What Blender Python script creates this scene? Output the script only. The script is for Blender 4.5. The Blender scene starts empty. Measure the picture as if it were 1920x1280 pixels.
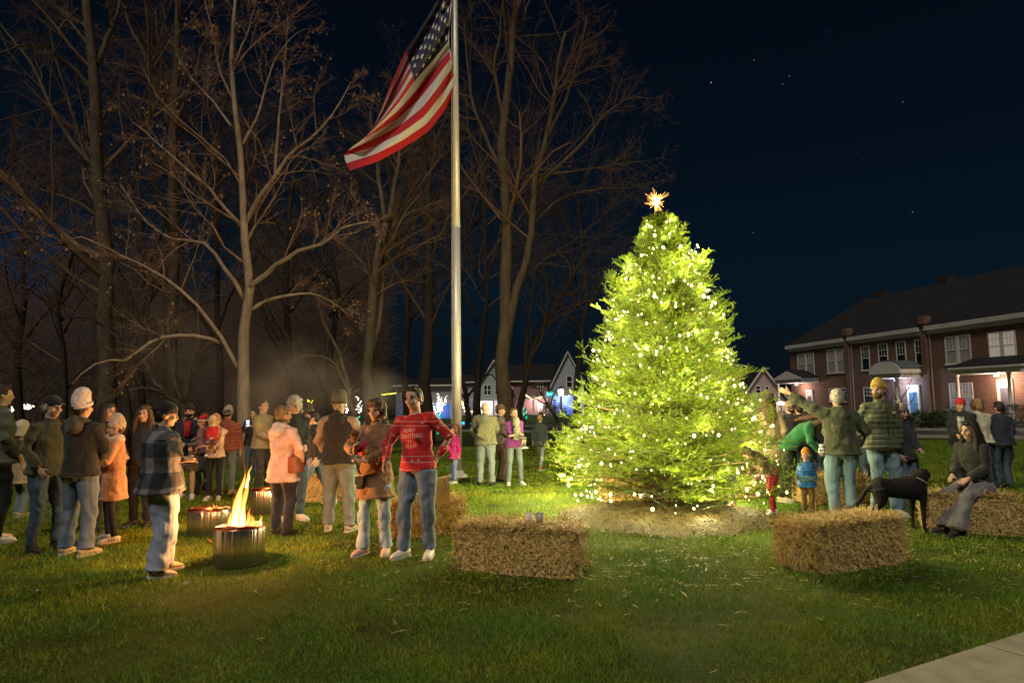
import bpy, math, random
import numpy as np
from mathutils import Vector, Matrix
R = math.radians
SC = bpy.context.scene
COL = SC.collection
random.seed(7); RNG = np.random.default_rng(7)

# ------------------------------------------------------------ camera
F = 1227.0; CAMZ = 1.68
PITCH = math.atan(113 / F); ROLL = 0.0125
_f = np.array([0, math.cos(PITCH), math.sin(PITCH)])
_r0 = np.array([1.0, 0, 0]); _u0 = np.array([0, -math.sin(PITCH), math.cos(PITCH)])
_r = math.cos(ROLL) * _r0 - math.sin(ROLL) * _u0
_u = math.sin(ROLL) * _r0 + math.cos(ROLL) * _u0
cd = bpy.data.cameras.new('camera'); cam = bpy.data.objects.new('camera', cd); COL.objects.link(cam)
cd.sensor_width = 36; cd.lens = F / 1920 * 36; cd.clip_start = 0.1; cd.clip_end = 1500
M = Matrix(((_r[0], _u[0], -_f[0], 0), (_r[1], _u[1], -_f[1], 0), (_r[2], _u[2], -_f[2], CAMZ), (0, 0, 0, 1)))
cam.matrix_world = M
SC.camera = cam

def ray(px, py):
    return _f + _r * ((px - 960) / F) + _u * ((640 - py) / F)
def at(px, py, Y):
    d = ray(px, py); t = Y / d[1]
    return np.array([d[0] * t, Y, CAMZ + d[2] * t])
def gp(px, py, z=0.0):
    d = ray(px, py); t = (z - CAMZ) / d[2]
    return np.array([d[0] * t, d[1] * t, z])
def gy(px, Y):
    """ground point under picture column px at distance Y"""
    d = ray(px, 760); t = Y / d[1]
    return np.array([d[0] * t, Y, 0.0])

# ------------------------------------------------------------ world, fill light, exposure
W = bpy.data.worlds.new('World'); SC.world = W; W.use_nodes = True
nt = W.node_tree; nt.nodes.clear()
wo = nt.nodes.new('ShaderNodeOutputWorld'); bg = nt.nodes.new('ShaderNodeBackground')
tc = nt.nodes.new('ShaderNodeTexCoord'); sep = nt.nodes.new('ShaderNodeSeparateXYZ')
nt.links.new(tc.outputs['Generated'], sep.inputs[0])
rp = nt.nodes.new('ShaderNodeValToRGB'); e = rp.color_ramp.elements
e[0].position = 0.0; e[0].color = (0.0026, 0.0042, 0.0060, 1)
e[1].position = 0.62; e[1].color = (0.0007, 0.0015, 0.0040, 1)
x = e.new(0.16); x.color = (0.0016, 0.0062, 0.0120, 1)
x = e.new(0.34); x.color = (0.0011, 0.0036, 0.0078, 1)
nt.links.new(sep.outputs['Z'], rp.inputs[0])
# bluish glow low in the sky towards the left (town lights)
dn = nt.nodes.new('ShaderNodeVectorMath'); dn.operation = 'DOT_PRODUCT'
dn.inputs[1].default_value = (-0.655, 0.75, 0.07)
nt.links.new(tc.outputs['Generated'], dn.inputs[0])
mr = nt.nodes.new('ShaderNodeMapRange'); mr.inputs[1].default_value = 0.972; mr.inputs[2].default_value = 1.0
mr.interpolation_type = 'SMOOTHSTEP'
nt.links.new(dn.outputs['Value'], mr.inputs[0])
mx = nt.nodes.new('ShaderNodeMix'); mx.data_type = 'RGBA'
nt.links.new(mr.outputs[0], mx.inputs[0]); nt.links.new(rp.outputs[0], mx.inputs[6])
mx.inputs[7].default_value = (0.0012, 0.014, 0.048, 1)
nt.links.new(mx.outputs[2], bg.inputs[0]); bg.inputs[1].default_value = 1.3
nt.links.new(bg.outputs[0], wo.inputs[0])

sd = bpy.data.lights.new('street_fill', 'SUN'); sd.energy = 1.5; sd.angle = R(14); sd.color = (1.0, 0.93, 0.82)
so = bpy.data.objects.new('street_fill', sd); COL.objects.link(so)
so.rotation_euler = Vector((0.30, 1.0, -1.25)).to_track_quat('-Z', 'Y').to_euler()

SC.view_settings.view_transform = 'Standard'; SC.view_settings.look = 'None'
SC.view_settings.exposure = 0; SC.view_settings.gamma = 1
SC.render.engine = 'CYCLES'
cy = SC.cycles; cy.use_denoising = True; cy.max_bounces = 5; cy.diffuse_bounces = 2; cy.glossy_bounces = 3
cy.transmission_bounces = 4; cy.transparent_max_bounces = 12; cy.volume_bounces = 0
cy.sample_clamp_indirect = 3.0; cy.sample_clamp_direct = 0; cy.use_light_tree = True
cy.caustics_reflective = False; cy.caustics_refractive = False
cy.volume_step_rate = 4; cy.volume_max_steps = 64

# ------------------------------------------------------------ helpers
def tag(o, label=None, cat=None, group=None, kind=None):
    if label: o['label'] = label
    if cat: o['category'] = cat
    if group: o['group'] = group
    if kind: o['kind'] = kind
    return o
def empty(name, loc=(0, 0, 0), rz=0.0, s=1.0):
    o = bpy.data.objects.new(name, None); COL.objects.link(o)
    o.location = loc; o.rotation_euler = (0, 0, rz); o.scale = (s, s, s); o.empty_display_size = 0.2
    return o
def mesh_np(name, V, Fs, smooth=False):
    V = np.asarray(V, np.float32).reshape(-1, 3)
    me = bpy.data.meshes.new(name)
    me.vertices.add(len(V)); me.vertices.foreach_set('co', V.ravel())
    loops = []; starts = []; n = 0
    for f in Fs:
        f = np.asarray(f, np.int32)
        if f.size == 0: continue
        k = f.shape[1]; loops.append(f.ravel()); starts.append(np.arange(len(f), dtype=np.int32) * k + n); n += f.size
    L = np.concatenate(loops); S = np.concatenate(starts)
    me.loops.add(len(L)); me.loops.foreach_set('vertex_index', L)
    me.polygons.add(len(S)); me.polygons.foreach_set('loop_start', S)
    me.update(calc_edges=True)
    me.polygons.foreach_set('use_smooth', np.full(len(S), bool(smooth)))
    return me
def link(name, me, mat=None, parent=None, loc=None):
    o = bpy.data.objects.new(name, me); COL.objects.link(o)
    if mat is not None:
        for m in (mat if isinstance(mat, (list, tuple)) else [mat]): me.materials.append(m)
    if parent is not None: o.parent = parent
    if loc is not None: o.location = loc
    return o

class MB:
    """collects shapes, builds ONE mesh"""
    def __init__(s): s.V = []; s.T = []; s.Q = []; s.n = 0
    def add(s, V, Q=None, T=None):
        V = np.asarray(V, float).reshape(-1, 3); s.V.append(V)
        if Q is not None and len(Q): s.Q.append(np.asarray(Q, int) + s.n)
        if T is not None and len(T): s.T.append(np.asarray(T, int) + s.n)
        s.n += len(V); return s
    def box(s, c, d, M3=None):
        d = np.asarray(d, float) / 2
        V = np.array([[x, y, z] for x in (-1, 1) for y in (-1, 1) for z in (-1, 1)], float) * d
        if M3 is not None: V = V @ np.asarray(M3).T
        V = V + np.asarray(c, float)
        return s.add(V, [[0, 1, 3, 2], [4, 6, 7, 5], [0, 4, 5, 1], [2, 3, 7, 6], [0, 2, 6, 4], [1, 5, 7, 3]])
    def hexa(s, P):
        """8 corners: bottom 4 (ccw from above), top 4"""
        return s.add(P, [[3, 2, 1, 0], [4, 5, 6, 7], [0, 1, 5, 4], [1, 2, 6, 5], [2, 3, 7, 6], [3, 0, 4, 7]])
    def quad(s, a, b, c, d): return s.add([a, b, c, d], [[0, 1, 2, 3]])
    def tube(s, P, Rd, n=8, cap=True, ry=None, side=None):
        P = np.asarray(P, float); k = len(P); Rd = np.broadcast_to(np.asarray(Rd, float), (k,))
        Ry = Rd if ry is None else np.broadcast_to(np.asarray(ry, float), (k,))
        T = np.gradient(P, axis=0); T /= np.linalg.norm(T, axis=1)[:, None] + 1e-12
        if side is None:
            ref = np.array([0, 0, 1.0]) if abs(T[:, 2]).mean() < 0.8 else np.array([1.0, 0, 0])
        else: ref = np.asarray(side, float)
        A = ref[None] - T * (T @ ref)[:, None]; A /= np.linalg.norm(A, axis=1)[:, None] + 1e-12
        B = np.cross(T, A)
        th = np.arange(n) / n * 2 * math.pi
        V = P[:, None] + A[:, None] * (np.cos(th)[None, :, None] * Rd[:, None, None]) + B[:, None] * (np.sin(th)[None, :, None] * Ry[:, None, None])
        V = V.reshape(-1, 3)
        i = np.arange(k - 1)[:, None] * n; j = np.arange(n)[None]; j2 = (j + 1) % n
        Q = np.stack([i + j, i + j2, i + n + j2, i + n + j], -1).reshape(-1, 4)
        if cap:
            V = np.vstack([V, P[0], P[-1]]); c0 = k * n; j = np.arange(n); j2 = (j + 1) % n
            T3 = np.vstack([np.stack([j2, j, np.full(n, c0)], -1), np.stack([(k - 1) * n + j, (k - 1) * n + j2, np.full(n, c0 + 1)], -1)])
            return s.add(V, Q, T3)
        return s.add(V, Q)
    def ell(s, c, r, M3=None, n=12, m=8):
        th = np.arange(n) / n * 2 * math.pi; ph = np.linspace(0, math.pi, m + 1)[1:-1]
        V = np.stack([np.sin(ph)[:, None] * np.cos(th)[None], np.sin(ph)[:, None] * np.sin(th)[None], np.cos(ph)[:, None] * np.ones(n)[None]], -1).reshape(-1, 3)
        V = np.vstack([V, [0, 0, 1], [0, 0, -1]]) * np.asarray(r, float)
        if M3 is not None: V = V @ np.asarray(M3).T
        V += np.asarray(c, float); k = m - 1
        i = np.arange(k - 1)[:, None] * n; j = np.arange(n)[None]; j2 = (j + 1) % n
        Q = np.stack([i + j, i + n + j, i + n + j2, i + j2], -1).reshape(-1, 4)
        j = np.arange(n); j2 = (j + 1) % n
        T3 = np.vstack([np.stack([j, j2, np.full(n, k * n)], -1), np.stack([(k - 1) * n + j2, (k - 1) * n + j, np.full(n, k * n + 1)], -1)])
        return s.add(V, Q, T3)
    def prism(s, poly, h0, h1, fn):
        """poly list of 2d points, extruded; fn maps (a,b,h)->xyz"""
        n = len(poly); V = [fn(a, b, h0) for a, b in poly] + [fn(a, b, h1) for a, b in poly]
        Q = [[i, (i + 1) % n, n + (i + 1) % n, n + i] for i in range(n)]
        V += [np.mean(np.array(V[:n]), 0), np.mean(np.array(V[n:2 * n]), 0)]
        T3 = [[(i + 1) % n, i, 2 * n] for i in range(n)] + [[n + i, n + (i + 1) % n, 2 * n + 1] for i in range(n)]
        return s.add(V, Q, T3)
    def build(s, name, mat, parent=None, smooth=False, xf=None):
        V = np.vstack(s.V)
        if xf is not None: V = xf(V)
        Fs = []
        if s.Q: Fs.append(np.vstack(s.Q))
        if s.T: Fs.append(np.vstack(s.T))
        return link(name, mesh_np(name, V, Fs, smooth), mat, parent)

def lookrot(d):
    """3x3 whose local z maps to d"""
    return np.array(Vector(d).to_track_quat('Z', 'Y').to_matrix())
def rotz(a): c, s_ = math.cos(a), math.sin(a); return np.array([[c, -s_, 0], [s_, c, 0], [0, 0, 1.0]])
def rotx(a): c, s_ = math.cos(a), math.sin(a); return np.array([[1.0, 0, 0], [0, c, -s_], [0, s_, c]])
def roty(a): c, s_ = math.cos(a), math.sin(a); return np.array([[c, 0, s_], [0, 1.0, 0], [-s_, 0, c]])

def tubes_batch(P, Rd, n):
    """P (N,k,3), Rd (N,k) -> V, Q"""
    N, k, _ = P.shape
    T = np.gradient(P, axis=1); T /= np.linalg.norm(T, axis=2)[..., None] + 1e-12
    m = T.mean(1); ref = np.where((np.abs(m[:, 2]) < 0.75)[:, None], np.array([0, 0, 1.0])[None], np.array([1.0, 0.1, 0])[None])
    A = ref[:, None] - T * np.sum(T * ref[:, None], 2)[..., None]; A /= np.linalg.norm(A, axis=2)[..., None] + 1e-12
    B = np.cross(T, A); th = np.arange(n) / n * 2 * math.pi
    V = P[:, :, None] + (A[:, :, None] * np.cos(th)[None, None, :, None] + B[:, :, None] * np.sin(th)[None, None, :, None]) * Rd[:, :, None, None]
    V = V.reshape(-1, 3)
    b = (np.arange(N) * k * n)[:, None, None]; i = (np.arange(k - 1) * n)[None, :, None]; j = np.arange(n)[None, None]; j2 = (j + 1) % n
    Q = np.stack([b + i + j, b + i + j2, b + i + n + j2, b + i + n + j], -1).reshape(-1, 4)
    return V, Q

# ------------------------------------------------------------ materials
MC = {}
def mat(name, col, rough=0.8, var=0.25, vs=8.0, bump=0.0, bs=60.0, metal=0.0, emit=None, es=0.0, stretch=None, spec=0.3, coat=0.0, sheen=0.0):
    if name in MC: return MC[name]
    m = bpy.data.materials.new(name); m.use_nodes = True; MC[name] = m
    t = m.node_tree; b = t.nodes['Principled BSDF']
    b.inputs['Roughness'].default_value = rough; b.inputs['Metallic'].default_value = metal
    b.inputs['Specular IOR Level'].default_value = spec
    b.inputs['Coat Weight'].default_value = coat; b.inputs['Sheen Weight'].default_value = sheen
    c = np.array(col[:3], float)
    tcn = t.nodes.new('ShaderNodeTexCoord'); mp = t.nodes.new('ShaderNodeMapping')
    t.links.new(tcn.outputs['Object'], mp.inputs[0])
    if stretch: mp.inputs['Scale'].default_value = stretch
    if var > 0:
        n = t.nodes.new('ShaderNodeTexNoise'); n.inputs['Scale'].default_value = vs; n.inputs['Detail'].default_value = 5
        t.links.new(mp.outputs[0], n.inputs[0])
        r = t.nodes.new('ShaderNodeValToRGB'); r.color_ramp.elements[0].position = 0.3; r.color_ramp.elements[1].position = 0.7
        r.color_ramp.elements[0].color = (*(c * (1 - var)), 1); r.color_ramp.elements[1].color = (*np.minimum(c * (1 + var), 1), 1)
        t.links.new(n.outputs[0], r.inputs[0]); t.links.new(r.outputs[0], b.inputs['Base Color'])
    else: b.inputs['Base Color'].default_value = (*c, 1)
    if bump > 0:
        n2 = t.nodes.new('ShaderNodeTexNoise'); n2.inputs['Scale'].default_value = bs; n2.inputs['Detail'].default_value = 4
        t.links.new(mp.outputs[0], n2.inputs[0]); bp = t.nodes.new('ShaderNodeBump')
        bp.inputs['Strength'].default_value = min(1, bump); bp.inputs['Distance'].default_value = 0.01
        t.links.new(n2.outputs[0], bp.inputs['Height']); t.links.new(bp.outputs[0], b.inputs['Normal'])
    if emit is not None:
        b.inputs['Emission Color'].default_value = (*emit, 1); b.inputs['Emission Strength'].default_value = es
    return m
def nosample(m):
    m.cycles.emission_sampling = 'NONE'; return m
def lamp(name, loc, energy, col, rad=0.05, kind='POINT', parent=None, size=None, direction=None, spot=None, blend=0.4):
    d = bpy.data.lights.new(name, kind); d.energy = energy; d.color = col
    if kind in ('POINT', 'SPOT'): d.shadow_soft_size = rad
    if kind == 'AREA': d.size = size
    if kind == 'SPOT': d.spot_size = spot; d.spot_blend = blend
    o = bpy.data.objects.new(name, d); COL.objects.link(o); o.location = loc
    if direction is not None: o.rotation_euler = Vector(direction).to_track_quat('-Z', 'Y').to_euler()
    if parent is not None: o.parent = parent
    return o
# ============================================================ GROUND
def noise2(x, y, s, seed=0):
    """cheap smooth value noise"""
    rs = np.random.default_rng(seed); T = rs.random((64, 64))
    x = np.asarray(x) / s; y = np.asarray(y) / s
    xi = np.floor(x).astype(int); yi = np.floor(y).astype(int); fx = x - xi; fy = y - yi
    fx = fx * fx * (3 - 2 * fx); fy = fy * fy * (3 - 2 * fy)
    g = lambda a, b: T[a % 64, b % 64]
    return (g(xi, yi) * (1 - fx) + g(xi + 1, yi) * fx) * (1 - fy) + (g(xi, yi + 1) * (1 - fx) + g(xi + 1, yi + 1) * fx) * fy

def ground_mat():
    m = bpy.data.materials.new('lawn_soil'); m.use_nodes = True; t = m.node_tree; b = t.nodes['Principled BSDF']
    b.inputs['Roughness'].default_value = 0.95; b.inputs['Specular IOR Level'].default_value = 0.1
    tcn = t.nodes.new('ShaderNodeTexCoord')
    n1 = t.nodes.new('ShaderNodeTexNoise'); n1.inputs['Scale'].default_value = 0.9; n1.inputs['Detail'].default_value = 6
    n2 = t.nodes.new('ShaderNodeTexNoise'); n2.inputs['Scale'].default_value = 38; n2.inputs['Detail'].default_value = 6; n2.inputs['Roughness'].default_value = 0.7
    for n in (n1, n2): t.links.new(tcn.outputs['Object'], n.inputs[0])
    r1 = t.nodes.new('ShaderNodeValToRGB'); r1.color_ramp.elements[0].position = 0.35; r1.color_ramp.elements[1].position = 0.65
    r1.color_ramp.elements[0].color = (0.034, 0.058, 0.008, 1); r1.color_ramp.elements[1].color = (0.080, 0.110, 0.018, 1)
    r2 = t.nodes.new('ShaderNodeValToRGB'); r2.color_ramp.elements[0].position = 0.3; r2.color_ramp.elements[1].position = 0.7
    r2.color_ramp.elements[0].color = (0.35, 0.32, 0.3, 1); r2.color_ramp.elements[1].color = (1.5, 1.5, 1.4, 1)
    t.links.new(n1.outputs[0], r1.inputs[0]); t.links.new(n2.outputs[0], r2.inputs[0])
    mm = t.nodes.new('ShaderNodeMix'); mm.data_type = 'RGBA'; mm.blend_type = 'MULTIPLY'; mm.inputs[0].default_value = 1
    t.links.new(r1.outputs[0], mm.inputs[6]); t.links.new(r2.outputs[0], mm.inputs[7]); t.links.new(mm.outputs[2], b.inputs['Base Color'])
    bp = t.nodes.new('ShaderNodeBump'); bp.inputs['Distance'].default_value = 0.03; bp.inputs['Strength'].default_value = 1
    t.links.new(n2.outputs[0], bp.inputs['Height']); t.links.new(bp.outputs[0], b.inputs['Normal'])
    return m
def ground_z(x, y):
    w = np.clip((np.asarray(y) - 2.5) / 1.5, 0, 1) * np.clip((26 - np.asarray(y)) / 6, 0, 1)
    return w * (noise2(x, y, 0.55, 3) - 0.5) * 0.022
# one sheet: fine grid near the camera inside a far apron
gx = np.concatenate([[-700, -120, -40], np.arange(-22, 22.01, 0.16), [40, 120, 700]])
gyv = np.concatenate([[-60, -6], np.arange(1.5, 28.01, 0.16), [60, 140, 900]])
GX, GY = np.meshgrid(gx, gyv, indexing='ij')
GZ = np.where((np.abs(GX) < 22) & (GY > 1.4) & (GY < 28), ground_z(GX, GY), 0)
V = np.stack([GX, GY, GZ], -1).reshape(-1, 3); ny = len(gyv)
i = np.arange(len(gx) - 1)[:, None] * ny; j = np.arange(ny - 1)[None]
Q = np.stack([i + j, i + ny + j, i + ny + j + 1, i + j + 1], -1).reshape(-1, 4)
tag(link('ground', mesh_np('ground', V, [Q], True), ground_mat()), kind='structure')

# concrete footpath at the lower right corner
pa = gp(1640, 1280); pb = gp(1920, 1190); dv = (pb - pa) / np.linalg.norm(pb - pa); nv = np.array([dv[1], -dv[0], 0])
conc = mat('concrete', (0.30, 0.27, 0.19), 0.9, 0.22, 5, 0.5, 130)
mb = MB(); L0 = pa - dv * 3.2; slab = 1.45
for k in range(8):
    a = L0 + dv * (k * slab + 0.008); b_ = L0 + dv * ((k + 1) * slab - 0.008)
    P = [a, b_, b_ + nv * 1.6, a + nv * 1.6]
    if np.cross(P[1] - P[0], P[2] - P[0])[2] < 0: P = P[::-1]
    mb.hexa([p + [0, 0, -0.1] for p in P] + [p + [0, 0, 0.022] for p in P])
tag(mb.build('footpath', conc), kind='structure')
def on_path(x, y):
    q = (x - pa[0]) * nv[0] + (y - pa[1]) * nv[1]
    return (q > .015 + .07 * noise2(x, y, .16, 12)) & (q < 1.62)

# street beyond the lawn: asphalt, kerbs, sidewalk
asph = mat('asphalt', (0.045, 0.045, 0.048), 0.85, 0.3, 3, 0.5, 90)
r_a = np.array([22.0, 24.5, 0]); r_b = np.array([-70.0, 76.0, 0]); rd = (r_b - r_a) / np.linalg.norm(r_b - r_a); r_a = r_a - rd * 40
rn = np.array([-rd[1], rd[0], 0]); rn = rn if rn[1] > 0 else -rn
def strip(o0, o1, z0, z1, name, m, parent=None, kind='structure'):
    P = [r_a + rn * o0, r_a + rn * o1, r_b + rn * o1, r_b + rn * o0]
    if np.cross(P[1] - P[0], P[2] - P[0])[2] < 0: P = P[::-1]
    o = MB().hexa([p + [0, 0, z0] for p in P] + [p + [0, 0, z1] for p in P]).build(name, m, parent)
    return tag(o, kind=kind) if kind else o
strip(0.0, 6.2, -0.1, 0.012, 'road', asph)
kc = mat('kerb_concrete', (0.24, 0.23, 0.20), 0.85, 0.15, 4)
strip(-0.18, 0.0, -0.1, 0.12, 'kerb', kc); strip(6.2, 6.38, -0.1, 0.13, 'kerb', kc)
strip(8.2, 9.6, -0.1, 0.03, 'sidewalk', kc)

# straw mulch bed below the tree
TREE = gp(1243, 946)
MUL = gp(1247, 968)
mulch_m = mat('straw_mulch', (0.040, 0.034, 0.010), 0.9, 0.6, 30, 1.0, 70)
MRX, MRY = 1.45, 1.45
th = np.linspace(0, 2 * math.pi, 65)[:-1]; V = [[MUL[0], MUL[1], 0.04]]; n = 64
for r_ in (0.35, 0.7, 0.9, 1.0):
    for a in th:
        w = 1 + 0.05 * math.sin(3 * a + 1) + 0.03 * math.sin(7 * a)
        V.append([MUL[0] + MRX * r_ * w * math.cos(a), MUL[1] + MRY * r_ * w * math.sin(a), [0.04, 0.036, 0.025, -0.015][[0.35, 0.7, 0.9, 1.0].index(r_)]])
T3 = [[0, 1 + k, 1 + (k + 1) % n] for k in range(n)]
Q = [[1 + q * n + k, 1 + (q + 1) * n + k, 1 + (q + 1) * n + (k + 1) % n, 1 + q * n + (k + 1) % n] for q in range(3) for k in range(n)]
tag(link('mulch_bed', mesh_np('mulch_bed', V, [np.array(T3), np.array(Q)], True), mulch_m), kind='structure')
def in_mulch(x, y, g=1.0): return ((x - MUL[0]) / (MRX * g)) ** 2 + ((y - MUL[1]) / (MRY * g)) ** 2 < 1

def flakes(n, pos, nrm, length, width, lift=0.35, spread=None, bend=0.25):
    """n straw blades: 2-segment bent strips; pos (n,3), nrm (n,3)"""
    d = RNG.normal(size=(n, 3)); d -= nrm * np.sum(d * nrm, 1)[:, None]
    if spread is not None: d += spread
    d /= np.linalg.norm(d, axis=1)[:, None]; d += nrm * (RNG.random((n, 1)) * lift); d /= np.linalg.norm(d, axis=1)[:, None]
    L = length * (0.5 + RNG.random((n, 1))); s = np.cross(d, nrm); s /= np.linalg.norm(s, axis=1)[:, None] + 1e-9
    w = width * (0.6 + 0.8 * RNG.random((n, 1))); p0 = pos; p1 = pos + d * L * 0.5; p2 = pos + d * L + s * L * (RNG.random((n, 1)) - 0.5) * bend - nrm * L * 0.08
    V = np.stack([p0 - s * w / 2, p0 + s * w / 2, p1 - s * w / 2, p1 + s * w / 2, p2 - s * w / 3, p2 + s * w / 3], 1).reshape(-1, 3)
    b = (np.arange(n) * 6)[:, None]
    Q = np.vstack([b + [0, 1, 3, 2], b + [2, 3, 5, 4]])
    return V, Q
def straw_mat(name, col, var=0.5):
    return mat(name, col, 0.65, var, 30, 0)
st_m = straw_mat('straw', (0.50, 0.36, 0.14), 0.45)
n = 13000; a = RNG.random(n) * 2 * math.pi; r_ = np.sqrt(RNG.random(n)) * (1.02 + .09 * noise2(np.cos(a) * 3 + 5, np.sin(a) * 3 + 5, .35, 4))
P = np.stack([MUL[0] + MRX * r_ * np.cos(a), MUL[1] + MRY * r_ * np.sin(a), np.interp(r_, [0, 0.35, 0.7, 0.9, 1.03, 1.2], [.04, .04, .036, .025, .004, .012]) + .02 * (noise2(r_ * np.cos(a) + 5, r_ * np.sin(a) + 5, .12, 7) - .3)], 1)
V, Q = flakes(n, P, np.tile([0, 0, 1.0], (n, 1)), 0.075, 0.0075, 0.6)
tag(link('mulch_straw', mesh_np('mulch_straw', V, [Q]), straw_mat('mulch_flake', (0.070, 0.054, 0.013), .75)), 'loose straw mulch strewn in a ring under the lit fir', 'mulch', kind='stuff')

# ------------------------------------------------------------ lawn blades
NG = 520000
v = RNG.random(NG); y = 3.3 + (25 - 3.3) * v ** 1.35; x = (RNG.random(NG) * 2 - 1) * (y * 0.84 + 0.5)
keep = ~on_path(x, y) & ~in_mulch(x, y, 0.97)
pn = noise2(x, y, 0.35, 5) * 0.5 + noise2(x, y, 0.12, 6) * 0.3 + noise2(x, y, 1.3, 8) * 0.35
keep &= (RNG.random(NG) < 1.9 * pn - .10)
x, y, pn = x[keep], y[keep], pn[keep]; n = len(x); sc_ = (y / 6.0) ** 0.6
h = (0.012 + 0.052 * pn ** 1.5) * (0.6 + 0.8 * RNG.random(n)) * (0.8 + 0.25 * sc_); w = 0.0052 * np.clip(sc_, 0.85, 3) * (0.7 + 0.6 * RNG.random(n))
az = RNG.random(n) * 6.283; ln = 0.2 + 0.9 * RNG.random(n); az2 = az + RNG.normal(size=n)
z = ground_z(x, y) - 0.004
b0 = np.stack([x - np.cos(az) * w / 2, y - np.sin(az) * w / 2, z], 1); b1 = np.stack([x + np.cos(az) * w / 2, y + np.sin(az) * w / 2, z], 1)
tp = np.stack([x + np.cos(az2) * ln * h, y + np.sin(az2) * ln * h, z + h], 1)
V = np.stack([b0, b1, tp], 1).reshape(-1, 3); T3 = np.arange(n * 3).reshape(-1, 3)
gm = bpy.data.materials.new('grass_blade'); gm.use_nodes = True; t = gm.node_tree; b = t.nodes['Principled BSDF']
b.inputs['Roughness'].default_value = 0.6; b.inputs['Specular IOR Level'].default_value = 0.25
tcn = t.nodes.new('ShaderNodeTexCoord')
na = t.nodes.new('ShaderNodeTexNoise'); na.inputs['Scale'].default_value = 55; na.inputs['Detail'].default_value = 2
nb = t.nodes.new('ShaderNodeTexNoise'); nb.inputs['Scale'].default_value = 1.1; nb.inputs['Detail'].default_value = 4
for q in (na, nb): t.links.new(tcn.outputs['Object'], q.inputs[0])
ra = t.nodes.new('ShaderNodeValToRGB'); el = ra.color_ramp.elements; el[0].position = 0.3; el[0].color = (0.070, 0.150, 0.010, 1)
el[1].position = 0.72; el[1].color = (0.36, 0.33, 0.07, 1); q = el.new(0.55); q.color = (0.165, 0.275, 0.018, 1)
rb = t.nodes.new('ShaderNodeValToRGB'); rb.color_ramp.elements[0].position = 0.38; rb.color_ramp.elements[1].position = 0.62
rb.color_ramp.elements[0].color = (0.75, 0.95, 0.75, 1); rb.color_ramp.elements[1].color = (1.5, 1.08, .8, 1)
t.links.new(na.outputs[0], ra.inputs[0]); t.links.new(nb.outputs[0], rb.inputs[0])
mm = t.nodes.new('ShaderNodeMix'); mm.data_type = 'RGBA'; mm.blend_type = 'MULTIPLY'; mm.inputs[0].default_value = 1
t.links.new(ra.outputs[0], mm.inputs[6]); t.links.new(rb.outputs[0], mm.inputs[7]); t.links.new(mm.outputs[2], b.inputs['Base Color'])
tag(link('grass', mesh_np('grass', V, [T3]), gm), 'short patchy green lawn grass', 'grass', kind='stuff')
# loose straw scattered on the lawn around the bales
n = 620; cs = [gp(970, 1080), gp(1560, 1075), gp(1740, 1020), gp(1250, 1060), gp(790, 1020)]
P = np.array([cs[RNG.integers(5)] for _ in range(n)]) + np.stack([RNG.normal(size=n) * 0.72 * (1 + (RNG.random(n) > .6)), RNG.normal(size=n) * 0.5 * (1 + (RNG.random(n) > .6)), np.zeros(n)], 1)
P[:, 2] = ground_z(P[:, 0], P[:, 1]) + 0.022
ok = (P[:, 1] > 3.5); P = P[ok]; V, Q = flakes(len(P), P, np.tile([0, 0, 1.0], (len(P), 1)), 0.085, 0.006, 0.25, bend=0.7)
tag(link('scattered_straw', mesh_np('scattered_straw', V, [Q]), straw_mat('straw_pale', (0.52, 0.43, 0.22))), 'pale straw stalks scattered over the lawn', 'straw', kind='stuff')
# leaves and litter
lm = mat('dead_leaf', (0.30, 0.12, 0.04), 0.8, 0.4, 30)
def leaf(px, py, s, label, m, cat='leaf', grp='fallen leaves near the fire pits'):
    c = gp(px, py); mb = MB(); k = 9; V = []
    for q in range(k):
        a = q / k * 6.283; rr = s * (0.55 + 0.45 * (q % 2)) * random.uniform(0.8, 1.15)
        V.append([rr * math.cos(a), rr * math.sin(a), 0.012 + 0.025 * random.random() + 0.015])
    V.append([0, 0, 0.02]); mb.add(V, T=[[q, (q + 1) % k, k] for q in range(k)])
    V2 = [[a_, b_, c_ + 0.004] for a_, b_, c_ in V]; mb.add(V2, T=[[(q + 1) % k, q, k] for q in range(k)])
    o = mb.build(cat if cat != 'leaf' else 'fallen_leaf', m); o.location = c; o.rotation_euler = (R(20), R(-15), random.random() * 6)
    return tag(o, label, cat, grp)
leaf(288, 1078, 0.06, 'orange-brown dead leaf lying beside the shoes of the checked shirt man', lm)
leaf(392, 1020, 0.055, 'brown dead leaf on the grass between the two nearer fire pits', lm)
leaf(425, 921, 0.07, 'largest dead leaf on the grass behind the brightest fire pit', lm)
leaf(436, 928, 0.05, 'small dead leaf just right of the largest leaf behind the fire', lm)
leaf(345, 1100, 0.04, 'tan dead leaf on dark grass in front of the checked shirt man', mat('tan_leaf', (0.4, 0.3, 0.18), 0.8, 0.3, 30))
leaf(68, 1115, 0.05, 'crumpled white paper scrap on the dark grass at the left', mat('white_paper', (0.75, 0.72, 0.68), 0.8, 0.1), 'litter', None)

# stars: a few real small bright specks far out in the sky
mb = MB()
for (px, py, s) in ((1333, 155, 1), (1480, 143, .6), (1414, 113, .5), (1467, 158, .5), (1693, 191, .6), (1412, 436, .5), (1711, 398, .6), (1230, 333, .5), (738, 48, .5), (1550, 60, .3), (1620, 300, .35)):
    mb.ell(at(px, py, 900), (0.85 * s,) * 3, n=6, m=4)
tag(mb.build('sky_stars', nosample(mat('star_light', (0, 0, 0), var=0, emit=(0.9, 0.95, 1), es=0.5))), kind='structure')

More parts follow.
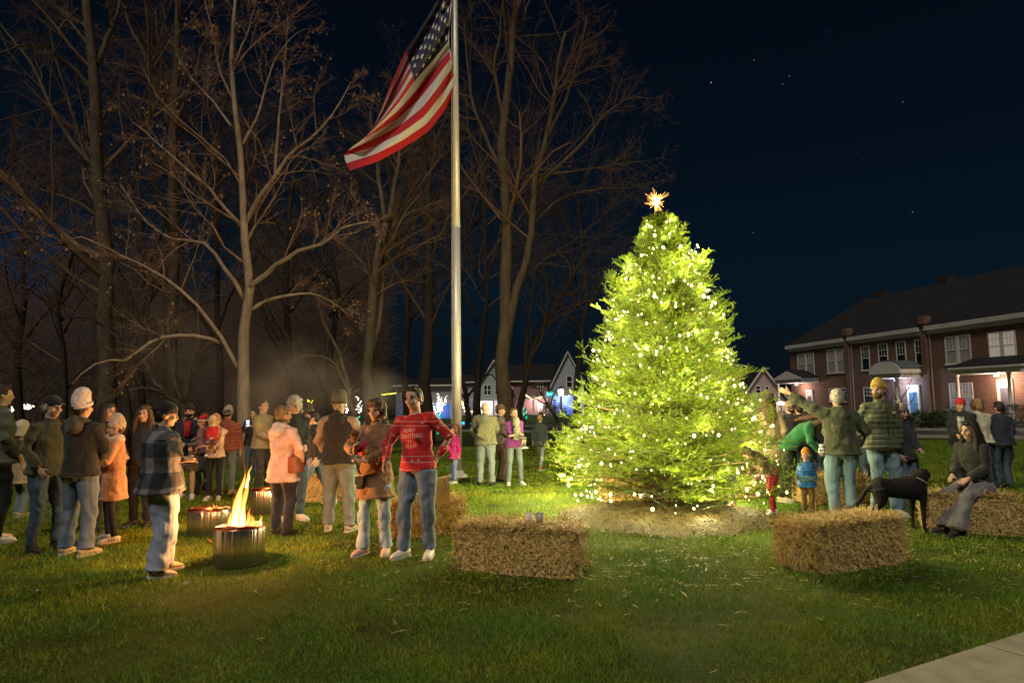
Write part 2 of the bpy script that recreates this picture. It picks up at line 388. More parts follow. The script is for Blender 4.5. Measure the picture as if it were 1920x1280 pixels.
# ============================================================ TOWNHOUSES
FA = np.array([25.5, 60.0, 0.0]); FB = np.array([29.7, 38.0, 0.0])
fd = (FB - FA) / np.linalg.norm(FB - FA); fn = np.array([fd[1], -fd[0], 0.0])   # outward, towards the lawn
def fac(px, py, off=0.0):
    d = ray(px, py); A = FA + fn * off; c = np.array([0, 0, CAMZ])
    t = np.dot(A - c, fn) / np.dot(d, fn); p = c + d * t
    return np.dot(p - FA, fd), p[2]
def fp(s, o, z): return FA + fd * s + fn * o + np.array([0, 0, z])
def fbox(mb, s0, s1, o0, o1, z0, z1):
    mb.hexa([fp(s0, o1, z0), fp(s1, o1, z0), fp(s1, o0, z0), fp(s0, o0, z0), fp(s0, o1, z1), fp(s1, o1, z1), fp(s1, o0, z1), fp(s0, o0, z1)])
def brick_mat(name, c1, c2, mortar):
    m = bpy.data.materials.new(name); m.use_nodes = True; t = m.node_tree; b = t.nodes['Principled BSDF']; b.inputs['Roughness'].default_value = 0.9
    tcn = t.nodes.new('ShaderNodeTexCoord'); sp = t.nodes.new('ShaderNodeSeparateXYZ'); cb = t.nodes.new('ShaderNodeCombineXYZ')
    t.links.new(tcn.outputs['Object'], sp.inputs[0])
    a = t.nodes.new('ShaderNodeMath'); a.operation = 'SUBTRACT'; t.links.new(sp.outputs['X'], a.inputs[0]); t.links.new(sp.outputs['Y'], a.inputs[1])
    t.links.new(a.outputs[0], cb.inputs[0]); t.links.new(sp.outputs['Z'], cb.inputs[1])
    br = t.nodes.new('ShaderNodeTexBrick'); br.inputs['Scale'].default_value = 1.0; br.inputs['Brick Width'].default_value = 0.24; br.inputs['Row Height'].default_value = 0.085
    br.inputs['Mortar Size'].default_value = 0.011; br.inputs['Color1'].default_value = (*c1, 1); br.inputs['Color2'].default_value = (*c2, 1); br.inputs['Mortar'].default_value = (*mortar, 1)
    t.links.new(cb.outputs[0], br.inputs[0]); t.links.new(br.outputs[0], b.inputs['Base Color'])
    return m
brick = brick_mat('red_brick', (0.18, 0.070, 0.038), (0.095, 0.042, 0.026), (0.20, 0.155, 0.12))
roofm = mat('dark_shingle', (0.014, 0.014, 0.015), 0.95, 0.3, 3, 0.6, 20)
trim = mat('white_trim', (0.62, 0.58, 0.52), 0.6, 0.06, 3); trim_d = mat('weathered_trim', (0.5, 0.46, 0.42), 0.7, 0.1, 3)
glass_d = mat('dark_glass', (0.015, 0.02, 0.02), 0.12, 0, spec=0.6)
blind = mat('drawn_blind', (0.33, 0.30, 0.27), 0.8, 0.25, 6, stretch=(1, 1, 22))
glass_lit = nosample(mat('lit_blind', (0.35, 0.32, 0.28), 0.8, 0.2, 6, emit=(1.0, 0.84, 0.66), es=0.22, stretch=(14, 1, 1)))
EAVE = 6.45; RIDGE = 10.4
def fwindow(house, px0, py0, px1, py1, sash=2, glass=None, cols=3, label=None):
    s0, z1 = fac(px0, py0); s1, z0 = fac(px1, py1); fr = MB(); w = 0.07
    fbox(fr, s0, s1, -0.02, 0.05, z1 - w, z1); fbox(fr, s0 - 0.06, s1 + 0.06, -0.02, 0.09, z0 - 0.05, z0 + w)
    n = sash; ws = (s1 - s0) / n; zm = (z0 + z1) / 2
    fbox(fr, s0, s0 + w, -0.02, 0.047, z0 + w, z1 - w); fbox(fr, s1 - w, s1, -0.02, 0.047, z0 + w, z1 - w)
    for k in range(n):
        a = s0 + k * ws; b_ = a + ws
        if k: fbox(fr, a - 0.13, a + 0.13, -0.02, 0.047, z0 + w, z1 - w)
        fbox(fr, a + (0.13 if k else w), b_ - (0.13 if k < n - 1 else w), 0.0, 0.04, zm - 0.03, zm + 0.03)
        aa = a + (0.13 if k else w); bb = b_ - (0.13 if k < n - 1 else w)
        for c in range(1, cols):
            q = aa + (bb - aa) * c / cols; fbox(fr, q - 0.013, q + 0.013, 0.0, 0.03, zm + 0.03, z1 - w)
        q = (zm + z1) / 2; fbox(fr, aa, bb, 0.0, 0.027, q - 0.013, q + 0.013)
    f = fr.build('window', trim, house)
    g = MB(); fbox(g, s0 + 0.03, s1 - 0.03, -0.01, 0.012, z0 + 0.03, z1 - 0.03); g.build('pane', glass or glass_d, f)
    if label: f['label'] = label
def chimney_stub(mb, s): fbox(mb, s - 0.40, s + 0.40, -6.1, -5.2, RIDGE - 0.7, RIDGE + 0.38)
def townhouse(s0, s1, label, hip=False):
    h = empty('brick_townhouse', fp((s0 + s1) / 2, -5.5, 0)); inv = np.array(h.location)
    tag(h, label, 'townhouse', 'row of brick townhouses')
    w = MB(); fbox(w, s0, s1, -11, 0, 0, EAVE); wl = w.build('wall', brick, None)
    r = MB(); so_ = 0.3 if hip else 0; hh = 3.2 if hip else 0
    z = EAVE + 0.02; P = [fp(s0 - so_, 0.3, z), fp(s1, 0.3, z), fp(s1, -11.3, z), fp(s0 - so_, -11.3, z)]
    k0 = fp(s0 + hh, -5.5, RIDGE); k1 = fp(s1, -5.5, RIDGE); r.add([*P, k0, k1], [[0, 1, 5, 4], [2, 3, 4, 5], [3, 2, 1, 0]], [[3, 0, 4], [1, 2, 5]])
    rf = r.build('roof', roofm, None)
    c = MB(); fbox(c, s0 - (0.25 if hip else 0), s1 - 0.45, 0.002, 0.32, EAVE - 0.28, EAVE + 0.015); fbox(c, s0, s1 - 0.45, 0.001, 0.14, EAVE - 0.55, EAVE - 0.28)
    cn = c.build('cornice', trim_d, None)
    p = MB(); fbox(p, s1 - 0.42, s1 + 0.02, 0.0, 0.24, 0, EAVE + 0.2); fbox(p, s1 - 0.45, s1 + 0.05, -0.3, 0.3, EAVE + 0.2, EAVE + 0.75)
    pw = p.build('party_wall', brick, None)
    g = MB(); g.tube([fp(s1 + 0.22, 0.09, 0.1), fp(s1 + 0.22, 0.09, EAVE - 0.6)], 0.06, 8); gp_ = g.build('downspout', mat('downspout_paint', (0.2, 0.16, 0.14), 0.5), None)
    ch = MB(); chimney_stub(ch, (s0 + s1) / 2 + (1.2 if hip else 0)); ck = ch.build('chimney', mat('sooty_brick', (.03, .022, .02), .9, .3), None)
    for o in (wl, rf, cn, pw, gp_): o.parent = h; o.matrix_parent_inverse = h.matrix_basis.inverted() if False else Matrix.Translation(-h.location)
    ck.parent = rf
    return h
class HP:
    """parent proxy: keep world coordinates of children"""
def reparent(h):
    for o in list(bpy.data.objects):
        if o.parent == h and o.matrix_parent_inverse == Matrix.Identity(4): o.matrix_parent_inverse = Matrix.Translation(-h.location)
def door(h, px0, py0, px1, py1, m, label=None):
    s0, z1 = fac(px0, py0); s1, z0 = fac(px1, py1); z0 = 0.35
    f = MB(); fbox(f, s0, s0 + 0.16, 0, 0.1, z0, z1); fbox(f, s1 - 0.16, s1, 0, 0.1, z0, z1); fbox(f, s0 + 0.16, s1 - 0.16, 0, 0.09, z1 - 0.14, z1); fbox(f, s0 + 0.16, s1 - 0.16, 0, 0.088, z1 - 0.52, z1 - 0.42)
    f.build('door_frame', trim, h)
    d = MB(); fbox(d, s0 + 0.165, s1 - 0.165, 0.0, 0.05, z0, z1 - 0.53)
    for a in (0.2, 0.6):
        for c0, c1 in ((0.06, 0.46), (0.54, 0.94)):
            W_ = s1 - s0 - 0.33; H_ = z1 - 0.53 - z0
            fbox(d, s0 + 0.165 + W_ * c0, s0 + 0.165 + W_ * c1, 0.052, 0.062, z0 + H_ * a - 0.1, z0 + H_ * (a + 0.28))
    dd = d.build('door', m, h)
    k = MB(); k.ell(fp(s1 - 0.26, 0.09, z0 + 0.95), (0.04,) * 3, n=8, m=5); k.build('handle', mat('brass', (0.6, 0.45, 0.2), 0.3, 0, metal=1), dd)
    t_ = MB(); fbox(t_, s0 + 0.17, s1 - 0.17, 0.0, 0.03, z1 - 0.42, z1 - 0.14); t_.build('transom', mat('transom_glass', (0.5, 0.48, 0.45), 0.4, 0), h)
def porch(h, s0, s1, zc, kind, cols, lampcol, power, depth=1.7):
    b = MB(); fbox(b, s0, s1, 0.003, depth, zc, zc + 0.32); fbox(b, s0 - 0.12, s1 + 0.12, 0.003, depth + 0.12, zc + 0.32, zc + 0.44)
    if kind == 'gable':
        m_ = (s0 + s1) / 2; z = zc + 0.44
        b.add([fp(s0 - .1, depth + .1, z), fp(s1 + .1, depth + .1, z), fp(m_, depth + .1, z + .62), fp(s0 - .1, 0, z), fp(s1 + .1, 0, z), fp(m_, 0, z + .62)], [[0, 3, 5, 2], [1, 2, 5, 4]], [[0, 1, 2], [3, 5, 4]])
        rs = MB(); e_ = .035; rs.hexa([fp(s0 - .25, depth + .06, z - .03), fp(m_, depth + .06, z + .66), fp(m_, .01, z + .66), fp(s0 - .25, .01, z - .03), fp(s0 - .25, depth + .06, z + e_), fp(m_, depth + .06, z + .74), fp(m_, .01, z + .74), fp(s0 - .25, .01, z + e_)]); rs.hexa([fp(m_ + .002, depth + .06, z + .66), fp(s1 + .25, depth + .06, z - .03), fp(s1 + .25, .01, z - .03), fp(m_ + .002, .01, z + .66), fp(m_ + .002, depth + .06, z + .74), fp(s1 + .25, depth + .06, z + e_), fp(s1 + .25, .01, z + e_), fp(m_ + .002, .01, z + .74)]); rs.build('porch_shingles', roofm, h)
    elif kind == 'arch':
        m_ = (s0 + s1) / 2; w = (s1 - s0) / 2 + .1; pl = [(m_ - w, zc + .44)] + [(m_ + w * math.sin(a), zc + .44 + .75 * math.cos(a)) for a in np.linspace(-math.pi / 2, math.pi / 2, 15)[1:-1]] + [(m_ + w, zc + .44)]
        b.prism(pl, 0.0, depth + 0.1, lambda a, c, q: fp(a, q, c)); rs = MB(); po = [(m_ + (a_ - m_) * 1.03, c_ + .05) for a_, c_ in pl[1:-1]]
        for (a0, c0), (a1, c1) in zip(po[:-1], po[1:]): rs.hexa([fp(a0, depth + .05, c0 - .03), fp(a1, depth + .05, c1 - .03), fp(a1, .01, c1 - .03), fp(a0, .01, c0 - .03), fp(a0, depth + .05, c0 + .03), fp(a1, depth + .05, c1 + .03), fp(a1, .01, c1 + .03), fp(a0, .01, c0 + .03)])
        rs.build('porch_shingles', mat('grey_metal_roof', (.10, .11, .12), .6, .1), h)
    else:
        z = zc + 0.445; rs = MB(); rs.hexa([fp(s0 - .1, depth + .1, z), fp(s1 + .1, depth + .1, z), fp(s1 + .1, .01, z), fp(s0 - .1, .01, z), fp(s0 - .1, depth + .1, z + .05), fp(s1 + .1, depth + .1, z + .05), fp(s1, .01, z + .6), fp(s0, .01, z + .6)]); rs.build('porch_shingles', roofm, h)
    b.build('porch_roof', trim, h)
    for c in cols:
        q = MB(); P = fp(c, depth - 0.16, 0); q.tube([P + [0, 0, .3], P + [0, 0, .42], P + [0, 0, .43], P + [0, 0, zc - .12], P + [0, 0, zc - .11], P + [0, 0, zc]], [.15, .15, .11, .095, .14, .14], 12)
        q.build('porch_column', trim, h, True)
    fl = MB(); fbox(fl, s0, s1, 0.003, depth, 0.02, 0.3); fbox(fl, (s0 + s1) / 2 - .8, (s0 + s1) / 2 + .8, depth, depth + .35, 0.02, .16); fl.build('porch_step', kc, h)
    lf = MB(); P = fp((s0 + s1) / 2, depth * 0.5, zc - 0.1); lf.tube([P + [0, 0, -.08], P + [0, 0, 0.09]], [.13, .1], 12)
    lf.build('porch_light', nosample(mat('porch_lamp_' + h.name, (0.8, 0.8, 0.8), 0.4, 0, emit=lampcol, es=6)), h)
    lamp('porch_lamp', P + [0, 0, -.3], power, lampcol, 0.12, parent=h)
sL, _ = fac(1597, 700); sM, _ = fac(1743, 680)
h1 = townhouse(0, sL, 'leftmost brick townhouse of the terrace, with a gabled porch and two paired upper windows', True)
h2 = townhouse(sL, sM, 'middle brick townhouse with arched white porch roof and blue-lit doorway')
h3 = townhouse(sM, sM + 8.5, 'right brick townhouse with a lit upper window and a grey front door', False)
fwindow(h1, 1495, 664, 1528, 703, glass=blind); fwindow(h1, 1550, 656, 1586, 698, glass=blind); fwindow(h1, 1555, 728, 1592, 753)
for a in ((1614, 649, 1632.5, 694), (1646, 645, 1667, 690), (1679.5, 641, 1701, 688), (1714.6, 637, 1738, 685)): fwindow(h2, *a, sash=1)
fwindow(h2, 1619, 726, 1640, 758, sash=1)
fwindow(h3, 1771, 632, 1823, 680, glass=blind); fwindow(h3, 1852, 624, 1908, 673, glass=glass_lit, label='paired window lit from inside')
fwindow(h3, 1779, 718, 1828, 770, glass=nosample(mat('dim_lit_glass', (0.2, 0.2, 0.22), 0.3, 0.2, 4, emit=(0.9, 0.85, 0.9), es=0.10)))
grey_d = mat('grey_door', (0.10, 0.10, 0.13), 0.5); blue_d = mat('blue_door', (0.08, 0.17, 0.26), 0.5)
door(h1, 1513, 731, 1527, 775, grey_d); door(h2, 1702, 722, 1728, 775, blue_d); door(h3, 1870, 711, 1905, 780, grey_d)
s_a = fac(1495, 735)[0]; porch(h1, 0.1, s_a + 3.1, 3.0, 'gable', (0.3,), (1.0, 0.72, 0.62), 170)
s_b = fac(1672, 700)[0]; porch(h2, s_b, sM - 0.75, 3.0, 'arch', (s_b + 0.2, sM - 1.3), (0.55, 0.68, 1.0), 230)
s_c = fac(1831, 720)[0]; porch(h3, s_c - .1, sM + 8.0, 3.0, 'flat', (s_c + 0.15, s_c + 3.6), (1.0, 0.70, 0.52), 330)
for h in (h1, h2, h3): reparent(h)

# ------------------------------------------------------------ white houses behind
siding = lambda nm, c: mat(nm, c, 0.8, 0.08, 2, stretch=(0.2, 0.2, 30))
def hbox(mb, x0, x1, y0, y1, z0, z1): mb.box(((x0 + x1) / 2, (y0 + y1) / 2, (z0 + z1) / 2), (x1 - x0, y1 - y0, z1 - z0))
def gable_house(label, pxl, pxr, pyeave, pyapex, Y, wallm, depth=9, axis='front', rm=None, grp='pale houses across the street'):
    a = at(pxl, pyeave, Y); b_ = at(pxr, pyeave, Y); x0, x1 = a[0], b_[0]; ze = (a[2] + b_[2]) / 2; zp = at((pxl + pxr) / 2, pyapex, Y)[2]
    h = empty('gabled_house', ((x0 + x1) / 2, Y + depth / 2, 0)); tag(h, label, 'house', grp); c = np.array(h.location)
    w = MB(); xm = (x0 + x1) / 2
    if axis == 'front':
        P = [[x0, Y, 0], [x1, Y, 0], [x1, Y, ze], [xm, Y, zp], [x0, Y, ze]]; P2 = [[p[0], Y + depth, p[2]] for p in P]
        w.add(P + P2, [[0, 1, 2, 4], [5, 9, 7, 6], [0, 4, 9, 5], [1, 6, 7, 2], [0, 5, 6, 1]], [[4, 2, 3], [9, 8, 7]])
        r = MB(); o = 0.35; t_ = 0.16
        for sx, xe in ((-1, x0), (1, x1)):
            ex = xe + sx * o; ez = ze - o * (zp - ze) / abs(xm - xe)
            q = [[ex, Y - o, ez], [xm, Y - o, zp], [xm, Y + depth, zp], [ex, Y + depth, ez]]
            r.hexa([np.array(p) + [0, 0, .02] for p in q] + [np.array(p) + [0, 0, t_ + .02] for p in q])
        rf = r.build('roof', rm or roofm, h)
        bg_ = MB()
        for xe in (x0 - o, x1 + o):
            ez = ze - o * (zp - ze) / abs(xm - x0)
            bg_.hexa([[xe, Y - o - .06, ez - .12], [xm, Y - o - .06, zp - .12], [xm, Y - o - .004, zp - .12], [xe, Y - o - .004, ez - .12], [xe, Y - o - .06, ez + .16], [xm, Y - o - .06, zp + .16], [xm, Y - o - .004, zp + .16], [xe, Y - o - .004, ez + .16]])
        bg_.build('bargeboard', trim, h)
    else:
        hbox(w, x0, x1, Y, Y + depth, 0, ze); r = MB()
        r.add([[x0 - .3, Y - .4, ze], [x1 + .3, Y - .4, ze], [x1 + .3, Y + depth + .4, ze], [x0 - .3, Y + depth + .4, ze], [x0 - .3, Y + depth / 2, zp], [x1 + .3, Y + depth / 2, zp]], [[0, 1, 5, 4], [2, 3, 4, 5], [3, 2, 1, 0]], [[3, 0, 4], [1, 2, 5]])
        r.build('roof', rm or roofm, h)
        g = MB(); hbox(g, x0 - .3, x1 + .3, Y - .52, Y - .41, ze - .12, ze + .05); g.build('gutter', trim, h)
    w.build('wall', wallm, h)
    return h, Y
def hwin(h, Y, px0, py0, px1, py1, m=None, n=2):
    a = at(px0, py0, Y); b_ = at(px1, py1, Y); f = MB(); x0, z1, x1, z0 = a[0], a[2], b_[0], b_[2]; w = .11
    hbox(f, x0, x1, Y - .07, Y, z1 - w, z1); hbox(f, x0, x1, Y - .07, Y, z0, z0 + w)
    for k in range(n + 1):
        c = x0 + (x1 - x0) * k / n; hbox(f, c - w / 2, c + w / 2, Y - .068, Y - .001, z0 + w, z1 - w)
    hbox(f, x0 + .06, x1 - .06, Y - .05, Y - .001, (z0 + z1) / 2 - .04, (z0 + z1) / 2 + .04)
    o = f.build('window', trim, h); p = MB(); hbox(p, x0 + .05, x1 - .05, Y - .03, Y - .002, z0 + .05, z1 - .05); p.build('pane', m or glass_d, o)
def hporch(h, Y, px0, px1, py, cols, col, power, dp=2.2):
    a = at(px0, py, Y - dp); b_ = at(px1, py, Y - dp); x0, x1, z = a[0], b_[0], a[2]
    r = MB(); hbox(r, x0, x1, Y - dp, Y - .01, z, z + .35); r.build('porch_roof', trim, h)
    for c in cols:
        q = MB(); x = at(c, py, Y - dp)[0]; q.tube([[x, Y - dp + .2, 0], [x, Y - dp + .2, z]], .14, 8); q.build('porch_column', trim, h)
    lamp('porch_lamp', ((x0 + x1) / 2, Y - dp * .5, z - .4), power, col, .2, parent=h)
warm_pane = nosample(mat('warm_pane', (0.3, 0.25, 0.2), 0.4, 0.3, 2, emit=(1, 0.75, 0.45), es=0.6))
ha, Y = gable_house('low grey house behind the red jumper man with a blue-lit wall', 742, 850, 722, 706, 72, siding('grey_siding', (0.30, 0.31, 0.34)), axis='side')
hwin(ha, Y, 752, 735, 768, 750); hporch(ha, Y, 772, 850, 757, (775, 812, 846), (0.15, 0.3, 1.0), 260)
hb, Y = gable_house('pale green-lit gabled house just right of the flagpole', 896, 957, 722, 676, 85, siding('green_lit_siding', (0.34, 0.42, 0.33)))  # greenish light on the gable is mixed into the siding colour
hwin(hb, Y, 907, 721, 921, 741); hwin(hb, Y, 928, 720, 936, 740, n=1); hporch(hb, Y, 872, 944, 752, (889, 925, 940), (1.0, 0.72, 0.85), 420)
hd, Y = gable_house('lilac-lit side wing between the flagpole and the green-lit gabled house', 866, 895, 716, 700, 88, siding('lilac_lit_siding', (0.42, 0.40, 0.52)), axis='side')  # no lamp on this wing; its lilac light is painted into the siding
hc, Y = gable_house('long house with a dark roof and reddish wall behind the yellow garland', 960, 1040, 714, 680, 88, brick_mat('far_brick', (.3, .12, .09), (.22, .09, .07), (.3, .25, .22)), axis='side')
hwin(hc, Y, 1008, 716, 1018, 733); hwin(hc, Y, 1009, 755, 1018, 772, warm_pane); hporch(hc, Y, 975, 1036, 748, (1000, 1028), (0.95, 0.75, 0.85), 300)
he, Y = gable_house('steep gabled grey house standing behind the lit street lamp', 1036, 1094, 716, 660, 82, siding('blue_grey_siding', (0.33, 0.35, 0.38)))
hwin(he, Y, 1062, 704, 1073, 727, n=1); hwin(he, Y, 1035, 747, 1043, 757, n=1); hporch(he, Y, 1030, 1086, 742, (1034, 1052, 1080), (0.25, 0.35, 1.0), 420)
d_ = MB(); a = at(1036, 760, Y - .08); b_ = at(1043, 784, Y - .08); hbox(d_, a[0], b_[0], Y - .08, Y - .001, 0, a[2]); d_.build('door', mat('dark_door', (.1, .05, .06), .5), he)
hf, Y = gable_house('beige gabled house between the fir and the brick terrace', 1385, 1478, 752, 690, 66, siding('beige_siding', (0.42, 0.33, 0.29)))
hwin(hf, Y, 1416, 722, 1426, 738, n=1); hwin(hf, Y, 1434, 723, 1442, 738, n=1); hporch(hf, Y, 1440, 1482, 758, (1444, 1478), (1.0, 0.8, 0.7), 160)
for h in (ha, hb, hc, hd, he, hf): reparent(h)
# ============================================================ BARE TREES
def bark(name, c, var=0.35): return mat(name, c, 0.9, var, 7, 0.8, 45, stretch=(1, 1, 0.35))
bark_pale = bark('sycamore_bark', (0.28, 0.195, 0.135)); bark_brown = bark('brown_bark', (0.085, 0.060, 0.036)); bark_dark = bark('dark_bark', (0.036, 0.026, 0.018)); bark_grey = bark('grey_bark', (0.115, 0.083, 0.056))
twig_m = mat('twig_bark', (0.14, 0.078, 0.046), 0.9, 0.3, 6); twig_d = mat('dark_twig', (0.085, 0.052, 0.034), 0.9, 0.3, 6); twig_p = mat('pale_twig', (0.26, 0.145, 0.085), 0.9, 0.3, 6)
def resample(P, Rd, k):
    P = np.asarray(P, float); Rd = np.asarray(Rd, float)
    d = np.concatenate([[0], np.cumsum(np.linalg.norm(np.diff(P, axis=0), axis=1))]); u = d / d[-1]; t = np.linspace(0, 1, k)
    # catmull style smoothing through dense linear + blur
    D = 60; tt = np.linspace(0, 1, D); Q = np.stack([np.interp(tt, u, P[:, a]) for a in range(3)], 1)
    for _ in range(6): Q[1:-1] = 0.25 * Q[:-2] + 0.5 * Q[1:-1] + 0.25 * Q[2:]
    return np.stack([np.interp(t, tt, Q[:, a]) for a in range(3)], 1), np.interp(t, u, Rd)
def children(P, Rd, n, lf, ang, up, k, rng, rf=0.5, t0=0.25, minr=0.0035):
    """P (N,K,3): n side branches on each"""
    N, K, _ = P.shape; t = t0 + (1 - t0) * rng.random((N, n)); t[:, 0] = 1.0 if n > 2 else t[:, 0]
    fi = t * (K - 1); i0 = np.minimum(fi.astype(int), K - 2); f = (fi - i0)[..., None]; r = np.arange(N)[:, None]
    p0 = P[r, i0] * (1 - f) + P[r, i0 + 1] * f; tg = P[r, i0 + 1] - P[r, i0]; sl = np.linalg.norm(tg, axis=2, keepdims=True); tg /= sl + 1e-9
    L = np.linalg.norm(np.diff(P, axis=1), axis=2).sum(1)[:, None] * lf * (1.15 - 0.65 * t) * (0.6 + 0.8 * rng.random((N, n)))
    R0 = (Rd[r, i0] * (1 - f[..., 0]) + Rd[r, i0 + 1] * f[..., 0]) * rf * (0.7 + 0.5 * rng.random((N, n)))
    q = rng.normal(size=(N, n, 3)); q -= tg * np.sum(q * tg, 2, keepdims=True); q /= np.linalg.norm(q, axis=2, keepdims=True)
    a = ang * (0.6 + 0.7 * rng.random((N, n, 1))); d = tg * np.cos(a) + q * np.sin(a)
    p0 = p0.reshape(-1, 3); d = d.reshape(-1, 3); L = L.reshape(-1); R0 = np.maximum(R0.reshape(-1), minr)
    out = [p0]; cur = p0
    for s in range(k - 1):
        d = d + rng.normal(size=d.shape) * 0.16; d[:, 2] += up; d /= np.linalg.norm(d, axis=1)[:, None]
        cur = cur + d * (L / (k - 1))[:, None]; out.append(cur)
    Pn = np.stack(out, 1); Rn = R0[:, None] * np.linspace(1, 0.35, k)[None]
    return Pn, Rn
def bare_tree(label, Y, limbs, bm, tm, lev=((11, .42, .75, .06), (9, .45, .7, .05), (6, .5, .7, .03)), seed=1, group='bare trees at the edge of the lawn', balls=0, ext=(), minr=0.004, name='bare_tree', dy=1.5):
    """limbs: list of (pixel polyline, r0, r1, depth drift)"""
    rng = np.random.default_rng(seed); base = gy(limbs[0][0][0][0], Y)
    root = empty(name, base); tag(root, label, 'tree', group); tr = MB(); Ps = []; Rs = []
    for (pl, r0, r1, dd) in limbs:
        n = len(pl); P = [at(p[0], p[1], Y + dd * (k / (n - 1)) ** 1.2) for k, p in enumerate(pl)]
        if pl is limbs[0][0]:
            P[0] = np.array([P[0][0], P[0][1], -0.15])
        P, Rd = resample(P, np.linspace(r0, r1, n), 12)
        P[1:-1] += rng.normal(size=(10, 3)) * min(0.05, r1 * .8)
        if pl is limbs[0][0]: Rd[0] *= 1.35; Rd[1] *= 1.08
        tr.tube(P - base, Rd, 9 if r0 > .06 else 6); Ps.append(P); Rs.append(Rd)
    tr.build('trunk', bm, root, True)
    P = np.stack(Ps); Rd = np.stack(Rs); Vs = []; Qs = []; n0 = 0; last = None
    for li, (n, lf, an, up) in enumerate(lev):
        P, Rd = children(P, Rd, n, lf, an, up, 6 if li == 0 else 4, rng, rf=0.55 if li else 0.42, minr=minr * (1.5 if li == 0 else 1.0), t0=0.3 if li == 0 else 0.15)
        if li == 0:  # keep side branches off the lowest third of the trunk itself
            L = np.linalg.norm(P[:, -1] - P[:, 0], axis=1); ok = (P[:, 0, 2] > min(3.2, .3 * P[:, 0, 2].max())); P, Rd = P[ok], Rd[ok]
        V, Q = tubes_batch(P - base, Rd, 5 if li == 0 else 3); Vs.append(V); Qs.append(Q + n0); n0 += len(V)
    o = link('crown', mesh_np('crown', np.vstack(Vs), [np.vstack(Qs)], True), tm, root)
    if balls:
        b = MB(); idx = rng.integers(0, len(P), balls)
        for i_ in idx:
            c = P[i_, -1] - base; b.ell(c - [0, 0, .06], (.028,) * 3, n=6, m=4); b.tube([c, c - [0, 0, .06]], .003, 3, False)
        ob = b.build('seed_balls', mat('seed_ball', (0.36, 0.2, 0.1), .9, .2), root); tag(ob, kind='stuff')
    return root
TL = lambda *a: list(a)
# the pale sycamore by the fire
bare_tree('pale barked sycamore with hanging seed balls rising behind the brightest fire pit', 17.5, [
    ([(455, 872), (455, 800), (459, 700), (462, 600), (463, 520), (460, 440), (456, 360), (447, 260), (430, 160), (437, 60), (445, -40)], .175, .035, 0),
    ([(452, 700), (425, 650), (395, 600), (355, 555), (300, 515), (270, 498), (205, 470), (165, 440), (110, 452)], .062, .014, -1.5),
    ([(420, 645), (385, 630), (330, 626), (290, 635), (262, 655), (235, 682), (200, 672), (160, 690), (135, 720)], .055, .012, -2.5),
    ([(458, 560), (440, 525), (410, 490), (395, 460), (365, 450), (320, 450), (280, 425), (245, 375), (225, 345)], .07, .012, 1.5),
    ([(461, 545), (490, 520), (525, 490), (565, 468), (610, 455), (640, 425), (690, 415)], .07, .018, -1.5),
    ([(462, 585), (500, 562), (545, 552), (590, 550), (630, 570), (660, 600)], .055, .012, 1.8),
    ([(458, 430), (425, 395), (385, 345), (340, 310), (290, 262), (250, 230)], .06, .012, -1),
    ([(460, 420), (485, 370), (520, 325), (545, 285), (590, 255), (625, 215), (655, 160)], .062, .012, -1.5),
    ([(515, 335), (520, 260), (525, 190), (535, 110), (540, 30)], .045, .012, .6),
    ([(455, 270), (480, 225), (500, 160), (515, 110), (545, 70), (572, 55)], .04, .01, 1.5),
    ([(438, 190), (410, 130), (400, 60), (380, -10)], .035, .01, -.5), ([(440, 120), (465, 60), (480, 0)], .03, .01, .5),
    ([(432, 235), (400, 190), (360, 150), (330, 100)], .04, .01, 1.5),
], bark_pale, twig_p, lev=((10, .36, .85, .05), (9, .45, .75, .06), (6, .5, .7, .04)), seed=3, balls=420, minr=.0042, name='sycamore_tree')
bare_tree('tall straight brown trunk second from the left with high branches', 24, [
    ([(212, 850), (205, 780), (200, 700), (198, 560), (195, 430), (185, 300), (178, 180), (168, 60), (160, -60)], .34, .15, 0),
    ([(186, 120), (205, 70), (225, 10), (240, -50)], .11, .05, 1), ([(182, 180), (140, 130), (90, 95), (50, 80), (0, 100)], .09, .02, -2),
    ([(190, 330), (130, 260), (95, 200), (60, 120), (20, 70), (-20, 20)], .10, .02, 2), ([(198, 590), (150, 540), (90, 500), (20, 480)], .06, .02, -2),
    ([(172, 90), (130, 40), (90, -10)], .07, .03, 0), ([(192, 380), (150, 260), (110, 130), (80, 0)], .07, .02, 1.5), ([(200, 420), (150, 380), (90, 360), (20, 330)], .06, .02, 1),
], bark_brown, twig_m, lev=((11, .42, .75, .05), (8, .45, .75, .03), (5, .5, .7, .02)), seed=5, minr=.005)
bare_tree('tall dim brown trunk left of the pale sycamore, crown running out of the picture', 27, [
    ([(325, 850), (325, 760), (322, 560), (322, 380), (326, 260), (332, 120), (338, -60)], .30, .12, 0),
    ([(326, 250), (300, 190), (275, 110), (240, 40), (210, -30)], .12, .04, 1), ([(327, 240), (355, 170), (380, 90), (400, 10)], .10, .04, -1),
    ([(330, 170), (300, 100), (290, 20)], .07, .03, 0), ([(324, 330), (280, 260), (230, 190), (190, 150)], .08, .02, 2), ([(323, 420), (380, 370), (410, 300)], .06, .02, 2),
], bark('dim_bark', (.085, .056, .036)), twig_m, lev=((12, .42, .7, .06), (8, .45, .75, .04), (5, .5, .7, .02)), seed=8, minr=.005)
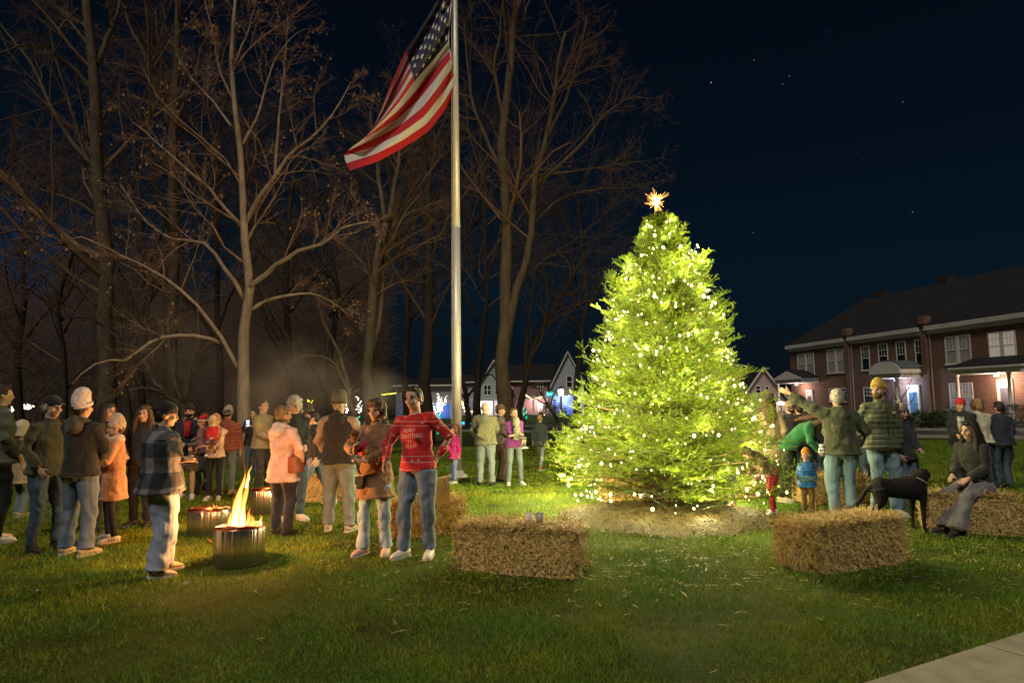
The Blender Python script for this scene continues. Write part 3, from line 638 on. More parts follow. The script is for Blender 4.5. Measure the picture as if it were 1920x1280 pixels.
bare_tree('forked olive brown trunk directly left of the flagpole, under the flag', 21, [
    ([(690, 850), (690, 790), (691, 710), (690, 640), (700, 560), (713, 480), (724, 420)], .21, .12, 0),
    ([(700, 650), (712, 600), (716, 540), (720, 470), (738, 420), (765, 380), (800, 330), (830, 290)], .08, .03, 1),
    ([(724, 425), (712, 350), (702, 280), (695, 210)], .09, .03, .5), ([(725, 420), (742, 340), (755, 260), (750, 170)], .09, .03, -.5),
    ([(724, 440), (765, 400), (830, 375)], .05, .02, -1), ([(705, 540), (670, 480), (620, 440), (590, 430)], .05, .015, 1),
], bark_grey, twig_m, seed=11, minr=.0045)
bare_tree('thick double trunk standing between the flagpole and the lit fir', 22, [
    ([(950, 870), (947, 800), (948, 700), (950, 560), (950, 420), (945, 300), (948, 180), (965, 60), (975, -30)], .30, .09, 0),
    ([(947, 650), (955, 590), (972, 530), (990, 485), (996, 400), (1003, 330), (1020, 270), (1040, 190), (1048, 120), (1060, 60)], .17, .04, -1),
    ([(1000, 350), (1050, 310), (1100, 260), (1130, 215), (1180, 180), (1225, 185)], .08, .015, -1), ([(1020, 270), (1060, 190), (1085, 110), (1100, 40)], .07, .02, 0),
    ([(1040, 170), (1100, 130), (1160, 118)], .05, .015, 1), ([(950, 330), (920, 280), (885, 200), (875, 110), (870, 40)], .09, .02, 1), ([(948, 250), (925, 130), (940, 40), (945, -20)], .07, .02, -1),
    ([(1005, 330), (1080, 320), (1150, 310), (1220, 300)], .05, .015, 1), ([(990, 430), (1050, 370), (1110, 355), (1200, 350)], .05, .012, 2),
], bark_brown, twig_m, lev=((10, .40, .75, .04), (8, .45, .75, .03), (5, .5, .7, .02)), seed=14, minr=.0045)
bare_tree('many stemmed grey tree low behind the man in the dark beanie', 21, [
    ([(348, 850), (347, 790), (342, 760)], .17, .14, 0), ([(342, 765), (310, 735), (285, 710), (272, 670)], .10, .03, 0), ([(345, 760), (325, 710), (318, 650), (312, 600)], .09, .02, 1),
    ([(345, 760), (355, 700), (372, 640), (370, 560), (362, 500)], .08, .02, -1), ([(320, 740), (270, 725), (220, 740), (160, 770)], .05, .012, -1), ([(368, 700), (350, 650), (335, 620)], .04, .012, 0)],
    bark_grey, twig_m, lev=((8, .42, .75, .04), (6, .45, .75, .03), (4, .5, .7, .02)), seed=17, minr=.004, name='bare_tree')
bare_tree('slim arching double stemmed tree between the sycamore and the forked trunk', 19, [
    ([(664, 850), (660, 770), (655, 730)], .10, .08, 0), ([(656, 735), (645, 690), (632, 650), (612, 620), (600, 580), (592, 545)], .06, .015, 0), ([(656, 740), (640, 705), (628, 680), (605, 668), (582, 664), (556, 668)], .05, .01, -1)],
    bark_grey, twig_m, lev=((6, .35, .75, .03), (5, .45, .75, .03), (3, .5, .7, .02)), seed=19, minr=.004)
bare_tree('nearly black straight trunk just left of the flagpole', 27, [
    ([(800, 850), (800, 700), (803, 560), (806, 430), (800, 300), (795, 180)], .28, .08, 0), ([(804, 430), (770, 350), (760, 260)], .08, .02, 0), ([(805, 400), (840, 330), (860, 250)], .07, .02, 1)],
    bark_dark, twig_d, seed=23, minr=.005)
bare_tree('thin leaning trunk just left of the lit fir', 25, [
    ([(968, 860), (975, 760), (1000, 660), (1030, 590), (1070, 520), (1100, 470)], .15, .05, 0), ([(985, 720), (985, 640), (1000, 540), (1005, 450)], .07, .02, 0), ([(1050, 555), (1110, 540), (1170, 550)], .05, .015, 1)],
    bark_dark, twig_d, seed=27, minr=.0045)
bare_tree('dark trunk close behind the long haired woman at the left', 19, [
    ([(238, 860), (238, 760), (236, 680), (225, 600), (215, 520)], .17, .06, 0), ([(236, 680), (260, 620), (280, 540), (270, 470)], .08, .02, 0), ([(230, 640), (180, 600), (120, 590)], .06, .02, 1)],
    bark_dark, twig_d, seed=29, minr=.004)
bare_tree('small crooked dark tree in front of the green-lit gabled house', 40, [
    ([(878, 815), (878, 770), (874, 735), (868, 715)], .19, .12, 0), ([(876, 745), (890, 725), (905, 705), (922, 700), (938, 722)], .09, .03, 0), ([(870, 722), (855, 705), (846, 698)], .07, .02, 0), ([(885, 735), (900, 715), (915, 690), (922, 678)], .06, .02, 0)],
    bark_dark, twig_d, lev=((5, .4, .75, .02), (4, .45, .75, .02), (3, .5, .7, .0)), seed=31, minr=.01)
bare_tree('dark bushy little tree behind the yellow garland', 44, [
    ([(1050, 810), (1040, 780), (1025, 755)], .14, .08, 0), ([(1025, 755), (1010, 730), (990, 720)], .06, .02, 0), ([(1028, 760), (1000, 745), (970, 748)], .05, .02, 0), ([(1030, 762), (1040, 735), (1050, 725)], .05, .02, 0)],
    bark_dark, twig_d, lev=((6, .45, .75, .02), (4, .45, .75, .02), (3, .5, .7, .0)), seed=33, minr=.01)
bare_tree('slender bare young tree standing before the blue-lit brick porch', 34, [
    ([(1688, 815), (1687, 770), (1686, 740), (1684, 712)], .05, .02, 0), ([(1687, 760), (1674, 735), (1668, 710)], .025, .01, 0), ([(1687, 755), (1702, 730), (1710, 708)], .025, .01, 0), ([(1687, 770), (1668, 752), (1660, 740)], .02, .01, 0), ([(1687, 772), (1706, 756), (1716, 740)], .02, .01, 0)],
    bark_dark, twig_d, lev=((5, .5, .6, .03), (4, .5, .6, .03)), seed=35, minr=.006, group=None)
# woods at the back left: more individual trees
def wood_tree(px, top, Y, seed, label, tm, bm, r=.2):
    rng = np.random.default_rng(seed); j = lambda s: rng.normal() * s; h = 850 - top
    L = [([(px, 850), (px + j(6), 700), (px + j(14), 560), (px + j(22), top + h * .15), (px + j(30), top)], r, .04, 0)]
    for k in range(7):
        t = rng.uniform(.18, .8); s = 1 if k % 2 else -1; y0 = 850 - h * t; w = rng.uniform(50, 140) * s
        L.append(([(px, y0), (px + w * .35, y0 - h * .10), (px + w * .75, y0 - h * .17), (px + w, y0 - h * rng.uniform(.12, .3))], r * .35, .014, rng.normal() * 1.5))
    return bare_tree(label, Y, L, bm, tm, lev=((10, .5, .8, .03), (9, .5, .8, .02), (6, .55, .75, .01)), seed=seed, group='bare trees of the dark wood behind the crowd', minr=.0055)
wood_tree(40, 330, 30, 41, 'leftmost tree of the wood, low tangled crown against the blue glow', twig_m, bark_dark)
wood_tree(120, 420, 27, 42, 'brushy low tree behind the white beanie man', twig_m, bark_dark, .15)
wood_tree(265, 150, 33, 43, 'dim tree between the two tall left trunks', twig_d, bark_dark)
wood_tree(405, 120, 31, 44, 'dim tall tree just left of the sycamore stem', twig_m, bark_dark)
wood_tree(545, 240, 29, 45, 'dim tree rising behind the smoke', twig_d, bark_dark)
wood_tree(618, 330, 32, 46, 'dark tree behind the hatted man in the black and tan jacket', twig_d, bark_dark)
wood_tree(765, 200, 34, 47, 'dim tree whose crown fills the gap under the flag', twig_d, bark_dark)
wood_tree(895, 120, 33, 48, 'dim tree just right of the flagpole', twig_m, bark_dark)
wood_tree(1080, 300, 36, 49, 'faint rightmost tree of the wood, next to the fir', twig_d, bark_dark)
wood_tree(-60, 60, 28, 50, 'tree at the far left edge reaching in from outside the picture', twig_m, bark_dark)
# far tree line
mb = MB(); rng = np.random.default_rng(9); Vs = []
n = 60000; px = rng.uniform(-330, 725, n); Yd = rng.uniform(66, 90, n); hh = (0.3 + 19 * rng.random(n) ** 1.8) * (0.7 + 0.5 * noise2(px, px * 0, 60, 2))
P0 = np.array([((p - 960) / F) for p in px]) * Yd; P = np.stack([P0, Yd, hh], 1)
V, Q = flakes(n, P, np.tile([0, -1.0, 0], (n, 1)), 1.7, 0.05, 0.3)
tag(link('far_wood', mesh_np('far_wood', V, [Q]), twig_d), 'dark tangled thicket of far undergrowth behind the crowd', 'thicket', kind='stuff')

# clipped shrubs in front of the terrace
def leaf_blob(name, c, r, n, m, size, rng, parent=None):
    th = rng.random(n) * 6.283; u = rng.random(n) * 1.7 - 0.7; rr = (0.72 + 0.33 * rng.random(n)) * (1 + .12 * np.sin(th * 3 + u * 4))
    s = np.sqrt(np.clip(1 - u * u, 0, 1)); P = np.stack([c[0] + r[0] * s * np.cos(th) * rr, c[1] + r[1] * s * np.sin(th) * rr, c[2] + r[2] * u * rr], 1)
    d = rng.normal(size=(n, 3)); d /= np.linalg.norm(d, axis=1)[:, None]; e_ = np.cross(d, rng.normal(size=(n, 3))); e_ /= np.linalg.norm(e_, axis=1)[:, None]
    sz = size * (0.6 + 0.8 * rng.random((n, 1))); V = np.stack([P - d * sz, P + e_ * sz * .5, P + d * sz, P - e_ * sz * .5], 1).reshape(-1, 3)
    return link(name, mesh_np(name, V, [np.arange(4 * n).reshape(-1, 4)]), m, parent)
shr = mat('shrub_leaf', (0.04, 0.06, 0.02), .7, .5, 8); shr2 = mat('pale_shrub_leaf', (0.14, 0.15, 0.09), .8, .5, 8)
for (px, Yd, r, m, lb) in ((1725, 33, .55, shr, 'dark rounded shrub behind the puffer jacket man'), (1757, 33, .55, shr, 'dark rounded shrub, second from the left before the brick terrace'), (1777, 34.5, .6, shr2, 'pale feathery shrub left of the red cap man'),
                       (1742, 35, .45, shr2, 'small pale shrub between the two dark rounded ones'), (1036, 38, .9, shr2, 'pale dry shrub at the left of the lit fir'), (1900, 35, .7, shr2, 'pale shrub at the right edge before the porch')):
    g = gy(px, Yd); rt = empty('shrub', g); tag(rt, lb, 'shrub', 'shrubs across the street'); rg = np.random.default_rng(int(px))
    leaf_blob('foliage', (0, 0, r * .85), (r, r, r * .95), 1500, m, .05, rg, rt); b = MB()
    for k in range(5): a = k * 1.256; b.tube([(0, 0, -.05), (.3 * r * math.cos(a), .3 * r * math.sin(a), r * .8)], [.025, .01], 5)
    b.build('stem', bark_dark, rt)

# ============================================================ FIR TREE
prof_z = [0.0, .16, .35, .56, .9, 1.25, 1.7, 2.1, 2.7, 3.0, 3.25, 3.5, 3.75, 3.97, 4.07, 4.16, 4.4, 4.6, 4.74, 4.86]
prof_r = [1.2, 1.60, 1.74, 1.80, 1.78, 1.66, 1.50, 1.40, 1.22, 1.15, 1.10, .95, .86, .84, .58, .40, .44, .30, .13, .03]
fr = np.random.default_rng(21); FH = 4.78
TREE = TREE + np.array([.11, 0, 0]); prof_r = [r_ * float(np.interp(z_, [1.3, 2.2, 3.6, 4.2], [1, .90, .84, .80])) for r_, z_ in zip(prof_r, prof_z)]
fir = empty('fir_tree', TREE); tag(fir, 'broad green fir tree glowing with warm string lights on the lawn', 'tree')
NB = 560; zt = 0.16 + (4.74 - 0.16) * (np.arange(NB) + fr.random(NB)) / NB
zt = 0.14 + (zt - .14) ** 1.12 / (4.48 ** .12); az = np.arange(NB) * 2.39996 + fr.normal(size=NB) * .25
zt = np.clip(zt + .055 * np.sin(zt * 2 * math.pi / .37), .14, 4.76); rad = np.interp(zt, prof_z, prof_r) * (0.72 + 0.40 * fr.random(NB) ** 1.3) * (1 + .05 * np.sin(zt * 2 * math.pi / .37 + 1.2)); K = 8; u = np.linspace(0, 1, K)[None]
ca, sa = np.cos(az)[:, None], np.sin(az)[:, None]; upf = np.interp(zt, [0, 1, 3, 4.6], [0.04, .28, .62, 1.0])[:, None] + fr.normal(size=(NB, 1)) * .08
zz = zt[:, None] + rad[:, None] * (upf * (u ** 1.4 - 1) + 0.10 * np.sin(u * math.pi)) + 0.06 * rad[:, None] * u ** 4; zz = np.maximum(zz, 0.10)
wob = np.cumsum(fr.normal(size=(NB, K)) * .02, 1)
BP = np.stack([ca * rad[:, None] * u - sa * wob, sa * rad[:, None] * u + ca * wob, zz], 2); _low = ~((zt < .60) & (ca[:, 0] < .08) & (ca[:, 0] > -.88) & (sa[:, 0] < .35)); BP = BP[_low]; rad = rad[_low]; NB = len(BP); BR = (0.006 + 0.010 * rad)[:, None] * np.linspace(1, .25, K)[None]
tk = MB(); tk.tube([(0, 0, -.15), (0, 0, .3), (.0, 0, 2), (-.04, 0, 3.6), (-.06, 0, 4.92)], [.11, .085, .06, .03, .007], 10)
V, Q = tubes_batch(BP, BR, 4); tk.add(V, Q)
tk.build('trunk', bark('fir_bark', (0.10, 0.07, 0.035)), fir, True)
def side(P, Rd, n, lf, rng, ang=0.85, upb=.06, k=4, t0=.18):
    N, K, _ = P.shape; t = t0 + (1 - t0) * (np.arange(n)[None] + rng.random((N, n))) / n; fi = np.clip(t, 0, .999) * (K - 1); i0 = fi.astype(int); f = (fi - i0)[..., None]; r = np.arange(N)[:, None]
    p0 = P[r, i0] * (1 - f) + P[r, i0 + 1] * f; tg = P[r, i0 + 1] - P[r, i0]; tg /= np.linalg.norm(tg, axis=2, keepdims=True) + 1e-9
    hz = np.cross(tg, [0, 0, 1.0]); hz /= np.linalg.norm(hz, axis=2, keepdims=True) + 1e-6; sg = np.where(np.arange(n)[None] % 2 == 0, 1, -1)[..., None] * np.ones((N, 1, 1))
    d = tg * math.cos(ang) + hz * sg * math.sin(ang) * (0.7 + .5 * rng.random((N, n, 1))) + rng.normal(size=(N, n, 3)) * .22; d[..., 2] += upb; d /= np.linalg.norm(d, axis=2, keepdims=True)
    L = np.linalg.norm(np.diff(P, axis=1), axis=2).sum(1)[:, None] * lf * (1.1 - .75 * t) * (.65 + .7 * rng.random((N, n))) + .05
    p0 = p0.reshape(-1, 3); d = d.reshape(-1, 3); L = L.reshape(-1); out = [p0]; cur = p0
    for s in range(k - 1):
        d = d + rng.normal(size=d.shape) * .08; d[:, 2] += .05; d /= np.linalg.norm(d, axis=1)[:, None]; cur = cur + d * (L / (k - 1))[:, None]; out.append(cur)
    return np.stack(out, 1)
S1 = side(BP, None, 12, .34, fr); ok = np.linalg.norm(S1[:, -1, :2], axis=1) > .12; S1 = S1[ok]
S2 = side(S1, None, 4, .55, fr, k=3, t0=.2)
tips = BP[:, 4:, :]
def needles(P, n, ln, w, rng):
    N, K, _ = P.shape; t = rng.random((N, n)); fi = t * (K - 1) * .999; i0 = fi.astype(int); f = (fi - i0)[..., None]; r = np.arange(N)[:, None]
    p0 = P[r, i0] * (1 - f) + P[r, i0 + 1] * f; tg = P[r, i0 + 1] - P[r, i0]; tg /= np.linalg.norm(tg, axis=2, keepdims=True) + 1e-9
    q = rng.normal(size=(N, n, 3)); q[..., 2] += .35; q -= tg * np.sum(q * tg, 2, keepdims=True); q /= np.linalg.norm(q, axis=2, keepdims=True)
    d = tg * .62 + q * .78; sd_ = np.cross(tg, q); L = ln * (.7 + .6 * rng.random((N, n, 1)))
    p0 = p0.reshape(-1, 3); d = d.reshape(-1, 3); sd_ = sd_.reshape(-1, 3); L = L.reshape(-1, 1)
    return np.stack([p0 - sd_ * w / 2, p0 + sd_ * w / 2, p0 + d * L], 1).reshape(-1, 3)
Vn = np.vstack([needles(S1, 30, .030, .010, fr), needles(S2, 20, .030, .011, fr), needles(tips, 60, .034, .010, fr)])
tw = MB(); V, Q = tubes_batch(S1, np.tile([.0035, .003, .0025, .002], (len(S1), 1)), 3)
fm = bpy.data.materials.new('fir_needles'); fm.use_nodes = True; t = fm.node_tree; b = t.nodes['Principled BSDF']; b.inputs['Roughness'].default_value = .55; b.inputs['Specular IOR Level'].default_value = .25
tcn = t.nodes.new('ShaderNodeTexCoord'); na = t.nodes.new('ShaderNodeTexNoise'); na.inputs['Scale'].default_value = 7; na.inputs['Detail'].default_value = 6; na.inputs['Roughness'].default_value = .7; t.links.new(tcn.outputs['Object'], na.inputs[0])
ra = t.nodes.new('ShaderNodeValToRGB'); el = ra.color_ramp.elements; el[0].position = .34; el[0].color = (.030, .080, .008, 1); el[1].position = .66; el[1].color = (.19, .25, .012, 1)
t.links.new(na.outputs[0], ra.inputs[0]); t.links.new(ra.outputs[0], b.inputs['Base Color'])
tl = t.nodes.new('ShaderNodeBsdfTranslucent'); ms = t.nodes.new('ShaderNodeMixShader'); ms.inputs[0].default_value = .35
t.links.new(ra.outputs[0], tl.inputs[0]); t.links.new(b.outputs[0], ms.inputs[1]); t.links.new(tl.outputs[0], ms.inputs[2]); t.links.new(ms.outputs[0], t.nodes['Material Output'].inputs[0])
nv_ = len(Vn)
o = link('crown', mesh_np('crown', np.vstack([Vn, V]), [np.arange(nv_).reshape(-1, 3), Q + nv_]), fm, fir)

# string lights: a cord wound round the crown with bulbs
sl = empty('string_lights', TREE); tag(sl, 'warm white string lights wound around the fir', 'string lights')
tt = np.linspace(0, 1, 2600); zc = .12 + 4.5 * tt ** 1.15; an = tt ** .82 * 2 * math.pi * 21
rc = np.interp(zc, prof_z, prof_r) * (.86 + .10 * np.sin(an * 5.3) + .06 * np.sin(an * 13.1)) + fr.normal(size=2600) * .012
zc = zc + .09 * np.sin(an * 3.7 + 1) + .05 * np.sin(an * 9.2)
CP = np.stack([rc * np.cos(an), rc * np.sin(an), np.maximum(zc, .06)], 1)
mb = MB(); mb.tube(CP, .003, 4, False); mb.build('cord', mat('green_cord', (.02, .05, .015), .5, 0), sl)
bi = np.sort(fr.choice(2600, 760, replace=False)); bi = bi; BPs = CP[bi] + fr.normal(size=(760, 3)) * .03
extra = np.array([gp(x_, y_ + 4) - TREE + [0, 0, z_] for x_, y_, z_ in ((1110, 930, .02), (1122, 934, .03), (1130, 930, .05), (1128, 936, .02), (1145, 936, .02), (1160, 932, .04), (1170, 934, .02), (1200, 925, .1), (1203, 930, .05), (1265, 940, .02), (1285, 940, .02), (1300, 941, .03), (1312, 939, .03), (1100, 920, .04), (1106, 922, .04), (1155, 935, .03))])
BPs = np.vstack([BPs, extra])
bulb_m = nosample(mat('bulb_glow', (1, .9, .7), .3, 0, emit=(1.0, .74, .24), es=9))
front = np.argsort(BPs[:, 1] + fr.random(len(BPs)) * .2)
ib = MB(); ib.ell((0, 0, 0), (.014, .014, .017), n=8, m=5); proto = ib.build('bulb', bulb_m, sl, True); proto.location = BPs[front[0]]; big = fr.random(len(BPs)) ** 3
proto.scale = (1.2,) * 3
for q in front[1:100]:
    c = proto.copy(); COL.objects.link(c); c.parent = sl; c.location = BPs[q]; s_ = .65 + 1.1 * big[q]; c.scale = (s_,) * 3
mb = MB()
for q in front[100:]: s_ = .65 + 1.1 * big[q]; mb.ell(BPs[q], (.014 * s_, .014 * s_, .017 * s_), n=6, m=4)
tag(mb.build('bulbs', bulb_m, sl, True), kind='stuff')
LC = (1.0, .84, .40)
NL = 66
for q in range(NL):
    z_ = .18 + 4.3 * ((q + .5) / NL) ** 1.3; a_ = q * 2.39996; out_ = q % 3 == 0 and z_ > .5; r_ = np.interp(z_, prof_z, prof_r) * (1.17 if out_ else .70 + .22 * ((q * 7) % 5) / 4)
    if z_ < 2.4 and abs((a_ + math.pi) % 6.2832 - math.pi) < .95: out_ = False; r_ = min(r_, .8 * np.interp(z_, prof_z, prof_r))
    lamp('string_lamp', TREE + [r_ * math.cos(a_), r_ * math.sin(a_), z_], (150 if z_ < 2.6 else 75) if out_ else 30, LC, .05)
for z_, a_ in ((4.45, .5), (4.5, 3.6), (4.62, 5.2), (4.68, 2.0), (4.3, 4.6), (4.25, 1.6)): lamp('string_lamp', TREE + [.34 * math.cos(a_), .34 * math.sin(a_), z_], 15, LC, .05)
for o in [o for o in COL.objects if o.name.startswith('string_lamp')]:
    o.location = o.location - Vector(TREE); o.parent = sl
# burst topper
top = empty('tree_topper', TREE + [-.06, 0, 4.99]); tag(top, 'glowing gold starburst topper at the tip of the fir', 'tree topper')
gold = nosample(mat('gold_wire', (.8, .5, .15), .35, 0, metal=.6, emit=(1, .52, .15), es=1.5)); mb = MB(); bb = MB()
for q in range(64):
    d = fr.normal(size=3); d[2] += .25; d /= np.linalg.norm(d); L = .11 + .14 * fr.random(); mb.tube([d * .015, d * L], [.0022, .0032], 5); mb.ell(d * L, (.0050,) * 3, n=5, m=3)
    if q % 4 == 0: bb = MB(); bb.ell(d * L * .45, (.011,) * 3, n=8, m=5); bb.build('bulb', nosample(mat('topper_bulb', (1, .9, .6), .3, 0, emit=(1, .72, .34), es=9)), top, True)
mb.tube([(0, 0, -.16), (0, 0, 0)], [.012, .02], 6)
mb.build('ray', gold, top)
lamp('topper_lamp', (0, -.05, 0), 12, (1, .62, .22), .06, parent=top)

# ============================================================ FLAGPOLE & FLAG
PB = gy(857, 15.0); pole = empty('flagpole', PB); tag(pole, 'tall brushed metal flagpole standing behind the crowd', 'flagpole')
steel = mat('pole_aluminium', (.62, .58, .54), .42, .06, 3, 0, metal=.25, stretch=(30, 30, .4))
mb = MB(); mb.tube([(0, 0, 0), (0, 0, 5.75)], [.105, .092], 24); mb.tube([(0, 0, 5.75), (0, 0, 5.78)], .096, 24); mb.tube([(0, 0, 5.78), (0, 0, 13.6)], [.091, .045], 24); mb.build('shaft', steel, pole, True)
mb = MB(); mb.tube([(0, 0, 0), (0, 0, .05), (0, 0, .09), (0, 0, .16)], [.24, .23, .15, .12], 24); mb.build('base_collar', steel, pole, True)
mb = MB(); mb.ell((0, 0, 13.72), (.13,) * 3, n=16, m=10); mb.build('finial', mat('gold_ball', (.8, .6, .2), .25, 0, metal=1), pole, True)
mb = MB(); mb.tube([(-.11, -.03, 1.2), (-.10, -.05, 5), (-.07, -.06, 13.4)], .006, 5, False); mb.tube([(-.115, .02, 1.2), (-.08, .0, 13.4)], .006, 5, False); mb.tube([(-.13, -.02, 1.2), (-.1, -.02, 1.35)], .015, 6); mb.build('halyard', mat('rope', (.5, .48, .42), .8, 0), pole, True)
rows = {  # v : pixel points for u = 0 .2 .4 .6 .8 1
    0.0: [(857, 166), (834, 208), (803, 247), (757, 277), (708, 303), (656, 320)],
    2 / 13: [(853, 142), (827, 180), (795, 220), (752, 250), (700, 275), (643, 292)],
    4 / 13: [(847, 108), (818, 146), (787, 186), (748, 221), (706, 246), (664, 272)],
    6 / 13: [(841, 78), (812, 112), (776, 151), (748, 192), (716, 228), (682, 262)],
    .72: [(846, 15), (812, 62), (768, 122), (742, 172), (712, 222), (686, 258)],
    1.0: [(849, -60), (818, 6), (760, 97), (732, 160), (706, 226), (690, 262)]}
vs_ = sorted(rows); us = np.linspace(0, 1, 6); NU, NV = 80, 54; uu = np.linspace(0, 1, NU); vv = np.linspace(0, 1, NV)
G = np.array([rows[v] for v in vs_], float)
Gu = np.stack([[np.interp(uu, us, G[r_, :, a]) for a in range(2)] for r_ in range(len(vs_))])
PX = np.array([[np.interp(vv, vs_, Gu[:, a, i_]) for i_ in range(NU)] for a in range(2)])  # 2,NU,NV
def blur(A, n):
    for _ in range(n):
        B = A.copy(); B[:, 1:-1] = .25 * A[:, :-2] + .5 * A[:, 1:-1] + .25 * A[:, 2:]; A = B
        B = A.copy(); B[:, :, 1:-1] = .25 * A[:, :, :-2] + .5 * A[:, :, 1:-1] + .25 * A[:, :, 2:]; A = B
    return A
PX = blur(PX, 8); UU, VV = np.meshgrid(uu, vv, indexing='ij')
dep = 15.0 - .05 - 1.0 * UU + .20 * np.sin(VV * 15 + UU * 5) * np.minimum(UU * 3 + .15, 1) + .10 * np.sin(VV * 34 + UU * 9) * (1 - UU) + .55 * np.clip(VV - .5, 0, 1) * UU * 2.2
FV = np.array([[at(PX[0, i_, j_], PX[1, i_, j_], dep[i_, j_]) for j_ in range(NV)] for i_ in range(NU)])
i_ = np.arange(NU - 1)[:, None] * NV; j_ = np.arange(NV - 1)[None]; Q = np.stack([i_ + j_, i_ + NV + j_, i_ + NV + j_ + 1, i_ + j_ + 1], -1).reshape(-1, 4)
flag = empty('flag', FV[0, 0]); tag(flag, 'stars and stripes flag hanging limp and twisted from the pole', 'flag'); base = FV[0, 0]
me = mesh_np('cloth', FV.reshape(-1, 3) - base, [Q], True); uvl = me.uv_layers.new(name='UVMap'); li = np.zeros(len(me.loops), np.int32); me.loops.foreach_get('vertex_index', li)
UV = np.stack([UU.ravel(), VV.ravel()], 1)[li]; uvl.data.foreach_set('uv', UV.ravel())
fmt = bpy.data.materials.new('flag_cloth'); fmt.use_nodes = True; t = fmt.node_tree; b = t.nodes['Principled BSDF']; b.inputs['Roughness'].default_value = .85; b.inputs['Sheen Weight'].default_value = .2
un = t.nodes.new('ShaderNodeUVMap'); sp = t.nodes.new('ShaderNodeSeparateXYZ'); t.links.new(un.outputs[0], sp.inputs[0])
def math_n(t, op, a, b_=None):
    n_ = t.nodes.new('ShaderNodeMath'); n_.operation = op
    for k, v_ in ((0, a), (1, b_)):
        if v_ is None: continue
        if isinstance(v_, (int, float)): n_.inputs[k].default_value = v_
        else: t.links.new(v_, n_.inputs[k])
    return n_.outputs[0]
def mixc(t, f, a, b_):
    n_ = t.nodes.new('ShaderNodeMix'); n_.data_type = 'RGBA'
    if isinstance(f, (int, float)): n_.inputs[0].default_value = f
    else: t.links.new(f, n_.inputs[0])
    for k, v_ in ((6, a), (7, b_)):
        if isinstance(v_, tuple): n_.inputs[k].default_value = (*v_, 1)
        else: t.links.new(v_, n_.inputs[k])
    return n_.outputs[2]
st = math_n(t, 'MULTIPLY', sp.outputs['Y'], 13.0); odd = math_n(t, 'MODULO', math_n(t, 'FLOOR', st), 2.0)
stripe = mixc(t, odd, (.55, .008, .018), (.72, .68, .64))
can = math_n(t, 'MULTIPLY', math_n(t, 'LESS_THAN', sp.outputs['X'], .40), math_n(t, 'GREATER_THAN', sp.outputs['Y'], 6 / 13))
hem = math_n(t, 'LESS_THAN', sp.outputs['X'], .012)
c1 = mixc(t, can, stripe, (.018, .026, .085)); c2 = mixc(t, hem, c1, (.7, .66, .6)); t.links.new(c2, b.inputs['Base Color'])
tl = t.nodes.new('ShaderNodeBsdfTranslucent'); ms = t.nodes.new('ShaderNodeMixShader'); ms.inputs[0].default_value = .25; t.links.new(c2, tl.inputs[0]); t.links.new(b.outputs[0], ms.inputs[1]); t.links.new(tl.outputs[0], ms.inputs[2]); t.links.new(ms.outputs[0], t.nodes['Material Output'].inputs[0])
link('cloth', me, fmt, flag)
def flag_pt(u_, v_):
    fi = np.clip(u_, 0, 1) * (NU - 1.001); fj = np.clip(v_, 0, 1) * (NV - 1.001); a, c = int(fi), int(fj); x_, y_ = fi - a, fj - c
    p = FV[a, c] * (1 - x_) * (1 - y_) + FV[a + 1, c] * x_ * (1 - y_) + FV[a, c + 1] * (1 - x_) * y_ + FV[a + 1, c + 1] * x_ * y_
    nn = np.cross(FV[a + 1, c] - FV[a, c], FV[a, c + 1] - FV[a, c]); nn /= np.linalg.norm(nn) + 1e-9
    if nn[1] > 0: nn = -nn
    return p + nn * .012
mb = MB()
for rr in range(9):
    nst = 6 if rr % 2 == 0 else 5
    for cc in range(nst):
        u0 = .4 * ((cc * 2 + 1 + rr % 2) / 12.0); v0 = 6 / 13 + (7 / 13) * (9 - rr) / 10.0; V = []
        for k in range(10):
            a = k * math.pi / 5 + math.pi / 2; r_ = 1.0 if k % 2 == 0 else .40
            V.append(flag_pt(u0 + .0165 * r_ * math.cos(a), v0 + .031 * r_ * math.sin(a)) - base)
        V.append(flag_pt(u0, v0) - base); mb.add(V, T=[[k, (k + 1) % 10, 10] for k in range(10)])
mb.build('star', mat('star_white', (.75, .72, .66), .8, 0), flag)
lamp('flag_uplight', tuple(PB + np.array([-2.6, -4.6, .25]) - PB), 14000, (1.0, .93, .97), .12, 'SPOT', pole, direction=(np.array(base) + [-.7, -.4, .4]) - (PB + np.array([-2.6, -4.6, .25])), spot=R(58), blend=.7)
mb = MB(); mb.tube([(-2.6, -4.6, .0), (-2.6, -4.6, .12), (-2.55, -4.5, .22)], [.02, .02, .08], 10); mb.build('uplight_fixture', mat('black_metal', (.02, .02, .02), .5, 0), pole)

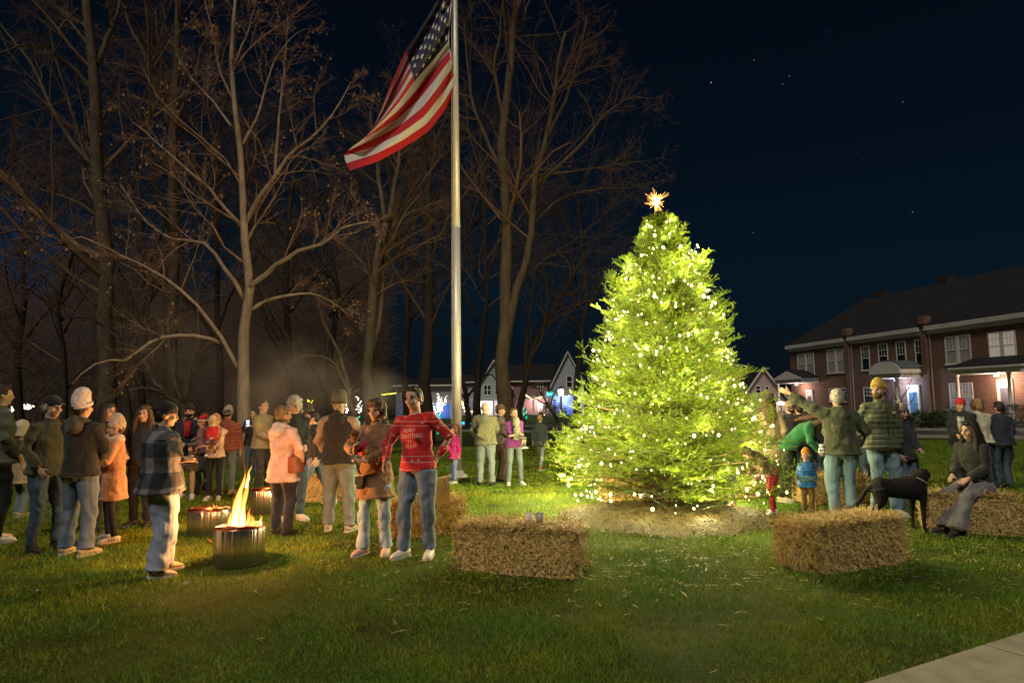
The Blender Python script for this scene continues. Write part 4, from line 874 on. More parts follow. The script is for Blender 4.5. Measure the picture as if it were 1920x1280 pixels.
# ============================================================ STRAW BALES
bale_core = mat('bale_core', (0.26, 0.165, 0.060), .9, .5, 28, 1.0, 60)
straw_a = straw_mat('bale_straw', (0.60, 0.42, 0.15), .6)
def bale(label, c, rz_, dims=(1.12, .46, .46), n=5200, seed=1, lumps=.02, grp='straw bales set out as seats'):
    rng = np.random.default_rng(seed); rt = empty('straw_bale', c, rz_); tag(rt, label, 'straw bale', grp)
    L, D, H = dims; nx, ny_, nz = 22, 9, 9; mb = MB(); Vs = []
    def surf(p):
        """box point -> bulgy bale surface"""
        x_, y_, z_ = p[:, 0] / (L / 2), p[:, 1] / (D / 2), (p[:, 2] - H / 2) / (H / 2)
        q = p.copy(); tie = 1 - .045 * (np.exp(-((np.abs(x_) - .36) / .05) ** 2)); q[:, 1] *= tie; q[:, 2] = H / 2 + (q[:, 2] - H / 2) * tie
        nz_ = noise2(p[:, 0] * 1 + p[:, 2] + 9 + seed, p[:, 1] + p[:, 2] * .7 + 9, .07, seed) - .5; s_ = 1 + nz_ * .10
        e_ = (np.abs(x_) ** 8 + np.abs(y_) ** 8 + np.abs(z_) ** 8) ** (1 / 8.); q *= (1 - .055 * np.clip(e_ - 1, 0, 1) / .1)[:, None]
        q[:, :2] *= s_[:, None]; q[:, 2] *= 1 + nz_ * .07 * (p[:, 2] > .1); return q
    P = []; N_ = []
    ar = np.array([L * D, L * D * .0, L * H, L * H, D * H, D * H]); ar = ar / ar.sum()
    k = rng.choice(6, n, p=ar); a_ = rng.random(n) * 2 - 1; b_ = rng.random(n) * 2 - 1
    p = np.zeros((n, 3)); nn = np.zeros((n, 3))
    m_ = k == 0; p[m_] = np.stack([a_[m_] * L / 2, b_[m_] * D / 2, np.full(m_.sum(), H)], 1); nn[m_] = (0, 0, 1)
    for kk, s_ in ((2, -1), (3, 1)):
        m_ = k == kk; p[m_] = np.stack([a_[m_] * L / 2, np.full(m_.sum(), s_ * D / 2), (b_[m_] + 1) / 2 * H], 1); nn[m_] = (0, s_, 0)
    for kk, s_ in ((4, -1), (5, 1)):
        m_ = k == kk; p[m_] = np.stack([np.full(m_.sum(), s_ * L / 2), a_[m_] * D / 2, (b_[m_] + 1) / 2 * H], 1); nn[m_] = (s_, 0, 0)
    p = surf(p); V, Q = flakes(n, p, nn, .105, .0068, .55, bend=.5); V[:, 2] = np.maximum(V[:, 2], .004)
    # core as gridded box
    for ax, s_ in ((2, 1), (2, -1), (1, 1), (1, -1), (0, 1), (0, -1)):
        A = np.linspace(-1, 1, 26 if ax != 0 else 12); B = np.linspace(-1, 1, 12); AA, BB = np.meshgrid(A, B, indexing='ij'); o_ = np.full(AA.size, float(s_))
        if ax == 2: g = np.stack([AA.ravel() * L / 2, BB.ravel() * D / 2, (o_ + 1) / 2 * H], 1)
        elif ax == 1: g = np.stack([AA.ravel() * L / 2, o_ * D / 2, (BB.ravel() + 1) / 2 * H], 1)
        else: g = np.stack([o_ * L / 2, AA.ravel() * D / 2, (BB.ravel() + 1) / 2 * H], 1)
        g = surf(g); na_, nb_ = AA.shape; i_ = np.arange(na_ - 1)[:, None] * nb_; j_ = np.arange(nb_ - 1)[None]
        q = np.stack([i_ + j_, i_ + nb_ + j_, i_ + nb_ + j_ + 1, i_ + j_ + 1], -1).reshape(-1, 4)
        mb.add(g, q if s_ > 0 else q[:, ::-1])
    mb.build('packed_straw', bale_core, rt, True)
    o = link('straw_stalks', mesh_np('straw_stalks', V, [Q]), straw_a, rt); tag(o, kind='stuff')
    for s_ in (-1, 1):
        x_ = s_ * L * .18; loop = np.array([(x_, -D / 2, .01), (x_, -D / 2, H), (x_, D / 2, H), (x_, D / 2, .01)]); MB().tube(loop * [1, .985, .985], .005, 5, False).build('twine', mat('twine', (.45, .33, .16), .8, 0), rt)
    return rt
def between(a, b_, D=.46):
    """centre & angle of a bale whose near bottom edge runs from pixel a to b"""
    A, B = gp(*a), gp(*b_); d = B - A; L = np.linalg.norm(d); d /= L; nrm = np.array([-d[1], d[0], 0]); nrm = nrm if nrm[1] > 0 else -nrm
    return (A + B) / 2 + nrm * D / 2, math.atan2(d[1], d[0]), L
c, a, L = between((858, 1068), (1078, 1086)); bale('near straw bale carrying the two cups, left of centre', c, a, (L, .48, .44), 11000, 3)
BALE1 = (c, a)
c, a, L = between((1532, 1078), (1692, 1053)); bale('near straw bale in front of the lit fir at right', c, a, (L + .04, .50, .45), 11000, 4)
c, a, L = between((1782, 1002), (1898, 1008)); bale('straw bale with the long haired woman sitting on it', c + np.array([.02, .12, 0]), a, (.98, .46, .46), 6000, 5)
bale('straw bale standing behind the couple posing in red and brown', gp(786, 1012) + [0, .38, 0], R(28), (.98, .46, .44), 5000, 6)
bale('straw bale glowing behind the left side of the fir trunk', gp(1186, 940) + [0, .12, 0], R(-2), (1.0, .46, .44), 3500, 7)
bale('straw bale between the toddler and the legs of the pointing man', gp(1583, 950) + [0, .42, 0], R(2), (.95, .46, .46), 3500, 8)
bale('straw bale behind the hatted man in the black and tan jacket', gp(600, 942) + [0, .3, 0], R(3), (1.05, .46, .42), 3000, 10)
bale('straw bale half hidden behind the right side of the fir', gp(1395, 938) + [0, .5, 0], R(5), (1.0, .46, .42), 2500, 11)

# cups on the near bale
def cup(px, py, label, m, r=.038, h=.105, solid=True):
    c, a = BALE1; p = at(px, py, c[1] - .02); o = MB(); n = 20
    P = [(0, 0, 0), (0, 0, .004), (0, 0, h)]; rt = empty('cup', (p[0], p[1], .445)); tag(rt, label, 'cup', 'cups on the near bale')
    th = np.arange(n) / n * 6.2832; prof = [(r * .72, 0), (r, h), (r * .96, h), (r * .70, .004)]; V = []
    for rr, z in prof: V += [[rr * math.cos(q), rr * math.sin(q), z] for q in th]
    V.append([0, 0, 0]); V.append([0, 0, .004]); Q = [[k * n + j, k * n + (j + 1) % n, (k + 1) * n + (j + 1) % n, (k + 1) * n + j] for k in range(3) for j in range(n)]
    T = [[(j + 1) % n, j, 4 * n] for j in range(n)] + [[3 * n + j, 3 * n + (j + 1) % n, 4 * n + 1] for j in range(n)]
    o.add(V, Q, T); o.build('wall', m, rt, True); q = MB(); q.tube([(r * math.cos(k), r * math.sin(k), h) for k in np.linspace(0, 6.2832, 22)], .0025, 6, False); q.build('rim', m, rt, True)
cup(992, 990, 'opaque whitish paper cup on the near straw bale', mat('paper_cup', (.80, .70, .66), .6, .05))
cp = mat('clear_plastic', (.9, .9, .85), .12, 0); cp.node_tree.nodes['Principled BSDF'].inputs['Transmission Weight'].default_value = .55
cup(1012, 986, 'clear plastic cup beside the paper cup on the bale', cp, .042, .105)

# ============================================================ FIRE PITS
pit_m = mat('polished_steel', (.66, .60, .56), .27, .04, 1.5, 0, 1.3, metal=.97); soot = mat('soot', (.05, .035, .03), .8, .3); heat = mat('heat_tinted_rim', (.42, .16, .08), .3, .3, 6, metal=1.0)
ember = nosample(mat('ember', (.05, .02, .01), .9, .8, 30, emit=(1, .22, .03), es=1.6)); wood = mat('firewood', (.10, .05, .03), .9, .5, 12, .6)
def flame_mat(nm, es):
    m = bpy.data.materials.new(nm); m.use_nodes = True; t = m.node_tree; t.nodes.remove(t.nodes['Principled BSDF']); out = t.nodes['Material Output']
    un = t.nodes.new('ShaderNodeUVMap'); sp = t.nodes.new('ShaderNodeSeparateXYZ'); t.links.new(un.outputs[0], sp.inputs[0]); tcn = t.nodes.new('ShaderNodeTexCoord')
    mp = t.nodes.new('ShaderNodeMapping'); mp.inputs['Scale'].default_value = (1, 1, .3); t.links.new(tcn.outputs['Object'], mp.inputs[0])
    nz = t.nodes.new('ShaderNodeTexNoise'); nz.inputs['Scale'].default_value = 22; nz.inputs['Detail'].default_value = 4; t.links.new(mp.outputs[0], nz.inputs[0])
    # heat: hot near base/centre line, cool to the tip
    hgt = math_n(t, 'SUBTRACT', 1.0, sp.outputs['Y']); lw = t.nodes.new('ShaderNodeLayerWeight'); lw.inputs[0].default_value = .5
    core = math_n(t, 'SUBTRACT', 1.0, lw.outputs['Facing'])
    hv = math_n(t, 'MULTIPLY', math_n(t, 'ADD', math_n(t, 'MULTIPLY', hgt, .9), math_n(t, 'MULTIPLY', nz.outputs[0], .35)), math_n(t, 'POWER', core, .7))
    r = t.nodes.new('ShaderNodeValToRGB'); el = r.color_ramp.elements; el[0].position = .12; el[0].color = (.9, .10, .005, 1); el[1].position = .98; el[1].color = (1, .80, .38, 1)
    q = el.new(.35); q.color = (1, .28, .02, 1); q = el.new(.62); q.color = (1, .50, .08, 1); t.links.new(hv, r.inputs[0])
    em = t.nodes.new('ShaderNodeEmission'); t.links.new(r.outputs[0], em.inputs[0]); t.links.new(math_n(t, 'MULTIPLY', math_n(t, 'POWER', hv, 1.6), es), em.inputs[1])
    tr = t.nodes.new('ShaderNodeBsdfTransparent'); mr_ = t.nodes.new('ShaderNodeMapRange'); mr_.inputs[1].default_value = .12; mr_.inputs[2].default_value = .42; t.links.new(hv, mr_.inputs[0])
    ms = t.nodes.new('ShaderNodeMixShader'); t.links.new(mr_.outputs[0], ms.inputs[0]); t.links.new(tr.outputs[0], ms.inputs[1]); t.links.new(em.outputs[0], ms.inputs[2]); t.links.new(ms.outputs[0], out.inputs[0])
    return nosample(m)
flm = flame_mat('flame', 4.2)
def tongue(name, pts, w, parent, n=14, seed=0):
    """tapering closed flame body along pts"""
    P = np.asarray(pts, float); k = 26; t_ = np.linspace(0, 1, k); s_ = np.linspace(0, 1, len(P)); Q_ = np.stack([np.interp(t_, s_, P[:, a]) for a in range(3)], 1)
    for _ in range(4): Q_[1:-1] = (Q_[:-2] + 2 * Q_[1:-1] + Q_[2:]) / 4
    rr = .66 * w * (np.sin(np.clip(t_ * 1.15 + .22, 0, 1) * math.pi) ** .8 * (1 - t_ * .55) + .03) * (1 + .16 * np.sin(t_ * 23 + seed * 2)); rr[-1] = .002
    Q_[:, 0] += .014 * np.sin(t_ * 17 + seed) * t_; mb = MB(); mb.tube(Q_, rr, n, True, ry=rr * .75, side=(1, 0, 0)); o = mb.build(name, flm, parent, True)
    me = o.data; z = np.array([v_.co.z for v_ in me.vertices]); z0, z1 = P[0][2], P[-1][2]; uv = me.uv_layers.new(name='UVMap'); li = np.zeros(len(me.loops), np.int32); me.loops.foreach_get('vertex_index', li)
    zz_ = np.clip((z - z0) / (z1 - z0), 0, 1); uv.data.foreach_set('uv', np.stack([zz_[li] * 0, zz_[li]], 1).ravel()); return o
def firepit(label, c, r, h, power, flames, seed):
    rt = empty('fire_pit', c); tag(rt, label, 'fire pit', 'round steel fire pits'); mb = MB()
    NS = 260; th = np.arange(NS) / NS * 2 * math.pi; rip = sum(a_ * np.sin(th * f_ + p_) for a_, f_, p_ in ((.0026, 23, seed), (.0020, 37, 1.3 * seed), (.0011, 61, 2), (.0045, 9, seed * .7))); V = np.concatenate([np.stack([(r * k_ + rip) * np.cos(th), (r * k_ + rip) * np.sin(th), th * 0 + z_], 1) for k_, z_ in ((.97, .012), (1, .02), (1, h - .012), (.985, h))])
    j_ = np.arange(NS); j2_ = (j_ + 1) % NS; mb.add(V, np.vstack([np.stack([k_ * NS + j_, k_ * NS + j2_, (k_ + 1) * NS + j2_, (k_ + 1) * NS + j_], 1) for k_ in range(3)])); mb.build('drum', pit_m, rt, True)
    mb = MB(); mb.tube([(0, 0, h), (0, 0, h + .012), (0, 0, h + .022), (0, 0, h + .010)], [r * .99, r * 1.0, r * .93, r * .80], 64, False); mb.build('rim', heat, rt, True)
    mb = MB(); mb.tube([(0, 0, h + .01), (0, 0, h * .45), (0, 0, h * .45)], [r * .80, r * .80, .001], 48, False); mb.build('fire_bowl', soot, rt, True)
    mb = MB(); mb.tube([(0, 0, -.01), (0, 0, .02)], [r * .9, r * .9], 40); mb.build('base_ring', soot, rt, True)
    rg = random.Random(seed)
    for k in range(5):
        a = rg.random() * 6.28; mb = MB(); d = np.array([math.cos(a), math.sin(a), rg.uniform(-.1, .35)]); p = np.array([rg.uniform(-.04, .04), rg.uniform(-.04, .04), h * .62 + .02 * k])
        mb.tube([p - d * r * .58, p + d * r * .58], [.028, .024], 7); mb.build('log', wood if k % 2 else ember, rt)
    mb = MB(); mb.ell((0, 0, h * .5), (r * .74, r * .74, h * .12), n=20, m=8); mb.build('ember_bed', ember, rt, True)
    for k, (pts, w) in enumerate(flames): tongue('flame', [(x_, y_, h + (z_ * 1.36 if z_ > 0 else z_)) for x_, y_, z_ in pts], w, rt, seed=seed + k)
    if power: lamp('fire_light', (0, 0, h + .26), power, (1, .42, .12), .10, parent=rt)
    return rt
FP1 = gp(449, 1057) + [0, .0, 0]
firepit('nearest round steel fire pit with the tall bright flame', FP1, .255, .385, 330, [
    ([(-.03, 0, -.10), (-.07, 0, .05), (-.02, -.02, .22), (.03, 0, .36), (.025, 0, .52), (.06, 0, .70)], .085), ([(-.06, .03, -.10), (-.12, .02, .02), (-.08, 0, .16), (-.05, 0, .33)], .07),
    ([(.0, .03, -.1), (.0, .03, .1), (.05, .02, .3), (.06, .02, .45), (.04, 0, .62)], .06), ([(.10, 0, -.10), (.12, 0, .0), (.13, 0, .09), (.10, .02, .17)], .085), ([(.15, 0, -.08), (.18, 0, .02), (.20, .01, .08)], .05),
    ([(.07, .02, -.1), (.07, .02, .05), (.09, .03, .14), (.07, .03, .22)], .05), ([(-.14, .0, -.06), (-.16, 0, .0), (-.15, .01, .06)], .035), ([(.05, .0, .30), (.085, .0, .44), (.13, .01, .55)], .028), ([(.20, .02, -.02), (.215, .02, .07), (.18, .03, .13)], .025)], 3)
firepit('low burning steel fire pit behind and left of the bright one', gp(390, 1003), .255, .33, 90, [
    ([(-.02, 0, -.10), (0, 0, .0), (.03, 0, .09)], .05), ([(.05, .02, -.1), (.06, .02, .02), (.04, .02, .10)], .045), ([(.09, 0, -.08), (.11, 0, .03), (.10, 0, .07)], .03), ([(-.1, 0, -.1), (-.09, 0, 0), (-.07, 0, .04)], .04)], 5)
firepit('farthest steel fire pit, half hidden behind the woman in the pink coat', gp(500, 962), .25, .37, 60, [([(0, 0, -.1), (.01, 0, 0), (.0, 0, .04)], .05), ([(-.1, 0, -.1), (-.08, 0, .01), (-.06, 0, .03)], .04)], 7)
# ============================================================ PEOPLE
def cloth(name, col, rough=.85, var=.22, bump=.35, vs=9, bs=70, **k): return mat('cloth_' + name, col, rough, var, vs, bump, bs, sheen=.15, **k)
def quilt(name, col, step=22.0, depth=.9):
    key = 'quilt_' + name
    if key in MC: return MC[key]
    m = cloth('q' + name, col, rough=.45, bump=0); MC[key] = m; t = m.node_tree; b = t.nodes['Principled BSDF']; tcn = t.nodes.new('ShaderNodeTexCoord'); sp = t.nodes.new('ShaderNodeSeparateXYZ')
    t.links.new(tcn.outputs['Object'], sp.inputs[0]); s_ = math_n(t, 'ABSOLUTE', math_n(t, 'SINE', math_n(t, 'MULTIPLY', sp.outputs['Z'], step * math.pi)))
    bp = t.nodes.new('ShaderNodeBump'); bp.inputs['Distance'].default_value = .02; bp.inputs['Strength'].default_value = depth; t.links.new(math_n(t, 'POWER', s_, .5), bp.inputs['Height']); t.links.new(bp.outputs[0], b.inputs['Normal'])
    return m
def plaid(name, ca, cb, cc, step=9.0):
    key = 'plaid_' + name
    if key in MC: return MC[key]
    m = bpy.data.materials.new(key); m.use_nodes = True; MC[key] = m; t = m.node_tree; b = t.nodes['Principled BSDF']; b.inputs['Roughness'].default_value = .9
    tcn = t.nodes.new('ShaderNodeTexCoord'); sp = t.nodes.new('ShaderNodeSeparateXYZ'); t.links.new(tcn.outputs['Object'], sp.inputs[0])
    xy = math_n(t, 'ADD', sp.outputs['X'], sp.outputs['Y']); fx = math_n(t, 'GREATER_THAN', math_n(t, 'FRACT', math_n(t, 'MULTIPLY', xy, step)), .5); fz = math_n(t, 'GREATER_THAN', math_n(t, 'FRACT', math_n(t, 'MULTIPLY', sp.outputs['Z'], step)), .5)
    c1 = mixc(t, fx, ca, cb); c2 = mixc(t, fx, cb, cc); t.links.new(mixc(t, fz, c1, c2), b.inputs['Base Color']); return m
def denim(name, col): return mat('denim_' + name, col, .85, .16, 7, .35, 120, stretch=(1, 1, .5))
J_light = denim('light', (.26, .31, .40)); J_mid = denim('mid', (.12, .16, .22)); J_dark = denim('dark', (.045, .07, .10)); J_grey = denim('grey', (.17, .20, .20)); J_pale = denim('pale', (.30, .38, .42))
blk = cloth('black', (.014, .013, .013)); blk2 = cloth('charcoal', (.03, .029, .03)); navy = cloth('navy', (.016, .019, .035)); leg_blk = cloth('legging', (.010, .010, .011), bump=.1)
white_sh = mat('white_shoe', (.60, .57, .52), .6, .1, 20); dark_sh = mat('dark_shoe', (.03, .028, .026), .5, .2); tan_sh = mat('tan_shoe', (.42, .34, .24), .7, .2); sole_m = mat('sole', (.50, .47, .42), .7, .1); boot_p = mat('pink_boot', (.50, .33, .27), .6, .15); boot_b = mat('brown_boot', (.18, .10, .05), .6, .2); boot_o = mat('orange_boot', (.45, .22, .05), .6, .2)
def skin_mat(nm, c):
    m = mat('skin_' + nm, c, .55, .07, 12, .12, 160); m.node_tree.nodes['Principled BSDF'].inputs['Subsurface Weight'].default_value = .08; m.node_tree.nodes['Principled BSDF'].inputs['Subsurface Radius'].default_value = (.02, .008, .004); return m
skin = skin_mat('fair', (.50, .30, .21)); skin_t = skin_mat('tan', (.38, .21, .13)); skin_b = skin_mat('brown', (.16, .085, .05))
def hairm(nm, c): return mat('hair_' + nm, c, .55, .5, 14, .9, 60, stretch=(3, 3, .35), spec=.4)
H_dk = hairm('dark', (.022, .014, .010)); H_br = hairm('brown', (.085, .045, .022)); H_lb = hairm('light_brown', (.22, .13, .06)); H_bl = hairm('blond', (.38, .26, .13)); H_gr = hairm('grey', (.34, .31, .27)); H_rd = hairm('reddish', (.20, .08, .035))
eye_m = mat('eye_dark', (.02, .015, .012), .2, 0); lip_m = mat('lip', (.30, .10, .08), .5, 0); teeth_m = mat('teeth', (.7, .66, .6), .4, 0); strap_m = mat('bag_leather', (.20, .08, .035), .5, .2); zip_m = mat('zip', (.35, .34, .32), .35, 0, metal=.7)
fold_tex = bpy.data.textures.new('cloth_folds', 'MARBLE'); fold_tex.noise_scale = .22; fold_tex.noise_depth = 2; fold_tex.turbulence = 9; fold_tex.marble_type = 'SOFT'
fold_tex2 = bpy.data.textures.new('trouser_folds', 'MARBLE'); fold_tex2.noise_scale = .17; fold_tex2.noise_depth = 1; fold_tex2.turbulence = 7; fold_tex2.marble_type = 'SOFT'
hair_tex = bpy.data.textures.new('hair_clumps', 'CLOUDS'); hair_tex.noise_scale = .035; hair_tex.noise_depth = 2
def finish(o, vox, smooth=3, tex=None, st=.02):
    r = o.modifiers.new('remesh', 'REMESH'); r.mode = 'VOXEL'; r.voxel_size = vox; r.use_smooth_shade = True
    if smooth: s_ = o.modifiers.new('smooth', 'SMOOTH'); s_.factor = .5; s_.iterations = smooth
    if tex is not None:
        d = o.modifiers.new('folds', 'DISPLACE'); d.texture = tex; d.strength = st; d.mid_level = .5; d.texture_coords = 'LOCAL'
def ik(a, t, l1, l2, hint):
    a, t, hint = map(lambda v_: np.asarray(v_, float), (a, t, hint)); d = t - a; D = np.linalg.norm(d); D2 = min(D, (l1 + l2) * .995); u_ = d / (D + 1e-9); t = a + u_ * D2
    x_ = (l1 * l1 - l2 * l2 + D2 * D2) / (2 * D2); h = math.sqrt(max(l1 * l1 - x_ * x_, 1e-6)); hv = hint - u_ * np.dot(hint, u_); hv /= np.linalg.norm(hv) + 1e-9
    return a + u_ * x_ + hv * h, t
ARM = {'side': (.27, .02, .84), 'pocket': (.20, -.12, .96), 'front': (.06, -.27, 1.06), 'hold': (.08, -.30, 1.20), 'phone': (.06, -.34, 1.34), 'cross': (-.12, -.21, 1.17), 'back': (.10, .20, .98), 'jeans': (.23, -.04, .93)}
def hand(mb, w, d, side_, palmn, curl, s=1.0):
    """w wrist, d direction of the hand; palm + five separate fingers"""
    d = d / np.linalg.norm(d); palmn = palmn - d * np.dot(palmn, d); palmn /= np.linalg.norm(palmn) + 1e-9; sd_ = np.cross(d, palmn) * side_
    k = w + d * .088 * s
    mb.tube([w - d * .03 * s, w, w + d * .035 * s, w + d * .07 * s, k], np.array([.026, .026, .038, .042, .040]) * s, 10, True, ry=np.array([.022, .020, .019, .018, .014]) * s, side=sd_)
    for q, (off, L) in enumerate(((-.031, .066), (-.011, .078), (.010, .074), (.030, .058))):
        p = k + sd_ * off * s - d * .006 * s; dd = d + sd_ * off * 3.2; dd /= np.linalg.norm(dd); pts = [p]; c_ = curl * (1 + .12 * q)
        for f_ in (.42, .32, .26): pts.append(pts[-1] + dd * L * f_ * s); dd = dd * math.cos(c_) + palmn * math.sin(c_); dd /= np.linalg.norm(dd)
        mb.tube(pts, np.array([.0095, .0090, .0082, .0062]) * s, 7)
    p = w + d * .028 * s - sd_ * .032 * s; dd = d * .72 - sd_ * .62 + palmn * (.18 + .4 * min(curl, .8)); dd /= np.linalg.norm(dd)
    mb.tube([p - dd * .012 * s, p + dd * .03 * s, p + dd * .052 * s + d * .006, p + dd * .07 * s + d * .014 * s], np.array([.013, .0115, .0098, .0072]) * s, 7)

def person(px, py, top, yaw, label, jacket=None, trousers=None, shoes=None, hairk='short', hair=H_dk, hat=None, hatm=None, sk=None, jlen=.88, bulk=1.0, fem=False,
           arms=('side', 'side'), feet=None, lean=0.0, slean=0.0, hy=0.0, hp=0.0, kid=1.05, Y=None, H=None, vox=.012, face=None, flare=1.0, curl=(.5, .5), sleeve=None, hood=None, collar=True, legw=1.0,
           seat=None, z0=0.0, elbows=(None, None), grp=None, scarf=None, jshape=None, short_sleeve=False, shorts=False, cat='person', loc=None, hand_dirs=(None, None), glove=None, trim_=None, jdisp=.022):
    sk = sk or skin; jacket = jacket or blk; trousers = trousers or J_dark; shoes = shoes or dark_sh; sleeve = sleeve or None
    if Y is None: g = gp(px, py)
    else: g = gy(px, Y)
    if loc is not None: g = np.array(loc, float)
    if H is None:
        H = at(px, top, g[1])[2] - (0.03 if hat else 0.0)
    s = H / 1.76 if kid == 1.0 else H / (1.76 * 1.0)
    yr = R(yaw); mb = MB(); seat_ = seat
    hipz = .93 if seat is None else seat / s + .08
    piv = np.array([0, 0, hipz]); LM = rotx(R(lean)) @ roty(R(slean))    # lean>0 bends forward (towards -y)
    T = lambda p: (np.atleast_2d(np.asarray(p, float)) - [0, 0, .93]) @ LM.T + piv
    T1 = lambda p: T(p)[0]
    hk = kid; npv = np.array([0, .0, 1.50]); HM = rotz(R(hy)) @ rotx(R(hp))
    def HT(V): return T(((np.atleast_2d(np.asarray(V, float)) - [0, 0, 1.50]) * hk) @ HM.T + npv)
    def HTm(mb_):
        for k in range(len(mb_.V)): mb_.V[k] = HT(mb_.V[k])
    shw = .150 if fem else .172
    if kid > 1.1: shw = .135
    # --- head
    h = MB(); h.ell((0, .012, 1.665), (.077, .097, .098), n=20, m=14); h.ell((0, -.018, 1.605), (.062, .070, .075), n=16, m=12); h.ell((0, -.055, 1.556), (.032, .030, .024)); h.ell((0, -.075, 1.592), (.030, .020, .016))
    h.tube([(0, -.078, 1.662), (0, -.098, 1.632), (0, -.108, 1.618), (0, -.085, 1.608)], [.010, .013, .017, .012], 8)
    for e_ in (-1, 1):
        h.ell((e_ * .077, .012, 1.632), (.010, .022, .032), n=8, m=6); h.ell((e_ * .040, -.066, 1.612), (.024, .018, .020), n=8, m=6); h.ell((e_ * .032, -.080, 1.668), (.022, .010, .008), n=8, m=5)
    h.tube([(0, .02, 1.44), (0, .014, 1.50), (0, .006, 1.58)], [.062, .055 if not fem else .047, .055], 12)
    HTm(h); mb.V += h.V
    off = 0
    for kq in range(len(h.Q)): mb.Q.append(h.Q[kq])
    for kq in range(len(h.T)): mb.T.append(h.T[kq])
    mb.n = h.n
    # --- torso
    tz = np.array([.86, .93, 1.02, 1.12, 1.24, 1.34, 1.41, 1.455, 1.49]); tx = np.array([.135, .158, .140, .128, .142, .150, .145, .105, .06]) * (1 if not fem else .93); ty = np.array([.09, .105, .095, .088, .10, .105, .092, .07, .055])
    mb.tube(T(np.stack([tz * 0, tz * 0 + .01, tz], 1)), tx, 16, True, ry=ty, side=LM @ np.array([1.0, 0, 0]))
    # --- arms
    SH, EL, WR = [], [], []
    for q, sx in enumerate((1, -1)):   # 0 = person's left (+x)
        S_ = T1((sx * shw, .01, 1.425)); a = arms[q]
        if isinstance(a, str): w_ = np.array(ARM[a], float); w_ = T1((w_[0] * sx, w_[1], w_[2])) if not (seat or lean > 25) else T1((w_[0] * sx, w_[1], w_[2]))
        else: w_ = np.array(a, float)
        hint = np.array(elbows[q] if elbows[q] is not None else (sx * .5, .8, -.25)); E_, w_ = ik(S_, w_, .285, .255, hint); SH.append(S_); EL.append(E_); WR.append(w_)
        mb.tube([S_ + [0, 0, .0], S_ * .5 + E_ * .5, E_, E_ * .55 + w_ * .45, w_], [.052, .043, .036, .037, .025], 10)
        d = w_ - E_; hd = hand_dirs[q]
        if hd is not None: d = np.array(hd, float)
        hand(mb, w_, d, sx, np.array([-sx * .9, -.2, -.2]) if abs(d[2]) > abs(d[1]) else np.array([-sx * .4, 0, -.8]), curl[q])
    # --- legs
    if feet is None: feet = ((.10, -.03), (-.10, .03))
    HP_, KN, AN, FD = [], [], [], []
    for q, sx in enumerate((1, -1)):
        h_ = np.array([sx * .088, 0, hipz]); f_ = feet[q]; a_ = np.array([f_[0], f_[1], .085 + (f_[2] if len(f_) > 2 else 0)]); hint = np.array([sx * .12, -1.0, .3 if seat else 0]); k_, a_ = ik(h_, a_, .432 if not seat else .44, .422, hint)
        yawf = R(f_[3]) if len(f_) > 3 else R(sx * 14); fdv = np.array([math.sin(yawf), -math.cos(yawf), 0]); HP_.append(h_); KN.append(k_); AN.append(a_); FD.append(fdv)
        mb.tube([h_ + [0, 0, .03], h_ * .6 + k_ * .4, k_ + [0, 0, .02], k_ * .65 + a_ * .35, a_ + [0, 0, .02]], np.array([.088, .078, .054, .055, .036]) * min(1, legw * .86), 10)
        mb.tube([a_ + fdv * -.045 + [0, 0, -.03], a_ + [0, 0, -.03], a_ + fdv * .09 + [0, 0, -.05], a_ + fdv * .15 + [0, 0, -.06]], [.03, .036, .034, .022], 8)
    legw *= 1.07; bulk *= 1.07; me_o = mb.build('person', sk); root = me_o; root.location = (g[0], g[1], z0); root.rotation_euler = (0, 0, yr); root.scale = (s,) * 3
    finish(root, min(vox, .0095), 1); tag(root, label, cat, grp)
    def part(m_, name, mt, tex=None, st=.0, v=None, sm=3, smooth=True):
        o = m_.build(name, mt, root, smooth)
        if tex is not None or v is not None: finish(o, v or vox, sm, tex, st)
        return o
    # --- trousers
    fl = flare
    if shorts: pass
    tr = MB(); zt_ = hipz + (.12 if not seat else .10)
    tr.tube([(0, .005, hipz + .13), (0, .008, hipz + .03), (0, .012, hipz - .05), (0, .010, hipz - .10)], [.145, .168, .170, .13], 16, True, ry=[.10, .116, .118, .09], side=(1, 0, 0))
    for q in range(2):
        h_, k_, a_ = HP_[q], KN[q], AN[q]; w_ = legw
        e_ = k_ * .3 + a_ * .7 if not shorts else k_
        if shorts: tr.tube([h_ + [0, 0, .02], h_ * .5 + k_ * .5, k_ + (h_ - k_) * .04], [.10 * w_, .098 * w_, .085 * w_], 12)
        else: tr.tube([h_ + [0, 0, -.04], h_ * .6 + k_ * .4, k_, e_, a_ + [0, 0, -.005]], np.array([.102, .093, .073, .066 * (fl ** .5), .062 * fl]) * w_, 12)
    part(tr, 'trousers', trousers, fold_tex2, .022 if legw >= .95 else .006)
    # --- shoes
    for q in range(2):
        a_, fd_ = AN[q] - np.array([0, 0, .085]), FD[q]; sh = MB(); zs = a_[2]; hs = 1.0
        sh.tube([a_ + fd_ * -.075 + [0, 0, .045], a_ + fd_ * -.05 + [0, 0, .055], a_ + fd_ * .02 + [0, 0, .055], a_ + fd_ * .10 + [0, 0, .043], a_ + fd_ * .165 + [0, 0, .034], a_ + fd_ * .20 + [0, 0, .028]], [.022, .038, .043, .048, .040, .016], 12, True, ry=[.03, .042, .044, .034, .026, .012], side=np.cross(fd_, [0, 0, 1.0]))
        if shoes in (boot_p, boot_b, boot_o): sh.tube([a_ + [0, 0, .05], a_ + [0, 0, .17]], [.048, .052], 10)
        else: sh.tube([a_ + [0, 0, .05], a_ + [0, 0, .095]], [.044, .042], 10)
        so_ = part(sh, 'shoe', shoes, None, 0, vox, 2)
